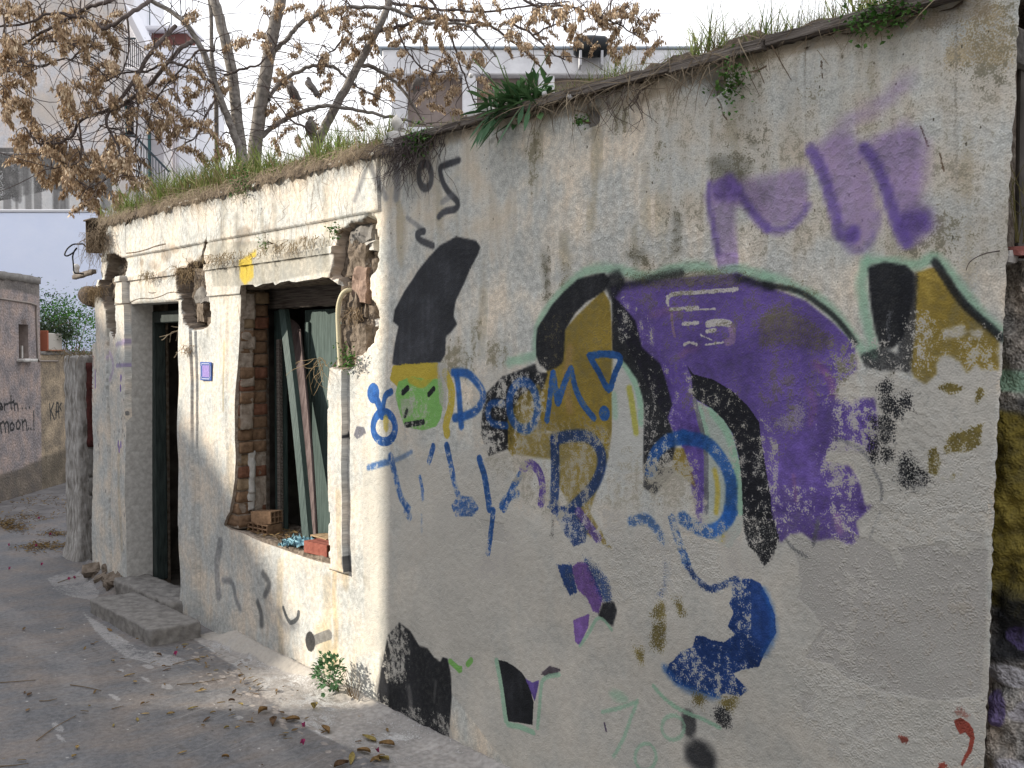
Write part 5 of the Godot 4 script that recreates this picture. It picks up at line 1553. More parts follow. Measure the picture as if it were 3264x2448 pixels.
	put("insulator", done(ins), plain(Color(0.62, 0.60, 0.57), 0.35), br).position = Vector3(-0.34, 0.0, 0.05)
	var cb := stb()
	tube(cb, spline([-8273,2573,-3,-8295,2576,22,-8320,2599,50,-8337,2624,69,-8357,2624,91,-8388,2621,128,-8417,2587,162,-8430,2543,179,-8415,2532,163,-8387,2558,129,-8368,2595,106,-8380,2573,120,-8389,2528,132,-8384,2469,130,-8377,2403,125,-8349,2395,93,-8305,2386,43], 5), 0.006, 0.006, 7, true)
	var cab := put("black_cable", done(cb), M.cable)
	tag(cab, "black cable looped over the bracket at the left corner of the house", "cable")
	var c2 := stb()
	tube(c2, spline([-8202,2538,-6,-8189,2513,-20,-8174,2472,-36,-8181,2443,-27], 5), 0.005, 0.005, 6, true)
	tube(c2, spline([-8212,2656,0,-8216,2612,6,-8229,2575,23,-8249,2571,46], 5), 0.005, 0.005, 6, true)
	tag(put("black_cable", done(c2), M.cable), "short cable running from the bracket down to the drum at the corner", "cable")
	var dr := thing("junction_drum", "rusty dark drum-shaped junction box hanging at the left corner under dry roots", "box", Vector3(-8.31, 2.215, 0.02))
	var drum := stb()
	var shape := [[0.0, -0.13], [0.05, -0.128], [0.072, -0.10], [0.078, -0.05], [0.08, 0.03], [0.076, 0.10], [0.0, 0.12]]
	for i in shape.size() - 1:
		for j in 18:
			var a := TAU * j / 18
			var b := TAU * (j + 1) / 18
			var p0: Array = shape[i]
			var p1: Array = shape[i + 1]
			quad(drum, Vector3(p0[1], cos(a) * p0[0], sin(a) * p0[0]), Vector3(p1[1], cos(a) * p1[0], sin(a) * p1[0]), Vector3(p1[1], cos(b) * p1[0], sin(b) * p1[0]), Vector3(p0[1], cos(b) * p0[0], sin(b) * p0[0]))
	var rust := grained(Color(0.045, 0.036, 0.03), Color(0.15, 0.115, 0.09), 3.0, 64, 0.4)
	var db := put("drum", done(drum), rust, dr)
	db.rotation.z = -0.16
	var gt := thing("gutter_end", "dark rusty gutter end sticking out left of the roof corner", "gutter", Vector3(-8.17, 2.70, -0.02))
	put("trough", box(Vector3(0.012, 0.25, 0.16), 0.003, Vector3(-0.13, -0.02, 0)), rust, gt)
	put("lid", box(Vector3(0.20, 0.012, 0.18), 0.003, Vector3(-0.06, 0.105, 0)), rust, gt)
	put("backing", box(Vector3(0.16, 0.22, 0.02), 0.003, Vector3(-0.05, -0.02, -0.06)), M.wood, gt)

	# dry sprig hanging in the doorway
	var sp := stb()
	for q in [[-7187,1943,-232,-7215,1927,-198,-7251,1904,-155,-7291,1888,-109], [-7215,1927,-198,-7237,1916,-172,-7243,1849,-163], [-7208,1932,-206,-7207,1893,-205,-7214,1860,-196], [-7197,1938,-219,-7200,1904,-214,-7191,1882,-224], [-7251,1904,-155,-7272,1871,-130,-7283,1866,-117], [-7191,1960,-228,-7216,1958,-198,-7238,1965,-173], [-7185,1805,-227,-7204,1771,-203,-7218,1738,-185], [-7197,1782,-212,-7205,1777,-203,-7212,1777,-195]]:
		tube(sp, spline(q, 4), 0.005, 0.003, 5)
	tag(put("dry_sprig", done(sp), plain(Color(0.33, 0.27, 0.19))), "pale dry sprig hanging across the top of the black doorway", "twig")


# ------------------------------------------------------------------ the yard wall left of the house
func yard_wall() -> void:
	var w := thing("yard_wall", "crumbling grey yard wall end with dark red paint left of the house", "wall", Vector3(-9.2, 0, -0.1))
	var pale := grained(Color(0.16, 0.145, 0.125), Color(0.50, 0.48, 0.455), 1.3, 65, 1.6, Vector3(1.8, 0.45, 1.8), 0.9, 512, 7)
	put("wall_body", worn(Vector3(0.36, 1.78, 2.4), 0.022, 0.011, 66, 0.03, 0.045), pale, w).position = Vector3(0, 0.86, -1.2)
	put("red_render", worn(Vector3(0.03, 0.72, 0.9), 0.03, 0.012, 67, 0.008), grained(Color(0.055, 0.02, 0.018), Color(0.13, 0.045, 0.04), 2.2, 68, 0.8), w).position = Vector3(0.186, 1.33, -0.52)
	var yy := 0.06
	for hgt in [0.30, 0.20, 0.155, 0.27]:
		put("cement_block", worn(Vector3(0.03, hgt - 0.012, 0.42), 0.03, 0.008, 69 + int(yy * 10), 0.006), M.concrete, w).position = Vector3(0.182, yy + hgt / 2, -0.29)
		yy += hgt
	var st := stb()
	for i in 260:   # thatch on its top
		var b := Vector3(rng.randf_range(-0.2, 0.2), 1.75, rng.randf_range(-1.0, 0.06))
		var d := Vector3(rng.randf_range(-1, 1), rng.randf_range(-0.6, 0.7), rng.randf_range(-0.4, 1.0)).normalized() * rng.randf_range(0.06, 0.16)
		tube(st, PackedVector3Array([b, b + d * 0.6 + Vector3(0, 0.02, 0), b + d + Vector3(0, -0.04, 0)]), 0.003, 0.0015, 3)
	var th := put("dry_grass", done(st), plain(Color(0.20, 0.15, 0.085)), w)
	th.set_meta("kind", "stuff")
	th.set_meta("label", "dry grass matted on top of the yard wall")


# ------------------------------------------------------------------ houses across the lane
func neighbours() -> void:
	var turn := deg_to_rad(49.0)
	var right := Vector3(cos(turn), 0, -sin(turn))
	var back := Vector3(sin(turn), 0, cos(turn))
	var at := Vector3(0, 0, 2.87) + right * -6.1
	# local: z = 0 lies at the camera's depth, -z goes away; the wall faces +x
	var c := Canvas.new(-14.4, 2.75, 4.6, 2.85, 190.0)
	c.base(Color(0.30, 0.255, 0.24), 0.0012, 1.7, 1.4)
	c.poly(Color(0.29, 0.23, 0.15), 0.8, 0.05, 0.5, 0.4, 0.4, [-13420, 1800, -14400, 1800, -14400, -50, -13400, -50])
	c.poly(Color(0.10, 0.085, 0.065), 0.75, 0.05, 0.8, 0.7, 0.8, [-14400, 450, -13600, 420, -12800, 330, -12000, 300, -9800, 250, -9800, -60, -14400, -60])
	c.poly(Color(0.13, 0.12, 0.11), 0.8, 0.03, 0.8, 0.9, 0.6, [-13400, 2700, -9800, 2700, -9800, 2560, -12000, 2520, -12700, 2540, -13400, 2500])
	c.poly(Color(0.17, 0.12, 0.09), 0.6, 0.03, 0.8, 0.9, 0.6, [-12865,2177,-13016,2196,-13044,2111,-12923,2122])
	var ink := Color(0.035, 0.035, 0.035)
	for s in [[-12262,1144,-12307,1171,-12351,1161,-12379,1094], [-12357,1154,-12319,1097,-12364,1092,-12386,1123], [-12426,1158,-12432,1083], [-12434,1135,-12471,1155,-12516,1149], [-12590,1247,-12592,1097,-12616,1081], [-12538,1162,-12650,1166], [-12663,1183,-12684,1065], [-12680,1130,-12718,1147,-12756,1133,-12773,1060], [-12876,1084,-12886,1076], [-12974,1079,-12983,1071], [-13066,1080,-13076,1072],
		[-12314,936,-12346,816], [-12329,920,-12389,949,-12427,913,-12445,816], [-12433,910,-12480,940,-12518,904,-12527,802], [-12617,923,-12561,889,-12577,828,-12639,826,-12666,874,-12617,923], [-12769,938,-12717,901,-12734,831,-12797,830,-12825,886,-12769,938], [-12871,936,-12893,804], [-12886,897,-12953,931,-12984,890,-12998,793], [-13038,817,-13048,808], [-13098,809,-13108,800], [-13182,1026,-13187,837], [-13185,798,-13192,791],
		[-13673,1095,-13696,890], [-13795,1097,-13707,1004,-13807,880], [-13852,888,-13881,1101,-13926,1091,-13950,890], [-13854,979,-13953,981], [-14021,1086,-13970,1039,-14018,986]]:
		c.lay(ink, 0.9, 0.006, 0.3, 0.3, 0.1, [], [c.px(s)], 0.028 * c.k, 0.0)
	var rough := grained(Color(0.21, 0.17, 0.15), Color(0.34, 0.29, 0.265), 0.7, 75, 1.0)
	var h := thing("stucco_house", "low pinkish grey stucco house with small window niche at the left of the lane", "house", at, turn)
	# front sheet with the niche left open
	var st := stb()
	st.set_smooth_group(-1)
	var niche := Rect2(-13.07, 1.70, 0.255, 0.425)
	var zs := lines_of(-13.395, -9.8, 0.1, [])
	var gz := [-13.395, niche.position.x, niche.end.x, -9.8]
	var gh := [-0.05, niche.position.y, niche.end.y, 2.675]
	for i in 3:
		for j in 3:
			if i == 1 and j == 1:
				continue
			for p in [[0, 0], [0, 1], [1, 1], [0, 0], [1, 1], [1, 0]]:
				var zz: float = gz[i + p[0]]
				var hh: float = gh[j + p[1]]
				st.set_uv(c.uv(zz, hh))
				st.add_vertex(Vector3(0, hh, zz))
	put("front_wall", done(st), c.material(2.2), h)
	var nb := put("niche", box(Vector3(0.02, 0.46, 0.30), 0.002, Vector3(-0.17, 1.91, -12.94)), rough, h)
	nb.set_meta("label", "blind window niche with a small sill")
	for r in [[Vector3(0.17, 0.02, 0.3), Vector3(-0.086, 2.136, -12.94)], [Vector3(0.17, 0.46, 0.02), Vector3(-0.086, 1.91, -13.081)], [Vector3(0.17, 0.46, 0.02), Vector3(-0.086, 1.91, -12.804)], [Vector3(0.17, 0.02, 0.3), Vector3(-0.086, 1.69, -12.94)]]:
		put("niche_side", box(r[0], 0.002, r[1]), rough, h)
	put("sill", worn(Vector3(0.13, 0.04, 0.36), 0.03, 0.006, 76, 0.004), M.flake, h).position = Vector3(0.03, 1.675, -12.94)
	put("broken_slat", box(Vector3(0.02, 0.16, 0.03), 0.002), M.flake, h).position = Vector3(-0.06, 1.78, -13.02)
	put("side_wall", box(Vector3(3.9, 2.72, 0.2), 0.01, Vector3(-1.965, 1.32, -13.29)), rough, h)
	put("flat_roof", worn(Vector3(4.0, 0.10, 3.64), 0.08, 0.02, 77, 0.02), M.concrete, h).position = Vector3(-1.975, 2.70, -11.585)
	var wire := stb()
	tube(wire, PackedVector3Array([Vector3(0.012, 2.47, -9.9), Vector3(0.012, 2.42, -12.2), Vector3(0.012, 2.40, -13.1), Vector3(0.014, 2.38, -13.27), Vector3(0.012, 2.3, -13.275), Vector3(0.012, 1.7, -13.3), Vector3(0.012, 1.665, -13.33), Vector3(0.012, 1.66, -13.9)]), 0.011, 0.011, 6)
	put("wall_pipe", done(wire), plain(Color(0.30, 0.26, 0.23)), h)
	var yw := thing("low_yard_wall", "low ochre stained wall joining the stucco house, plants growing behind", "wall", at, turn)
	var s2 := stb()
	for i in 1:
		for p in [[0, 0], [0, 1], [1, 1], [0, 0], [1, 1], [1, 0]]:
			var zz := lerpf(-14.4, -13.4, p[0])
			var hh := lerpf(-0.05, 1.745, p[1])
			s2.set_uv(c.uv(zz, hh))
			s2.add_vertex(Vector3(-0.012, hh, zz))
	put("wall_face", done(s2), c.material(2.2), yw)
	put("wall_core", box(Vector3(0.24, 1.76, 2.6), 0.01, Vector3(-0.14, 0.86, -14.7)), rough, yw)
	put("coping", worn(Vector3(0.28, 0.05, 2.6), 0.05, 0.012, 78, 0.01), M.concrete, yw).position = Vector3(-0.13, 1.765, -14.7)

	# pots and shrubs on and behind the low wall
	var pot := thing("planter_box", "white planter box with terracotta end on the low yard wall", "planter", at + right * -0.10 + back * -13.78 + Vector3(0, 1.79, 0), turn)
	put("box", box(Vector3(0.30, 0.24, 0.42), 0.012, Vector3(-0.02, 0.12, 0)), plain(Color(0.45, 0.42, 0.37)), pot)
	put("end_tile", box(Vector3(0.32, 0.27, 0.03), 0.006, Vector3(-0.02, 0.135, 0.24)), plain(Color(0.36, 0.12, 0.07)), pot)
	put("saucer", box(Vector3(0.34, 0.02, 0.5), 0.006, Vector3(-0.02, 0.01, 0)), plain(Color(0.3, 0.15, 0.09)), pot)
	var shrubs := [[-0.15, -14.0, 1.95, 0.24, 0.26, "grey-green low shrub growing out of the white planter box", 0], [-0.25, -14.45, 1.82, 0.45, 0.50, "bright green bushy shrub behind the low yard wall, right of the planter", 1], [-0.35, -15.2, 1.8, 0.5, 0.62, "leafy green shrub with tall tips next to the house's left end", 1], [-0.9, -15.0, 2.0, 0.5, 0.75, "dark green tall shoots rising above the shrubs on the low wall", 2]]
	for s in shrubs:
		var sh := thing("shrub", s[5], "shrub", at + right * s[0] + back * s[1] + Vector3(0, s[2], 0))
		put("foliage", foliage(1500, s[3], s[4], 0.055, [Color(0.07, 0.10, 0.055), Color(0.055, 0.15, 0.02), Color(0.04, 0.10, 0.03)][s[6]]), M.leaf, sh)
		var stem := stb()
		for i in 5:
			tube(stem, PackedVector3Array([Vector3(rng.randf_range(-0.1, 0.1), -0.5, 0), Vector3(rng.randf_range(-0.2, 0.2), 0.1, rng.randf_range(-0.2, 0.2)), Vector3(rng.randf_range(-0.3, 0.3), s[4] * 0.9, rng.randf_range(-0.3, 0.3))]), 0.01, 0.004, 5)
		put("stem", done(stem), M.dry_twig, sh)

	# the rubble wall at the far right
	var cw := Canvas.new(-1.32, 3.3, 0.9, 3.4, 330.0)
	cw.base(Color(0.33, 0.30, 0.265), 0.002, 3.2, 1.6)
	cw.poly(Color(0.20, 0.155, 0.03), 0.95, 0.02, 0.7, 0.5, 0.5, [-1400, 1640, -1200, 1600, -400, 1450, -400, 1000, -1150, 1010, -1400, 1090])
	cw.poly(BLACK, 0.85, 0.02, 0.6, 0.7, 0.6, [-1250, 1640, -1180, 1600, -900, 1500, -400, 1380, -400, 1430, -900, 1570, -1180, 1650])
	cw.line(MINT, 0.8, 0.02, 0.5, 0.6, 0.3, [60, -1300, 1700, -1200, 1690, -900, 1620])
	cw.poly(BLACK, 0.9, 0.03, 0.9, 0.8, 0.8, [-1300, 1110, -1150, 1100, -1100, 980, -1220, 920, -1310, 900])
	for i in 40:
		cw.spot([BLACK, Color(0.12, 0.09, 0.22), Color(0.55, 0.53, 0.56), Color(0.5, 0.47, 0.5)][i % 4], 0.85, 0.012, 0.9, 0.9, 0.6, rng.randf_range(-1.3, -0.9), rng.randf_range(0.05, 1.0), rng.randf_range(0.02, 0.08), rng.randf_range(0.02, 0.06))
	var rw := thing("rubble_wall", "rough painted rubble wall adjoining the right end of the graffiti wall", "wall", Vector3(0, 0, 0))
	for part in [[-1.315, -0.45, -0.06, 2.03, -0.03], [-1.26, -0.45, 2.03, 3.2, -0.14]]:
		var xs := lines_of(part[0], part[1], 0.014, [])
		var hs := lines_of(part[2], part[3], 0.014, [])
		var w2 := stb()
		w2.set_smooth_group(0)
		for j in hs.size():
			for i in xs.size():
				var bump := -clampf(0.55 + n_stone.get_noise_2d(xs[i] * 0.8, hs[j] * 1.1), 0.0, 0.5) * 0.0 + n_rough.get_noise_2d(xs[i] * 0.9, hs[j] * 0.9) * 0.035 + (n_stone.get_noise_2d(xs[i] * 0.9, hs[j] * 1.2) + 0.5) * 0.05
				w2.set_uv(cw.uv(xs[i], hs[j]))
				w2.add_vertex(Vector3(xs[i], hs[j], part[4] - 0.03 + bump))
		for j in hs.size() - 1:
			for i in xs.size() - 1:
				var a := j * xs.size() + i
				for q in [a, a + xs.size(), a + xs.size() + 1, a, a + xs.size() + 1, a + 1]:
					w2.add_index(q)
		put("wall_face" if part[2] < 1 else "upper_wall", done(w2), cw.material(2.0), rw)
	put("wall_core", box(Vector3(5.0, 2.0, 0.2), 0.01, Vector3(1.2, 1.0, -0.2)), M.rubble, rw)
	put("upper_core", box(Vector3(5.0, 3.3, 0.2), 0.01, Vector3(1.25, 1.7, -0.32)), M.rubble, rw)
	put("coping_tile", worn(Vector3(0.30, 0.03, 0.14), 0.022, 0.012, 79, 0.003, 0.0, true), grained(Color(0.22, 0.07, 0.055), Color(0.36, 0.16, 0.14), 3.0, 81, 0.3), rw).position = Vector3(-1.115, 2.055, -0.085)
	put("coping_tile", worn(Vector3(0.30, 0.035, 0.16), 0.02, 0.008, 80, 0.006), grained(Color(0.22, 0.07, 0.055), Color(0.36, 0.16, 0.14), 3.0, 82, 0.3), rw).position = Vector3(-0.82, 2.05, -0.06)
	put("mortar_lump", worn(Vector3(0.04, 0.035, 0.05), 0.012, 0.016, 83, 0.004, 0.0, true), M.flake, rw).position = Vector3(-1.262, 2.045, -0.03)
	var tuft := stb()
	for i in 120:
		var b := Vector3(rng.randf_range(-1.25, -1.0), 2.08, rng.randf_range(-0.1, -0.03))
		var l := rng.randf_range(0.08, 0.26)
		tube(tuft, PackedVector3Array([b, b + Vector3(rng.randf_range(-0.02, 0.03), l * 0.6, 0.0), b + Vector3(rng.randf_range(-0.06, 0.08), l, rng.randf_range(-0.02, 0.05))]), 0.0016, 0.0008, 3)
	tag(put("grass_tuft", done(tuft), plain(Color(0.17, 0.15, 0.06))), "dry grass tuft on the red coping at the right edge", "grass")
	var hook := stb()
	tube(hook, spline([-1243,2065,-29,-1270,2056,3,-1292,2050,28,-1311,2038,50,-1323,2023,64,-1328,2003,71], 5), 0.002, 0.0012, 5)
	tag(put("bent_root", done(hook), M.twig), "thin dark bent root hanging over the wall by the red tile", "root")


func foliage(n: int, r: float, h: float, leaf: float, col: Color) -> ArrayMesh:
	var st := stb()
	st.set_smooth_group(-1)
	var clumps := []
	for i in 30:
		clumps.append(Vector3(rng.randf_range(-r, r), rng.randf_range(0.0, h), rng.randf_range(-r, r)))
	for i in n:
		var c: Vector3 = clumps[rng.randi() % 30]
		var p := c + Vector3(rng.randfn(), rng.randfn(), rng.randfn()) * r * 0.22
		var d := Vector3(rng.randfn(), rng.randfn() * 0.6 + 0.3, rng.randfn()).normalized()
		leaf_at(st, p, d, leaf * rng.randf_range(0.6, 1.3), 0.42, col * rng.randf_range(0.6, 1.5))
	return done(st)


# a bent leaf of four faces
func leaf_at(st: SurfaceTool, p: Vector3, d: Vector3, l: float, wide: float, col: Color, droop := 0.15) -> void:
	var side := d.cross(Vector3.UP if absf(d.y) < 0.9 else Vector3.RIGHT).normalized().rotated(d, rng.randf_range(-0.7, 0.7))
	var up := side.cross(d)
	var a := p
	var m := p + d * l * 0.5 + up * l * 0.08
	var e := p + d * l - up * l * droop
	var w := side * l * wide * 0.5
	st.set_color(col)
	for t in [[a, m + w, m], [a, m, m - w], [m + w, e, m], [m, e, m - w]]:
		for v in t:
			st.set_uv(Vector2(v.x, v.y))
			st.add_vertex(v)


# ------------------------------------------------------------------ far buildings
func backdrop() -> void:
	var turn := deg_to_rad(49.0)
	var right := Vector3(cos(turn), 0, -sin(turn))
	var back := Vector3(sin(turn), 0, cos(turn))
	var origin := Vector3(0, 0, 2.87)
	var blue := grained(Color(0.70, 0.76, 0.92), Color(0.75, 0.80, 0.94), 0.3, 91, 0.3)
	var bw := thing("white_wall", "tall plain bluish white wall behind the yard shrubs", "wall", origin + back * -17.0, turn)
	put("wall_face", box(Vector3(6.6, 4.06, 0.3), 0.01, Vector3(-10.0, 2.03, -0.15)), blue, bw)
	put("top_edge", box(Vector3(6.6, 0.05, 0.34), 0.01, Vector3(-10.0, 4.085, -0.15)), plain(Color(0.6, 0.6, 0.62)), bw)

	var ct := Canvas.new(-14.0, 14.0, 7.0, 14.2, 100.0)
	ct.base(Color(0.60, 0.56, 0.54), 0.001, 0.6, 0.8)
	ct.poly(Color(0.57, 0.56, 0.53), 0.85, 0.06, 0.8, 0.5, 0.6, [-14000, 5400, -7000, 5400, -7000, 3600, -14000, 3600])
	ct.poly(Color(0.07, 0.067, 0.062), 0.92, 0.011, 1.2, 1.1, 1.3, [-14000, 5500, -9700, 5450, -8600, 5350, -7300, 5250, -7300, 4550, -8400, 4750, -9000, 4600, -9600, 4500, -11000, 4700, -14000, 4700])
	ct.poly(Color(0.57, 0.56, 0.53), 0.8, 0.05, 0.8, 0.6, 0.6, [-9000, 5200, -8750, 5200, -8700, 4600, -9000, 4600])
	ct.line(Color(0.09, 0.085, 0.08), 0.9, 0.03, 0.6, 0.5, 0.4, [80, -9800, 5480, -8700, 5440, -7700, 5380])
	for i in 24:
		var x := rng.randf_range(-9.8, -7.4)
		ct.lay(Color(0.12, 0.115, 0.11), 0.6, 0.04, 0.8, 0.8, 0.6, [], [ct.px([x * 1000, 5350, x * 1000, rng.randf_range(4000, 4900)])], rng.randf_range(0.05, 0.16) * ct.k, 0.0)
	for i in 10:
		var x := rng.randf_range(-10, -7.4)
		ct.spot(Color(0.50, 0.45, 0.40), 0.4, 0.15, 0.5, 0.4, 0.5, x, rng.randf_range(6, 9.5), rng.randf_range(0.3, 0.7), rng.randf_range(0.2, 0.5))
	var tb := thing("tan_building", "tall windowless tan plastered building with black stained band low on it", "building", origin + back * -19.0, turn)
	var s := stb()
	s.set_smooth_group(-1)
	var face := [[-14.0, 0.0], [-7.32, 0.0], [-7.27, 5.4], [-7.13, 9.0], [-7.05, 14.0], [-14.0, 14.0]]
	var poly := PackedVector2Array()
	for p in face:
		poly.append(Vector2(p[0], p[1]))
	var tri := Geometry2D.triangulate_polygon(poly)
	for i in range(0, tri.size(), 3):
		for q in [0, 1, 2]:
			var p := poly[tri[i + q]]
			s.set_uv(ct.uv(p.x, p.y))
			s.add_vertex(Vector3(p.x, p.y, 0))
	put("gable_wall", done(s), ct.material(2.0), tb)
	var tan := grained(Color(0.52, 0.48, 0.45), Color(0.62, 0.58, 0.55), 0.3, 92, 0.3)
	put("building_core", box(Vector3(6.6, 13.9, 1.0), 0.02, Vector3(-10.72, 6.95, -0.53)), tan, tb)

	# white apartment house with outside stairs
	var white := grained(Color(0.76, 0.77, 0.82), Color(0.84, 0.84, 0.87), 0.25, 93, 0.3)
	var trim := plain(Color(0.78, 0.78, 0.82))
	var ap := thing("apartment_house", "white apartment house with balcony and outside stairs behind the tree", "building", origin + back * -21.0, turn)
	put("wall", box(Vector3(1.35, 8.0, 1.6), 0.03, Vector3(-6.95, 4.0, -1.0)), white, ap).set_meta("label", "shaded white wall of the stairwell")
	put("wall", box(Vector3(0.42, 9.4, 1.8), 0.03, Vector3(-7.80, 4.7, -0.95)), white, ap)
	put("stair_tower", box(Vector3(0.36, 7.55, 1.6), 0.03, Vector3(-6.52, 3.78, -0.55)), white, ap)
	var cyl := CylinderMesh.new()
	cyl.top_radius = 0.26
	cyl.bottom_radius = 0.26
	cyl.height = 7.5
	put("rounded_corner", cyl, white, ap).position = Vector3(-6.34, 3.75, -0.4)
	put("upper_storey", box(Vector3(0.75, 0.75, 0.6), 0.02, Vector3(-7.12, 8.02, -1.0)), grained(Color(0.15, 0.065, 0.06), Color(0.21, 0.09, 0.08), 0.5, 94), ap)
	put("roof_edge", box(Vector3(0.95, 0.09, 0.9), 0.02, Vector3(-7.05, 8.44, -0.9)), trim, ap)
	# balcony
	put("balcony_slab", box(Vector3(0.5, 0.2, 0.8), 0.02, Vector3(-7.47, 7.28, 0.05)), trim, ap)
	var iron := plain(Color(0.05, 0.07, 0.085), 0.5)
	for i in 11:
		put("baluster", box(Vector3(0.014, 0.55, 0.014), 0.002, Vector3(-7.68 + i * 0.041, 7.66, 0.42)), iron, ap)
	put("handrail", box(Vector3(0.5, 0.03, 0.03), 0.005, Vector3(-7.47, 7.95, 0.42)), iron, ap)
	# two flights, one above the other
	for fl in [[Vector3(-7.6, 8.55, 0.2), Vector3(-6.58, 6.55, 0.2)], [Vector3(-7.36, 5.12, 0.2), Vector3(-6.72, 4.45, 0.2)]]:
		var a: Vector3 = fl[0]
		var b: Vector3 = fl[1]
		var l := a.distance_to(b)
		var fs := stb()
		var ang := atan2(b.y - a.y, b.x - a.x)
		chamfer(fs, Vector3(l, 0.13, 0.8), 0.01, Transform3D(Basis(Vector3.BACK, ang), (a + b) / 2))
		put("stair_flight", done(fs), trim, ap)
		if a.y > 6.0:
			continue
		var rs := stb()
		chamfer(rs, Vector3(l, 0.04, 0.04), 0.005, Transform3D(Basis(Vector3.BACK, ang), (a + b) / 2 + Vector3(0, 0.86, 0.38)))
		put("handrail", done(rs), iron, ap)
		for i in 11:
			var p := a.lerp(b, (i + 0.5) / 11)
			put("baluster", box(Vector3(0.014, 0.84, 0.014), 0.002, p + Vector3(0, 0.44, 0.38)), iron, ap)
	put("landing", box(Vector3(0.55, 0.16, 0.8), 0.02, Vector3(-7.62, 5.15, 0.1)), trim, ap)
	for i in 3:
		put("baluster", box(Vector3(0.016, 0.8, 0.016), 0.002, Vector3(-7.72 + i * 0.16, 5.62, 0.48)), iron, ap)
	put("handrail", box(Vector3(0.42, 0.03, 0.03), 0.004, Vector3(-7.58, 6.03, 0.48)), iron, ap)
	var aw := put("window", box(Vector3(0.13, 0.68, 0.06), 0.006, Vector3(-7.70, 6.5, -0.04)), plain(Color(0.012, 0.012, 0.014), 0.3), ap)
	put("window_frame", box(Vector3(0.035, 0.75, 0.09), 0.006, Vector3(-7.785, 6.5, -0.03)), plain(Color(0.05, 0.12, 0.13)), aw)
	var ad := put("door", box(Vector3(0.24, 1.5, 0.06), 0.006, Vector3(-7.21, 5.75, -0.18)), plain(Color(0.42, 0.42, 0.46)), ap)
	put("door_frame", box(Vector3(0.045, 1.55, 0.10), 0.006, Vector3(-7.36, 5.75, -0.17)), plain(Color(0.05, 0.12, 0.13)), ad)
	for x in [-6.74, -6.66]:
		var dp := CylinderMesh.new()
		dp.top_radius = 0.03
		dp.bottom_radius = 0.03
		dp.height = 6.5
		put("drain_pipe", dp, plain(Color(0.50, 0.46, 0.48)) if x < -6.7 else plain(Color(0.56, 0.54, 0.58)), ap).position = Vector3(x, 4.6, 0.27)
	var aer := CylinderMesh.new()
	aer.top_radius = 0.01
	aer.bottom_radius = 0.01
	aer.height = 1.3
	for x in [-7.55, -7.1, -6.9]:
		put("roof_mast", aer, iron, ap).position = Vector3(x, 8.95, -0.8)

	# concrete frame building behind the tree, and the long parapet to its right
	var conc := grained(Color(0.55, 0.55, 0.57), Color(0.76, 0.76, 0.78), 0.4, 95, 0.5)
	var brown := grained(Color(0.20, 0.16, 0.145), Color(0.27, 0.225, 0.205), 0.4, 96, 0.3)
	var fr := thing("concrete_building", "unfinished concrete frame building with brown panels behind the tree", "building", origin + back * -22.0, turn)
	put("parapet", box(Vector3(6.5, 0.52, 0.5), 0.02, Vector3(0.55, 7.82, 0)), conc, fr)
	put("parapet_cap", box(Vector3(6.7, 0.05, 0.6), 0.01, Vector3(0.55, 8.105, 0)), plain(Color(0.28, 0.32, 0.36)), fr)
	for r in [[-2.36, 0.32], [-0.90, 0.28], [0.72, 0.34], [2.2, 0.3]]:
		put("column", box(Vector3(r[1], 1.6, 0.42), 0.02, Vector3(r[0], 6.77, 0)), conc, fr)
	for r in [[-1.62, 1.2], [-0.1, 1.3], [1.47, 1.16]]:
		put("brown_panel", box(Vector3(r[1], 1.0, 0.1), 0.01, Vector3(r[0], 7.06, -0.12)), brown, fr)
	put("floor_slab", box(Vector3(5.2, 0.22, 0.7), 0.02, Vector3(0.0, 6.0, 0)), conc, fr)
	put("lower_wall", box(Vector3(5.0, 5.9, 0.4), 0.02, Vector3(0.0, 2.94, -0.1)), conc, fr)
	put("back_wall", box(Vector3(6.4, 7.5, 0.3), 0.02, Vector3(0.55, 3.75, -4.0)), conc, fr)
	var ta := thing("water_tank", "black horizontal water tank on the far roof above the grass", "tank", origin + back * -21.5 + right * 1.62 + Vector3(0, 7.78, 0), turn)
	var ts := stb()
	var prof := [[0.0, -0.36], [0.16, -0.35], [0.21, -0.29], [0.22, -0.1], [0.225, -0.09], [0.225, 0.09], [0.22, 0.1], [0.21, 0.29], [0.16, 0.35], [0.0, 0.36]]
	for i in prof.size() - 1:
		for j in 20:
			var a := TAU * j / 20
			var b := TAU * (j + 1) / 20
			var p0: Array = prof[i]
			var p1: Array = prof[i + 1]
			quad(ts, Vector3(p0[1], cos(a) * p0[0], sin(a) * p0[0]), Vector3(p1[1], cos(a) * p1[0], sin(a) * p1[0]), Vector3(p1[1], cos(b) * p1[0], sin(b) * p1[0]), Vector3(p0[1], cos(b) * p0[0], sin(b) * p0[0]))
	put("barrel", done(ts), plain(Color(0.012, 0.014, 0.016), 0.45), ta).position.y = 0.28
	for x in [-0.22, 0.22]:
		put("stand", box(Vector3(0.05, 0.3, 0.4), 0.006, Vector3(x, 0.0, 0)), plain(Color(0.4, 0.4, 0.42)), ta)


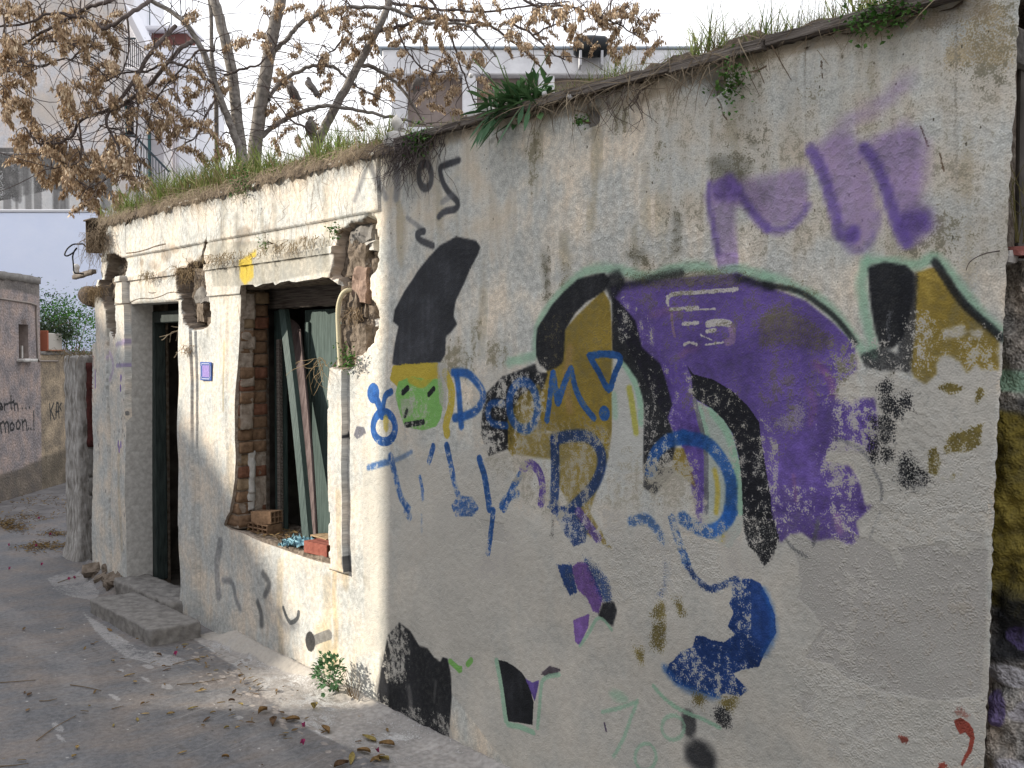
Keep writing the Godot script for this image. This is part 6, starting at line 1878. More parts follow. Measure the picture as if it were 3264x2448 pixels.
# ------------------------------------------------------------------ houses outside the frame whose shade falls on the wall
func shade_casters() -> void:
	var stucco := grained(Color(0.33, 0.31, 0.275), Color(0.43, 0.41, 0.37), 0.4, 97, 0.4)
	var a := thing("house_opposite", "plastered two-storey house across the lane, behind the camera", "house", Vector3(0, 0, 7.0))
	put("wall", box(Vector3(19.4, 6.3, 6.0), 0.02, Vector3(-0.9, 3.15, 3.0)), stucco, a)
	put("parapet", box(Vector3(19.4, 0.16, 0.3), 0.02, Vector3(-0.9, 6.36, 0.15)), M.concrete, a)
	for x in [-8.2, -5.0, -1.8, 1.4, 4.6]:
		for y in [1.5, 4.4]:
			var w := put("window", box(Vector3(0.9, 1.3, 0.06), 0.01, Vector3(x, y, -0.01)), M.green_wood, a)
			put("sill", box(Vector3(1.1, 0.06, 0.16), 0.01, Vector3(x, y - 0.7, -0.07)), M.flake, a)
	var b := thing("gabled_house", "tall house with stepped gable farther along the lane, outside the frame", "house", Vector3(0, 0, 20.0))
	var st := stb()
	st.set_smooth_group(-1)
	var poly := PackedVector2Array([Vector2(-19.0, 0), Vector2(-19.0, 9.2), Vector2(-21.6, 9.3), Vector2(-22.29, 9.55), Vector2(-23.5, 10.0), Vector2(-23.85, 10.7), Vector2(-24.45, 11.27), Vector2(-26.1, 12.1), Vector2(-30.0, 13.5), Vector2(-40.0, 14.0), Vector2(-40.0, 0)])
	var tri := Geometry2D.triangulate_polygon(poly)
	for z in [0.0, 0.6]:
		for i in range(0, tri.size(), 3):
			for q in ([0, 1, 2] if z == 0.0 else [2, 1, 0]):
				st.set_uv(poly[tri[i + q]])
				st.add_vertex(Vector3(poly[tri[i + q]].x, poly[tri[i + q]].y, z))
	for i in poly.size():
		var u := poly[i]
		var v := poly[(i + 1) % poly.size()]
		quad(st, Vector3(u.x, u.y, 0), Vector3(v.x, v.y, 0), Vector3(v.x, v.y, 0.6), Vector3(u.x, u.y, 0.6))
	put("gable_wall", done(st), stucco, b)
	put("wall", box(Vector3(20.8, 7.5, 6.0), 0.02, Vector3(-29.5, 3.75, 3.61)), stucco, b)
	for x in [-25.5, -29.0, -32.5]:
		for y in [2.0, 5.0, 8.0]:
			put("window", box(Vector3(1.0, 1.4, 0.08), 0.01, Vector3(x, y, -0.02)), M.green_wood, b)


# ------------------------------------------------------------------ the tree behind the house
func trees() -> void:
	var t := thing("ailanthus_tree", "leafless grey tree hung with brown seed clusters behind the house", "tree", Vector3.ZERO)
	var limbs := [
		["trunk", 118, 88, [-9178,3065,-1730,-8913,3326,-1590,-8932,3571,-1579,-8979,4013,-1546,-9016,4399,-1521,-9091,4828,-1455,-9136,5042,-1414,-9179,5343,-1378]],
		["trunk", 85, 34, [-9179,3109,-1731,-8731,3336,-1495,-8755,3567,-1477,-8846,3924,-1389,-8916,4189,-1322,-9006,4512,-1233,-9134,4794,-1099,-9320,4974,-894,-9078,4999,-564]],
		["trunk", 42, 30, [-9105,4227,-1411,-9138,4528,-1388,-9146,4755,-1389,-9164,5042,-1382,-9184,5300,-1371]],
		["trunk", 150, 105, [-9227,3078,-1827,-9227,3480,-1845,-9221,3838,-1869,-9176,4432,-1949,-9137,4879,-2015,-9097,5178,-2075,-9069,5491,-2122]],
		["trunk", 108, 55, [-8889,3078,-2215,-9022,3742,-2398,-8987,3911,-2447,-8912,4152,-2544,-8820,4426,-2664,-8708,4759,-2808,-8605,5096,-2942,-8579,5246,-2980,-8555,5520,-3020]],
		["limb", 52, 26, [-9212,3838,-1879,-9177,4003,-2080,-9073,4097,-2204,-8944,4165,-2356,-8847,4183,-2469,-8707,4147,-2628,-8548,4097,-2808,-8378,4048,-3001,-8229,3994,-3170]],
		["limb", 48, 24, [-9156,4217,-1961,-9368,4429,-2186,-9212,4590,-2373,-9083,4636,-2523,-8994,4599,-2623,-8932,4521,-2691,-8854,4429,-2776]],
		["limb", 50, 20, [-8758,4608,-2743,-8853,4650,-2941,-8741,4557,-3065,-8624,4385,-3191,-8528,4166,-3292,-8441,3966,-3383]],
		["limb", 48, 22, [-9126,4687,-2018,-8943,4799,-2082,-8864,4936,-2179,-8693,5043,-2381,-8499,5078,-2606,-8336,5069,-2793,-8207,5003,-2938,-8089,4923,-3070,-7973,4923,-3204,-7847,4910,-3347,-7737,4768,-3468,-7637,4600,-3575]],
		["limb", 40, 18, [-8655,4927,-2877,-8542,4964,-3008,-8335,5064,-3251,-8095,5041,-3526,-7914,4982,-3732,-7773,4836,-3887,-7638,4677,-4035,-7544,4517,-4135]],
		["limb", 34, 14, [-8578,5224,-2979,-8397,5178,-3185,-8157,5146,-3460,-7918,5137,-3735,-7709,5183,-3977,-7411,5237,-4322]],
		["limb", 30, 12, [-8259,5303,-3197,-8134,4987,-3327,-8053,4716,-3406,-7988,4445,-3469,-7923,4219,-3533]],
		["limb", 30, 12, [-7651,5312,-3745,-7500,5134,-3910,-7265,5116,-4180,-7087,5022,-4380,-6938,4933,-4547,-6818,4821,-4680]],
		["limb", 26, 12, [-7625,4955,-3758,-7493,4843,-3904,-7372,4687,-4036,-7282,4597,-4136]],
		["limb", 20, 9, [-7493,4830,-3904,-7349,4955,-4075,-7235,5089,-4213]],
		["limb", 26, 10, [-8865,4302,-1385,-8552,4303,-1441,-8481,4331,-1524,-8412,4454,-1609,-8342,4550,-1694]],
		["limb", 44, 17, [-9064,4608,-1171,-9030,4511,-1053,-9092,4414,-978,-9222,4165,-816,-9320,4054,-698,-9382,3984,-624,-9508,3929,-476,-9615,3846,-349,-9657,3721,-294,-9711,3666,-230,-9810,3652,-115,-9865,3659,-52,-9912,3735,-2]],
		["limb", 40, 12, [-9173,4736,-1052,-8996,4452,-784,-9105,4168,-646,-9164,4032,-571,-9233,3924,-487,-9256,3788,-454,-9209,3652,-502,-9180,3544,-530,-9220,3354,-475,-9289,3259,-392,-9359,3205,-309]],
		["limb", 30, 12, [-8921,4190,-1315,-8783,4208,-1171,-8866,4290,-1079,-9002,4351,-925,-9135,4276,-769,-9270,4265,-613,-9358,4194,-508,-9430,4180,-425]],
		["limb", 24, 8, [-9109,4154,-640,-9084,4005,-663,-9080,3856,-660,-9082,3571,-644,-9056,3381,-665,-9067,3313,-649]],
		["limb", 22, 8, [-9520,3803,-304,-9497,3591,-320,-9521,3454,-286,-9610,3426,-182,-9717,3399,-57]],
		["limb", 40, 14, [-9123,4907,-812,-8844,4653,-511,-8945,4548,-390,-9014,4548,-311,-9084,4613,-233,-9283,4653,-6,-9410,4574,144,-9564,4548,322,-9650,4521,422]],
		["limb", 40, 14, [-9286,4961,-627,-9069,4791,-412,-9181,4738,-281,-9300,4632,-138,-9386,4566,-37,-9471,4493,65,-9539,4433,146,-9667,4314,299,-9744,4261,390]],
		["limb", 20, 8, [-9250,4443,-340,-9232,4340,-202,-9258,4301,-172,-9318,4294,-101,-9447,4234,50,-9553,4274,169,-9612,4221,241,-9663,4142,302]],
		["limb", 18, 7, [-9400,4447,-14,-9304,4447,-124,-9261,4440,-174,-9165,4449,-285]],
		["limb", 20, 8, [-9063,4725,-568,-9045,4544,-580,-9046,4369,-571,-9086,4195,-517,-9153,4088,-434]],
		["limb", 18, 7, [-9394,3789,-448,-9247,3747,-463,-9175,3720,-544,-9101,3625,-624]],
		["limb", 22, 9, [-8914,4078,-1318,-8879,3888,-1197,-8921,3735,-1142,-8992,3652,-1056,-9055,3610,-982]],
		["limb", 22, 9, [-8934,4512,-1317,-8929,4483,-1167,-9026,4331,-1049,-9148,4109,-898,-9199,3971,-833,-9214,3804,-808]],
		["limb", 20, 8, [-9519,4823,257,-9531,4613,281,-9545,4456,304,-9508,4338,267,-9520,4115,291,-9533,3958,314]],
		["limb", 20, 8, [-8830,4456,-2653,-8718,4350,-2777,-8617,4274,-2890,-8515,4183,-3003]],
		["limb", 20, 8, [-8696,4791,-2519,-8752,4687,-2449,-8809,4642,-2381,-8846,4553,-2334,-8824,4433,-2354]],
		["limb", 22, 8, [-8452,5032,-2963,-8386,4761,-3026,-8283,4565,-3135,-8192,4505,-3236,-8064,4520,-3384]],
		["limb", 18, 8, [-9191,4225,-1922,-9194,4264,-2073,-9105,4234,-2174,-8996,4249,-2300]],
		["limb", 26, 10, [-8831,3867,-2320,-8841,3935,-2158,-8910,3994,-2082,-8981,4112,-2006,-9082,4318,-1899]],
	]
	var pts := PackedVector3Array()
	for l in limbs:
		var st := stb()
		var p := spline(l[3], 6)
		for i in p.size():
			p[i] += Vector3(n_rough.get_noise_3d(p[i].x, p[i].y, p[i].z), n_rough.get_noise_3d(p[i].y, p[i].z, p[i].x), 0) * 0.025
		if l[0] == "trunk":
			var foot := p[0]
			p.insert(0, Vector3(foot.x * 0.5 + p[0].x * 0.5, foot.y * 0.5, foot.z))
			p.insert(0, Vector3(foot.x, -0.1, foot.z))
		tube(st, p, l[1] * 0.0005, l[2] * 0.0005, 10 if l[0] == "trunk" else 7)
		put(l[0], done(st), M.bark if l[0] == "trunk" or l[1] > 46 else M.twig, t)
		pts.append_array(p)

	# seed clusters: eight shapes shared
	var shapes := []
	for v in 8:
		var st := stb()
		st.set_smooth_group(-1)
		for i in 155:
			var f := rng.randf()
			var along := Vector3(0.095 * (f - 0.5) * 1.8, -0.11 * f * f, 0.0)
			var p := along + Vector3(rng.randfn() * 0.020, rng.randfn() * 0.018, rng.randfn() * 0.020) * (1.25 - f * 0.75)
			var d := Vector3(rng.randf_range(-0.6, 0.6), -1.0, rng.randf_range(-0.6, 0.6)).normalized()
			var tone := rng.randf()
			var col := Color(0.52, 0.39, 0.255).lerp(Color(0.23, 0.155, 0.10), tone)
			if rng.randf() < 0.12:
				col = Color(0.66, 0.54, 0.38)
			leaf_at(st, p, d, rng.randf_range(0.030, 0.048), 0.44, col, rng.randf_range(-0.2, 0.3))
		tube(st, PackedVector3Array([Vector3(-0.09, 0.02, 0), Vector3(0, -0.04, 0), Vector3(0.07, -0.10, 0)]), 0.003, 0.002, 3)
		shapes.append(done(st))
	var bunches := [
		[-9247,4666,249,-9504,4746,238,-9432,4656,332,-9460,4759,127,-9412,4658,55,-9195,4375,375,-9224,4357,308,-9746,4451,87,-9241,4314,85,-9319,4280,355,-9935,4357,152,-9487,4222,164,-9698,4315,39,-9399,4104,215,-9589,4053,274,-9226,3870,350,-9581,3828,279,-9632,3957,101,-9906,3913,-2,-9597,3964,186,-9476,4580,-65,-8916,4539,47,-9452,4772,-188,-9259,4736,-242,-8925,4564,-179,-8978,4424,4,-9474,4565,-259,-9139,4460,-250,-9354,4525,-403,-9189,4698,-454,-9078,4557,-412,-9177,4518,-501,-9022,4727,-473,-9386,4350,-439,-9079,4298,-436,-9623,4374,-605,-9678,4350,-485,-9223,4119,-222,-9014,3995,-39,-9448,4003,-230,-9979,4007,-361,-9514,4010,-371,-9587,4068,-478,-9245,4153,-401,-9197,4000,-502,-9479,3934,-358,-9748,3792,-7,-9972,3741,21,-10016,3714,74,-10035,3785,-225,-9846,3727,-220,-10099,3803,-177,-10102,3651,-95,-10287,3611,-13,-9838,3511,-56,-9508,3562,-87,-9900,3652,-331,-9828,3603,-362,-9978,3441,-123,-9693,3389,-115,-9738,3447,-210,-9344,3375,-162,-9957,3488,-77,-9510,3540,-337,-9247,3531,-354,-8929,3497,-346,-9696,3463,-398,-9628,3433,-457,-8977,3369,-310,-9482,3356,-433,-9363,3411,-339,-8916,3456,-445,-8974,3460,-520,-9230,3545,-700,-9447,3711,-562,-8833,3612,-443,-9169,3649,-623,-8870,3364,-388,-9249,3429,-623,-9318,3237,-152,-9617,3323,-357,-9618,3278,-452,-9336,3161,-300,-9619,3182,-465,-9229,3075,-224,-8760,3250,-542,-9027,3320,-757,-8847,3127,-390],
		[-9096,3918,-612,-9040,3850,-576,-9349,4107,-738,-9020,4087,-666,-8757,4109,-551,-9406,4177,-932,-9038,3977,-796,-9406,4121,-1019,-9317,3997,-1054,-8943,3946,-967,-9074,3821,-893,-9073,3733,-949,-9246,3875,-879,-9033,3882,-1077,-8964,3863,-1119,-9118,4136,-1015,-9255,4319,-1031,-8999,4325,-896,-8891,4405,-796,-9115,4556,-833,-9029,4565,-911,-8743,4207,-982,-9111,4297,-1233,-8806,4136,-1123,-8903,4099,-1037,-8534,3797,-1067,-8914,3622,-1022,-8954,3630,-1141,-8547,3758,-1059,-8928,4203,-1386,-8949,4290,-1381,-8541,4245,-977,-9127,4910,-1201,-9043,4819,-1134,-8972,3648,-1371,-8718,3662,-1340,-9006,3595,-1357,-9004,3566,-1236,-8654,4597,-1436,-8731,4577,-1384,-9333,4322,-1900,-9412,3836,-1003,-8924,3845,-859,-8998,3793,-975,-9252,3951,-825],
		[-9095,4836,-1845,-9080,4757,-1901,-8287,4425,-1528,-9024,5097,-1988,-9196,5101,-2014,-8877,5096,-2088,-8724,4963,-2181,-8906,5136,-2372,-8448,4946,-2151,-8738,4989,-2357,-8983,5158,-2248,-8505,5007,-2369,-8419,5017,-2382,-8707,5113,-2632,-8444,4890,-2363,-8462,4839,-2442,-8469,4946,-2532,-8569,5075,-2684,-8471,4928,-2655,-8611,4869,-2710,-8558,4856,-2782,-8803,4864,-2691,-8639,4771,-2483,-8810,5130,-3023,-8382,4913,-2825,-8361,4990,-2865,-8555,5026,-3108,-8659,4981,-3218,-8483,4849,-2984,-8000,4902,-2861,-8153,4991,-3043,-8132,4877,-3009,-8217,4665,-2871,-8344,5129,-3052,-8173,5090,-3279,-7817,4879,-3029,-7829,4928,-3111,-8298,5213,-3567,-8394,5239,-3294,-8248,5275,-3626,-7892,5159,-3574,-7828,5008,-3427,-8008,4968,-3379,-8222,4826,-3166,-7850,4752,-3072,-7814,4796,-3191,-7895,5023,-3635,-7604,4960,-3664,-7578,4869,-3680,-9038,4683,-2499,-8582,4600,-2262,-8470,4327,-2227,-9034,4412,-2512,-9224,4603,-2698,-9636,4590,-2329,-9281,4556,-2189,-9552,4584,-2389,-8513,4514,-1881,-8695,4670,-2048,-8917,4522,-2761,-8994,4770,-2775,-8857,4768,-2760,-9129,4147,-1971,-9052,4032,-1978,-8978,4159,-2120,-8894,4200,-2107,-8896,3766,-1925,-8897,3853,-2140,-8981,3943,-2054,-9088,4078,-2455,-8429,3996,-2451,-8869,4076,-2800,-8804,4375,-2833,-8869,4335,-2984,-8836,4408,-3000,-8967,4539,-3163,-8762,4577,-3081,-8431,4374,-2892,-8813,4830,-2895,-8472,4567,-3012,-8499,4483,-3104,-8407,4512,-3113,-8275,4533,-3129,-8468,4457,-3250,-8413,4560,-3382,-8223,4579,-3278,-7991,4471,-3271,-7908,4529,-3282,-8306,4715,-3436,-8056,4674,-3340,-8288,4410,-3364,-7974,4339,-3295,-7843,4637,-3306,-7781,4642,-3407,-7875,4665,-3580,-8043,4264,-3033,-8211,4351,-3459,-8620,4336,-3574,-8175,4200,-3508,-8008,4417,-3727,-7606,4368,-3378,-7858,4324,-3702,-8002,4209,-3762,-7548,4682,-3654,-7746,5157,-3668,-8477,4044,-2619],
		[-7476,5101,-3925,-7375,5020,-3933,-7362,5105,-4002,-7458,5155,-4195,-7060,5002,-3878,-7368,4927,-3573,-7298,4928,-3724,-7511,4800,-3777,-7293,4685,-3661,-7679,4984,-4130,-7579,4898,-4121,-7143,4789,-3857,-7276,4977,-4125,-7138,4880,-4094,-7078,4821,-4159,-7123,4754,-4141,-7328,4707,-4196,-7417,4711,-4033,-7114,5007,-4173,-7026,5014,-4106,-7013,5044,-4259,-6891,5058,-4196,-7123,4929,-4350,-7131,5052,-4507,-6948,5011,-4382,-6774,4990,-4283,-6791,5041,-4364,-6924,4936,-4399,-6990,4998,-4555,-7079,4945,-4628,-6852,5025,-4494,-7034,5206,-4710,-7034,4823,-4515,-6908,4770,-4468,-6791,5053,-4557,-6828,5124,-4641,-6907,5049,-4751,-6760,4901,-4633,-6911,4942,-4733,-6757,4850,-4674,-6647,4967,-4593,-6745,5029,-4771,-6770,4822,-4890,-6687,4656,-4360,-6922,4665,-4441,-6718,4651,-4675,-7157,5162,-4644,-7295,4808,-4525,-7551,4684,-3973],
	]
	var tw := stb()
	var n := 0
	for b in bunches.size():
		for i in range(0, bunches[b].size(), 3):
			var p := Vector3(bunches[b][i], bunches[b][i + 1], bunches[b][i + 2]) * 0.001
			var best := INF
			var from := p
			for q in pts:
				var d := q.distance_squared_to(p + Vector3(0, 0.1, 0))
				if d < best:
					best = d
					from = q
			var top := p + Vector3(0, 0.06, 0)
			var midp := from.lerp(top, 0.55) + Vector3(rng.randf_range(-0.08, 0.08), rng.randf_range(0.0, 0.14), rng.randf_range(-0.08, 0.08))
			tube(tw, curve(PackedVector3Array([from, midp, top, p]), 4), 0.0055, 0.003, 4)
			if n < 300:
				var o := put("seed_cluster", shapes[rng.randi() % 8], M.seeds, t)
				o.position = p
				o.rotation = Vector3(rng.randf_range(-0.25, 0.25), rng.randf() * TAU, rng.randf_range(-0.4, 0.4))
				var s := rng.randf_range(0.75, 1.2) * (1.08 if b < 1 else 0.86)
				o.scale = Vector3(s, s * rng.randf_range(0.85, 1.25), s)
			n += 1
	for i in 360:   # bare twigs
		var from := pts[rng.randi() % pts.size()]
		if from.y < 3.2:
			continue
		var d := Vector3(rng.randfn(), rng.randfn() * 0.7, rng.randfn()).normalized() * rng.randf_range(0.25, 0.75)
		tube(tw, curve(PackedVector3Array([from, from + d * 0.5 + Vector3(0, rng.randf_range(-0.06, 0.08), 0), from + d, from + d * 1.25 + Vector3(0, rng.randf_range(-0.12, 0.16), 0)]), 3), 0.0045, 0.002, 4)
	var twigs := put("twigs", done(tw), M.twig, t)
	twigs.set_meta("kind", "stuff")

	# doves
	for d in [[[-9178,4327,-2246], "grey dove on the left of two perched on a thin branch", 0.4, 1.0], [[-9058,4373,-2387], "grey dove sitting upright right of another on the same branch", -0.5, 1.0], [[-8965,3956,-2322], "plump grey dove low in the tree just above the roof grass", 0.9, 1.0], [[-8294,4392,-3115], "grey dove among the seed clusters before the brown panel", 1.4, 0.8]]:
		dove(Vector3(d[0][0], d[0][1], d[0][2]) * 0.001, d[1], d[2], d[3])


func dove(at: Vector3, label: String, turn: float, size: float) -> void:
	var o := thing("dove", label, "bird", at, turn)
	o.scale = Vector3(1.0, 0.82, 1.0) * size * 0.98
	var st := stb()
	st.set_smooth_group(0)
	# rings from tail tip over the back to the crown: centre y, z, half width, half height
	var rings := [[-0.13, -0.085, 0.012, 0.004], [-0.10, -0.07, 0.022, 0.008], [-0.06, -0.045, 0.04, 0.032], [-0.02, -0.02, 0.057, 0.058], [0.015, 0.0, 0.062, 0.066], [0.05, 0.012, 0.054, 0.056], [0.08, 0.018, 0.034, 0.036], [0.10, 0.020, 0.022, 0.023], [0.118, 0.024, 0.023, 0.024], [0.135, 0.026, 0.017, 0.018], [0.145, 0.027, 0.002, 0.002]]
	var grid := []
	for r in rings:
		var ring := PackedVector3Array()
		for j in 12:
			var a := TAU * j / 12
			ring.append(Vector3(cos(a) * r[2], r[0] + sin(a) * r[3] * 0.5, r[1] + sin(a) * r[3]))
		grid.append(ring)
	for i in grid.size() - 1:
		for j in 12:
			var q := (j + 1) % 12
			quad(st, grid[i][j], grid[i + 1][j], grid[i + 1][q], grid[i][q])
	put("body", done(st), grained(Color(0.13, 0.12, 0.115), Color(0.24, 0.215, 0.20), 8.0, 98, 0.0, Vector3.ONE, 0.9, 128), o)
	var bk := stb()
	tube(bk, PackedVector3Array([Vector3(0, 0.118, 0.045), Vector3(0, 0.113, 0.07)]), 0.005, 0.0008, 6)
	put("beak", done(bk), M.iron, o)
	var lg := stb()
	for s in [-1.0, 1.0]:
		tube(lg, PackedVector3Array([Vector3(s * 0.015, -0.03, 0.0), Vector3(s * 0.015, -0.075, 0.008)]), 0.004, 0.003, 5)
	put("legs", done(lg), plain(Color(0.25, 0.08, 0.07)), o)
	for s in [-1.0, 1.0]:
		var w := worn(Vector3(0.016, 0.13, 0.05), 0.012, 0.004, 99, 0.008)
		var wi := put("wing", w, plain(Color(0.13, 0.12, 0.115)), o)
		wi.position = Vector3(s * 0.043, -0.025, -0.03)
		wi.rotation = Vector3(0.5, 0, s * 0.1)
		var ey := SphereMesh.new()
		ey.radius = 0.0035
		ey.height = 0.007
		ey.radial_segments = 8
		ey.rings = 4
		put("eye", ey, M.cable, o).position = Vector3(s * 0.021, 0.122, 0.036)


# ------------------------------------------------------------------ what grows on the roof and hangs from it
func blade_mesh(l: float, w: float, bend: float, wisps := 1) -> ArrayMesh:
	var st := stb()
	st.set_smooth_group(-1)
	for k in wisps:
		var turn := TAU * k / wisps
		var prev := []
		for i in 5:
			var f := i / 4.0
			var c := Vector3(bend * f * f * l, l * (f - 0.35 * absf(bend) * f * f), 0)
			var hw := w * (1.0 - f * 0.85) * 0.5
			var pair := [(c + Vector3(0, 0, -hw)).rotated(Vector3.UP, turn), (c + Vector3(0, 0, hw)).rotated(Vector3.UP, turn)]
			if prev:
				quad(st, prev[0], pair[0], pair[1], prev[1])
			prev = pair
	return done(st)


func scatter(called: String, mesh: Mesh, spots: Array, label: String, category: String) -> void:
	var mm := MultiMesh.new()
	mm.transform_format = MultiMesh.TRANSFORM_3D
	mm.use_colors = true
	mm.mesh = mesh
	mm.instance_count = spots.size()
	for i in spots.size():
		mm.set_instance_transform(i, spots[i][0])
		mm.set_instance_color(i, spots[i][1])
	var o := MultiMeshInstance3D.new()
	o.name = numbered(called, self)
	o.multimesh = mm
	o.material_override = M.leaf
	add_child(o, true)
	tag(o, label, category, "", "stuff")


func roof_plants() -> void:
	# how thick and how tall the grass stands along the roof's edge
	var stand := [[-8.1, 0.5, 0.07], [-7.6, 0.7, 0.10], [-6.8, 1.0, 0.13], [-6.2, 1.0, 0.14], [-5.7, 0.9, 0.13], [-5.2, 0.7, 0.10], [-4.6, 0.6, 0.10], [-4.1, 0.7, 0.10], [-3.7, 0.8, 0.10], [-3.3, 0.6, 0.10], [-3.1, 1.0, 0.13], [-2.8, 1.3, 0.16], [-2.55, 1.2, 0.14], [-2.3, 1.5, 0.22], [-2.1, 1.5, 0.20], [-1.9, 1.1, 0.20], [-1.7, 1.0, 0.20], [-1.5, 0.5, 0.12], [-1.35, 0.1, 0.06]]
	var green := []
	var straw := []
	var hang := []
	var n_patch := FastNoiseLite.new()
	n_patch.seed = 77
	n_patch.frequency = 1.6
	for i in stand.size() - 1:
		var a: Array = stand[i]
		var b: Array = stand[i + 1]
		var n := int((b[0] - a[0]) * (2100 if a[0] < -4.2 else 1500) * (a[1] + b[1]) / 2)
		for j in n:
			var f := rng.randf()
			var x := lerpf(a[0], b[0], f)
			var h := lerpf(a[2], b[2], f) * rng.randf_range(0.55, 1.5)
			var z := -0.05 - absf(rng.randfn()) * 0.20 + (0.07 if x < -4.15 else 0.0)
			var patch := n_patch.get_noise_2d(x * 1.5, z * 2.0)
			h *= (1.0 + patch * 0.9) * (1.25 if x < -4.2 else 0.58)
			var B := Basis(Vector3.UP, rng.randf() * TAU) * Basis(Vector3.RIGHT, rng.randfn() * 0.28)
			var t := Transform3D(B.scaled(Vector3.ONE * h / 0.15), Vector3(x, 2.80 + rng.randf_range(-0.02, 0.02), z))
			if rng.randf() < 0.56 + patch * 0.6:
				green.append([t, Color(0.11, 0.18, 0.035).lerp(Color(0.25, 0.28, 0.09), rng.randf()) * rng.randf_range(0.7, 1.25)])
			else:
				straw.append([t, Color(0.34, 0.27, 0.155).lerp(Color(0.15, 0.105, 0.06), rng.randf())])
	for i in 8000:
		var x := rng.randf_range(-8.1, -1.4)
		if n_patch.get_noise_2d(x * 3.0, 40.0) < rng.randf_range(-0.5, 0.25):
			continue
		var dense := 0.85 if x < -4.2 else (0.6 if x > -3.2 and x < -2.0 else 0.2)
		if rng.randf() > dense:
			continue
		var l := rng.randf_range(0.03, 0.10 + 0.12 * rng.randf()) * (1.3 if x > -3.2 and x < -1.9 else 1.0)
		var out := Vector3(rng.randfn() * 0.6, rng.randf_range(-1.0, 0.1), rng.randf_range(0.15, 0.7)).normalized()
		var side := out.cross(Vector3(0.3, 0.2, 1)).normalized()
		var B := Basis(side.cross(out).normalized(), out, side)
		hang.append([Transform3D(B.scaled(Vector3.ONE * l / 0.15), Vector3(x, 2.80 + rng.randf_range(-0.04, 0.02), rng.randf_range(-0.06, 0.02) + (0.055 if x < -4.2 else 0.02))), Color(0.30, 0.24, 0.16).lerp(Color(0.12, 0.085, 0.055), rng.randf())])
	scatter("roof_grass", blade_mesh(0.15, 0.0048, 0.45), green, "fresh green grass growing along the edge of the roof", "grass")
	scatter("dry_roof_grass", blade_mesh(0.15, 0.0036, 0.6), straw, "straw-coloured dry grass standing along the edge of the roof", "grass")
	scatter("hanging_straw", blade_mesh(0.15, 0.0032, -0.5), hang, "dead grass and roots drooping over the top of the wall", "grass")

	# tall seed stalks at the right
	var stalks := []
	for i in 260:
		var x := rng.randf_range(-2.5, -1.45)
		var h := rng.randf_range(0.12, 0.27) * (1.0 if x > -2.35 else 0.8)
		stalks.append([Transform3D((Basis(Vector3.UP, rng.randf() * TAU) * Basis(Vector3.RIGHT, rng.randfn() * 0.16)).scaled(Vector3(0.8, 1.0, 0.8) * h / 0.15), Vector3(x, 2.79, -rng.randf_range(0.03, 0.3))), Color(0.10, 0.13, 0.06).lerp(Color(0.16, 0.12, 0.08), rng.randf())])
	scatter("grass_stalks", blade_mesh(0.15, 0.0022, 0.25), stalks, "thin tall grass stalks against the sky at the right end of the roof", "grass")

	# big leafy plant
	var th := thing("sow_thistle", "large dark green long-leaved plant hanging over the middle of the roof edge", "plant", Vector3(-3.27, 2.79, 0.0))
	var st := stb()
	st.set_smooth_group(-1)
	for i in 230:
		var a := rng.randf() * TAU
		var el := rng.randf_range(-0.25, 1.45)
		var d := Vector3(cos(a) * cos(el), sin(el), sin(a) * cos(el) * 0.8 + 0.25).normalized()
		long_leaf(st, Vector3(rng.randf_range(-0.16, 0.16), rng.randf_range(-0.03, 0.06), rng.randf_range(-0.08, 0.03)), d, rng.randf_range(0.06, 0.17), rng.randf_range(0.015, 0.032), Color(0.05, 0.12, 0.045).lerp(Color(0.13, 0.23, 0.095), rng.randf()))
	for i in 16:
		var d := Vector3(rng.randf_range(-0.6, 0.6), -0.6, 0.6).normalized()
		long_leaf(st, Vector3(rng.randf_range(-0.16, 0.16), 0.0, 0.04), d, rng.randf_range(0.10, 0.2), rng.randf_range(0.014, 0.026), Color(0.05, 0.11, 0.05).lerp(Color(0.08, 0.15, 0.08), rng.randf()))
	put("leaves", done(st), M.leaf, th)
	var ss := stb()
	for i in 12:
		var e := Vector3(rng.randf_range(-0.22, 0.22), rng.randf_range(0.08, 0.25), rng.randf_range(-0.1, 0.12))
		tube(ss, PackedVector3Array([Vector3(0, -0.03, -0.03), e * 0.6, e]), 0.005, 0.002, 4)
	put("stems", done(ss), plain(Color(0.08, 0.12, 0.05)), th)
	for q in [[-2921,2774], [-3069,2813], [-3539,3082]]:
		var sp := SphereMesh.new()
		sp.radius = 0.011
		sp.height = 0.022
		sp.radial_segments = 12
		sp.rings = 8
		put("seed_head", sp, plain(Color(0.58, 0.56, 0.55)), th).global_position = Vector3(q[0] * 0.001, minf(q[1] * 0.001, 2.98), 0.03)

	# tufts of small-leaved weeds
	for w in [[[-5675,2778], 0.13, 0.10, "small round-leaved green weed on the roof edge above the doorway", 260], [[-3898,2749], 0.09, 0.06, "trailing green weed hanging under the coping beside the root tangle", 200], [[-2137,2673], 0.07, 0.07, "bright green fern growing by the hole near the top of the wall", 200], [[-1609,2758], 0.13, 0.055, "dark green trailing weed hanging over the wooden coping at the right", 300], [[-2837,2663], 0.03, 0.02, "tiny green sprout growing in the small dark hole in the wall", 40], [[-4512,1746], 0.08, 0.06, "tuft of green moss and grass on top of the window surround", 160], [[-4630,2403], 0.05, 0.035, "small green sprout at the top left of the broken plaster", 70], [[-5381,2400], 0.03, 0.04, "tiny green weed on the ledge above the window", 40]]:
		var o := thing("weed", w[3], "plant", Vector3(w[0][0] * 0.001, w[0][1] * 0.001, 0.03))
		var f := stb()
		f.set_smooth_group(-1)
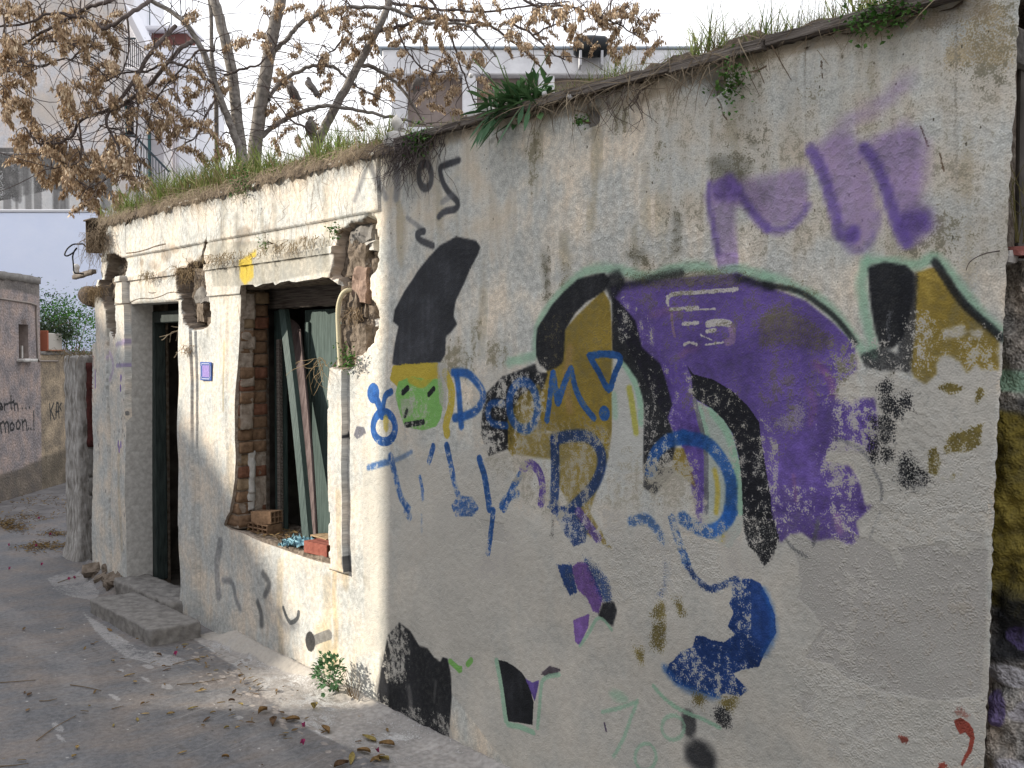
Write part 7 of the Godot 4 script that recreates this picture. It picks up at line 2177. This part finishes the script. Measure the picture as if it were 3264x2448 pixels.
		for i in w[4]:
			var p := Vector3(rng.randfn() * w[1] * 0.5, rng.randfn() * w[2] * 0.55, absf(rng.randfn()) * 0.025)
			leaf_at(f, p, Vector3(rng.randfn(), rng.randfn() * 0.7, 0.5).normalized(), rng.randf_range(0.010, 0.022), 0.75, Color(0.045, 0.12, 0.025).lerp(Color(0.12, 0.22, 0.06), rng.randf()))
		put("leaves", done(f), M.leaf, o)
		var sm := stb()
		for i in 9:
			tube(sm, PackedVector3Array([Vector3(0, 0, -0.03), Vector3(rng.randfn() * w[1] * 0.3, rng.randfn() * w[2] * 0.3, 0.01), Vector3(rng.randfn() * w[1] * 0.6, rng.randfn() * w[2] * 0.6, 0.02)]), 0.002, 0.001, 3)
		put("stems", done(sm), M.dry_twig, o)

	# tangles of roots
	tangle("root_tangle", "grey tangle of dead roots hanging over the painted letters at the roof edge", Vector3(-3.98, 2.76, 0.03), 150, 0.24, 0.30, Color(0.10, 0.08, 0.075))
	tangle("root_tangle", "loop of dark dead roots under the coping right of the big leafy plant", Vector3(-2.64, 2.73, 0.03), 26, 0.14, 0.20, Color(0.10, 0.075, 0.06))
	tangle("root_tangle", "thick brown mat of dry roots hanging over the left corner of the house", Vector3(-8.02, 2.68, 0.05), 190, 0.12, 0.32, Color(0.19, 0.145, 0.10))
	tangle("root_tangle", "straw-coloured root clump below the drum at the left corner", Vector3(-8.1, 2.26, 0.06), 170, 0.18, 0.14, Color(0.27, 0.20, 0.12))
	tangle("root_tangle", "dry straw hanging in the plaster gap right of the doorway lintel", Vector3(-6.52, 2.31, 0.03), 80, 0.15, 0.13, Color(0.27, 0.20, 0.12))
	tangle("root_tangle", "dry straw caught on the lower edge of the gap right of the doorway", Vector3(-6.5, 1.80, 0.02), 45, 0.09, 0.07, Color(0.24, 0.17, 0.10))
	tangle("root_tangle", "wisps of dry grass on the ledge between doorway and window", Vector3(-5.95, 2.36, 0.05), 110, 0.5, 0.10, Color(0.30, 0.23, 0.14))
	tangle("root_tangle", "wisps of dry grass on the ledge above the window", Vector3(-5.1, 2.37, 0.05), 90, 0.4, 0.08, Color(0.30, 0.23, 0.14))
	tangle("root_tangle", "small straw tuft on the lintel over the doorway", Vector3(-7.1, 2.32, 0.05), 60, 0.10, 0.07, Color(0.27, 0.21, 0.13))
	tangle("root_tangle", "dry grass hanging left from the top of the window surround", Vector3(-4.78, 1.72, 0.04), 16, 0.08, 0.20, Color(0.30, 0.22, 0.12))
	tangle("root_tangle", "dry roots in the dark hollow right of the window", Vector3(-4.50, 1.98, 0.0), 46, 0.06, 0.08, Color(0.22, 0.16, 0.10))

	# stones and rubbish lying on the roof's edge
	var i := 0
	for s in [[[-3538,2812], Vector3(0.13, 0.075, 0.08), "round white stone on the coping left of the large leafy plant"], [[-4216,2814], Vector3(0.11, 0.075, 0.08), "white broken block on the roof edge above the root tangle"], [[-4186,2885], Vector3(0.07, 0.09, 0.03), "tilted white shard on the roof behind the white block"]]:
		var o := put("white_stone", worn(s[1], 0.012, 0.014, 120 + i, 0.025), M.flake)
		o.position = Vector3(s[0][0] * 0.001, s[0][1] * 0.001, -0.03)
		o.rotation.z = [0.1, -0.1, 0.6][i]
		tag(o, s[2], "stone")
		i += 1

	# plant at the foot of the wall
	var pl := thing("corner_plant", "small bushy green plant growing from the crack at the wall's foot", "plant", Vector3(-4.60, 0.01, 0.12))
	var f := stb()
	f.set_smooth_group(-1)
	for j in 230:
		var d := Vector3(rng.randfn(), rng.randfn() * 0.8 + 0.3, rng.randfn()).normalized()
		var p := Vector3(0, 0.14, 0) + Vector3(d.x * 0.13, d.y * 0.13, d.z * 0.09) * pow(rng.randf(), 0.45)
		leaf_at(f, p, (d + Vector3(0, 0.2, 0.3)).normalized(), rng.randf_range(0.022, 0.042), 0.8, Color(0.05, 0.13, 0.05).lerp(Color(0.14, 0.25, 0.12), rng.randf()))
	put("leaves", done(f), M.leaf, pl)
	var sm := stb()
	for j in 18:
		var d := Vector3(rng.randfn(), absf(rng.randfn()) + 0.3, rng.randfn()).normalized() * 0.15
		tube(sm, PackedVector3Array([Vector3(0.02, 0.02, -0.06), Vector3(0, 0.07, 0) + d * 0.4, Vector3(0, 0.12, 0) + d * 0.8]), 0.003, 0.0015, 4)
	put("stems", done(sm), plain(Color(0.10, 0.13, 0.06)), pl)
	var dead := stb()
	for j in 22:
		var b := Vector3(0.14 + rng.randf() * 0.12, 0.03, -0.05)
		var e := b + Vector3(rng.randf_range(-0.08, 0.06), rng.randf_range(0.03, 0.2), rng.randf_range(-0.02, 0.04))
		tube(dead, PackedVector3Array([b, (b + e) / 2 + Vector3(0.01, 0, 0), e]), 0.002, 0.001, 3)
	put("dead_stalk", done(dead), M.dry_twig, pl)
	pl.scale = Vector3(0.82, 0.82, 0.82)


func long_leaf(st: SurfaceTool, p: Vector3, d: Vector3, l: float, w: float, col: Color) -> void:
	var side := d.cross(Vector3.UP).normalized().rotated(d, rng.randf_range(-0.5, 0.5))
	var prev := []
	st.set_color(col)
	for i in 6:
		var f := i / 5.0
		var c := p + d * l * f + Vector3(0, -0.34, 0.08) * l * f * f
		var hw: float = w * [0.12, 0.35, 0.55, 0.95, 0.8, 0.05][i] * 0.5 * rng.randf_range(0.8, 1.2)
		var pair := [c - side * hw, c + Vector3(0, -hw * 0.35, 0), c + side * hw]
		if prev:
			for q in 2:
				for v in [prev[q], pair[q], pair[q + 1], prev[q], pair[q + 1], prev[q + 1]]:
					st.set_uv(Vector2(v.x, v.y))
					st.add_vertex(v)
		prev = pair


func tangle(called: String, label: String, at: Vector3, n: int, wide: float, fall: float, col: Color) -> void:
	var st := stb()
	for i in n:
		var p := Vector3(rng.randfn() * wide * 0.5, rng.randf_range(-0.02, 0.03), rng.randf_range(-0.02, 0.03))
		var path := PackedVector3Array([p])
		var d := Vector3(rng.randfn() * 0.6, -absf(rng.randfn()), absf(rng.randfn()) * 0.25).normalized()
		var k := rng.randi_range(3, 6)
		for j in k:
			d = (d + Vector3(rng.randfn() * 0.7, rng.randfn() * 0.5 - 0.25, rng.randfn() * 0.3)).normalized()
			p += d * fall / 4.0 * rng.randf_range(0.4, 1.0)
			p.z = clampf(p.z, -0.02, 0.09)
			path.append(p)
		tube(st, curve(path, 3), rng.randf_range(0.0012, 0.0026), 0.0008, 3)
	var o := put(called, done(st), plain(col))
	o.position = at
	tag(o, label, "roots")


# ------------------------------------------------------------------ leaves, twigs and petals on the ground and the sill
func dry_leaf(l: float, w: float, curl: float) -> ArrayMesh:
	var st := stb()
	st.set_smooth_group(0)
	var rows := []
	for i in 9:
		var f := i / 8.0
		var hw := w * 0.5 * sin(PI * pow(f, 0.8)) + 0.0006
		var row := PackedVector3Array()
		for j in 5:
			var a := (j - 2) / 2.0
			row.append(Vector3((f - 0.5) * l, absf(a) * absf(a) * curl * w + sin(f * 3.0) * curl * 0.4 * w + 0.003, a * hw))
		rows.append(row)
	for i in 8:
		for j in 4:
			quad(st, rows[i][j], rows[i][j + 1], rows[i + 1][j + 1], rows[i + 1][j])
	return done(st)


func litter() -> void:
	var shapes := [dry_leaf(0.10, 0.032, 0.22), dry_leaf(0.08, 0.036, 0.35), dry_leaf(0.11, 0.026, 0.15), dry_leaf(0.065, 0.036, 0.5)]
	var mats := []
	for c in [Color(0.21, 0.125, 0.05), Color(0.11, 0.065, 0.035), Color(0.32, 0.22, 0.085), Color(0.25, 0.19, 0.06)]:
		var m := grained(c * 0.6, c * 1.3, 9.0, 140 + mats.size(), 0.0, Vector3.ONE, 0.8, 128)
		m.cull_mode = BaseMaterial3D.CULL_DISABLED
		mats.append(m)
	var near := [-4616,484,-4456,510,-4197,381,-3972,284,-3857,264,-3864,383,-3840,462,-3733,364,-3766,390,-3813,533,-4497,263,-4414,430]
	var mid := [-6019,272,-5943,310,-5694,311,-5240,293,-5394,365,-4886,519,-5138,571,-4906,716,-4904,832,-4706,734,-4386,996,-4219,871,-4547,707,-4513,669,-5222,797,-5126,883,-4937,984,-5722,784,-5615,765,-5946,737,-5256,1102,-4756,1326,-6389,698,-6638,506,-6760,270,-7276,124,-5655,557,-5889,488,-5575,573,-4986,926,-4930,1101,-6883,732,-4655,1373,-5692,1283,-5638,1276,-5388,1355,-4907,380,-4802,510,-4788,665]
	var n := 0
	for set_ in [near, mid]:
		for i in range(0, set_.size(), 2):
			var x: float = set_[i] * 0.001
			var z: float = set_[i + 1] * 0.001
			var o := put("dry_leaf", shapes[rng.randi() % 4], mats[rng.randi() % 4])
			o.position = Vector3(x, lane_height(x, z) + 0.004, z)
			o.rotation = Vector3(rng.randf_range(-0.2, 0.2), rng.randf() * TAU, rng.randf_range(-0.2, 0.2))
			o.scale = Vector3.ONE * (1.0 if set_ == near else rng.randf_range(0.3, 0.6))
			tag(o, "dry curled brown leaf lying on the concrete lane near the house", "leaf", "dry leaves on the lane")
			n += 1
	# pink petals
	var petal := dry_leaf(0.035, 0.03, 1.1)
	var pink := plain(Color(0.30, 0.035, 0.11), 0.6)
	pink.cull_mode = BaseMaterial3D.CULL_DISABLED
	for q in [[-4280,446,-4111,557,-3797,346], [-5810,430,-8983,226,-9884,-2,-9004,470,-8276,179,-8260,242,-11504,-500,-10457,-304,-10084,172]]:
		for i in range(0, q.size(), 2):
			var o := put("pink_petal", petal, pink)
			var x: float = q[i] * 0.001
			var z: float = q[i + 1] * 0.001
			o.position = Vector3(x, lane_height(x, z) + 0.008, z)
			o.rotation = Vector3(0.3, rng.randf() * TAU, 0.2)
			o.scale = Vector3.ONE * 0.62
			tag(o, "magenta flower petal fallen on the concrete lane", "petal", "magenta petals on the lane")
	# twigs
	var twl := [[[-5972,1329,-5926,1256,-5883,1174], "straight thin twig at the left edge of the lane"], [[-5671,1061,-5575,1017,-5451,976], "short thin twig lying left of the doorstep's end on the lane"], [[-4964,1439,-5073,1328,-5164,1196], "long thin twig lying slantwise in the left foreground"], [[-4768,1645,-4738,1597,-4714,1544], "twig in the bottom left corner of the lane"], [[-5306,629,-5259,517,-5240,375], "long brown leaf stalk lying near the wall right of the step"], [[-5654,504,-5669,397,-5677,290], "thin stalk pointing from the step towards the wall"], [[-5153,1028,-5158,996,-5156,969], "tiny twig in the middle of the lane"], [[-8255,318,-8336,206,-8358,105], "dark twig beside the petals left of the doorstep"], [[-5497,1268,-5476,1234,-5470,1191], "short twig lying among stains at the left of the lane"]]
	for t in twl:
		var p := PackedVector3Array()
		for i in range(0, t[0].size(), 2):
			p.append(Vector3(t[0][i] * 0.001, lane_height(t[0][i] * 0.001, t[0][i + 1] * 0.001) + 0.006, t[0][i + 1] * 0.001))
		var st := stb()
		tube(st, curve(p, 4), 0.0028, 0.0016, 5, true)
		tag(put("twig", done(st), M.dry_twig), t[1], "twig")
	# drifts of small dry leaves farther off, and litter on the sill
	var drift := []
	for r in [[[20774,8344], 0.0, 0.0, 0.0, 0]]:
		pass
	for g in [[[-11342,-167], 0.55, 0.16, 420], [[-9863,-82], 0.30, 0.22, 300], [[-10551,-391], 0.2, 0.12, 120], [[-11773,-423], 0.5, 0.3, 160], [[-12863,-901], 1.0, 0.4, 140], [[-4301,485], 1.0, 0.25, 34], [[-5299,319], 0.6, 0.14, 34], [[-5832,717], 1.4, 0.5, 14]]:
		for i in g[3]:
			var x: float = g[0][0] * 0.001 + rng.randfn() * g[1] * 0.5
			var z: float = g[0][1] * 0.001 + rng.randfn() * g[2] * 0.5
			if z < 0.03 and x > -8.4:
				z = absf(z) + 0.05
			drift.append([Transform3D(Basis.from_euler(Vector3(rng.randfn() * 0.3, rng.randf() * TAU, rng.randfn() * 0.3)).scaled(Vector3.ONE * rng.randf_range(0.25, 0.6)), Vector3(x, lane_height(x, z) + rng.randf_range(0.004, 0.016), z)), Color(0.26, 0.18, 0.07).lerp(Color(0.11, 0.065, 0.035), rng.randf())])
	for i in 240:
		var x := rng.randf_range(-5.85, -4.78)
		drift.append([Transform3D(Basis.from_euler(Vector3(rng.randfn() * 0.5, rng.randf() * TAU, rng.randfn() * 0.5)).scaled(Vector3.ONE * rng.randf_range(0.25, 0.6)), Vector3(x, 0.678 + rng.randf_range(0.0, 0.02), rng.randf_range(-0.27, -0.03))), Color(0.36, 0.25, 0.11).lerp(Color(0.13, 0.08, 0.045), rng.randf())])
	scatter("leaf_litter", dry_leaf(0.08, 0.026, 0.2), drift, "small dry leaves drifted on the lane and on the window sill", "leaves")
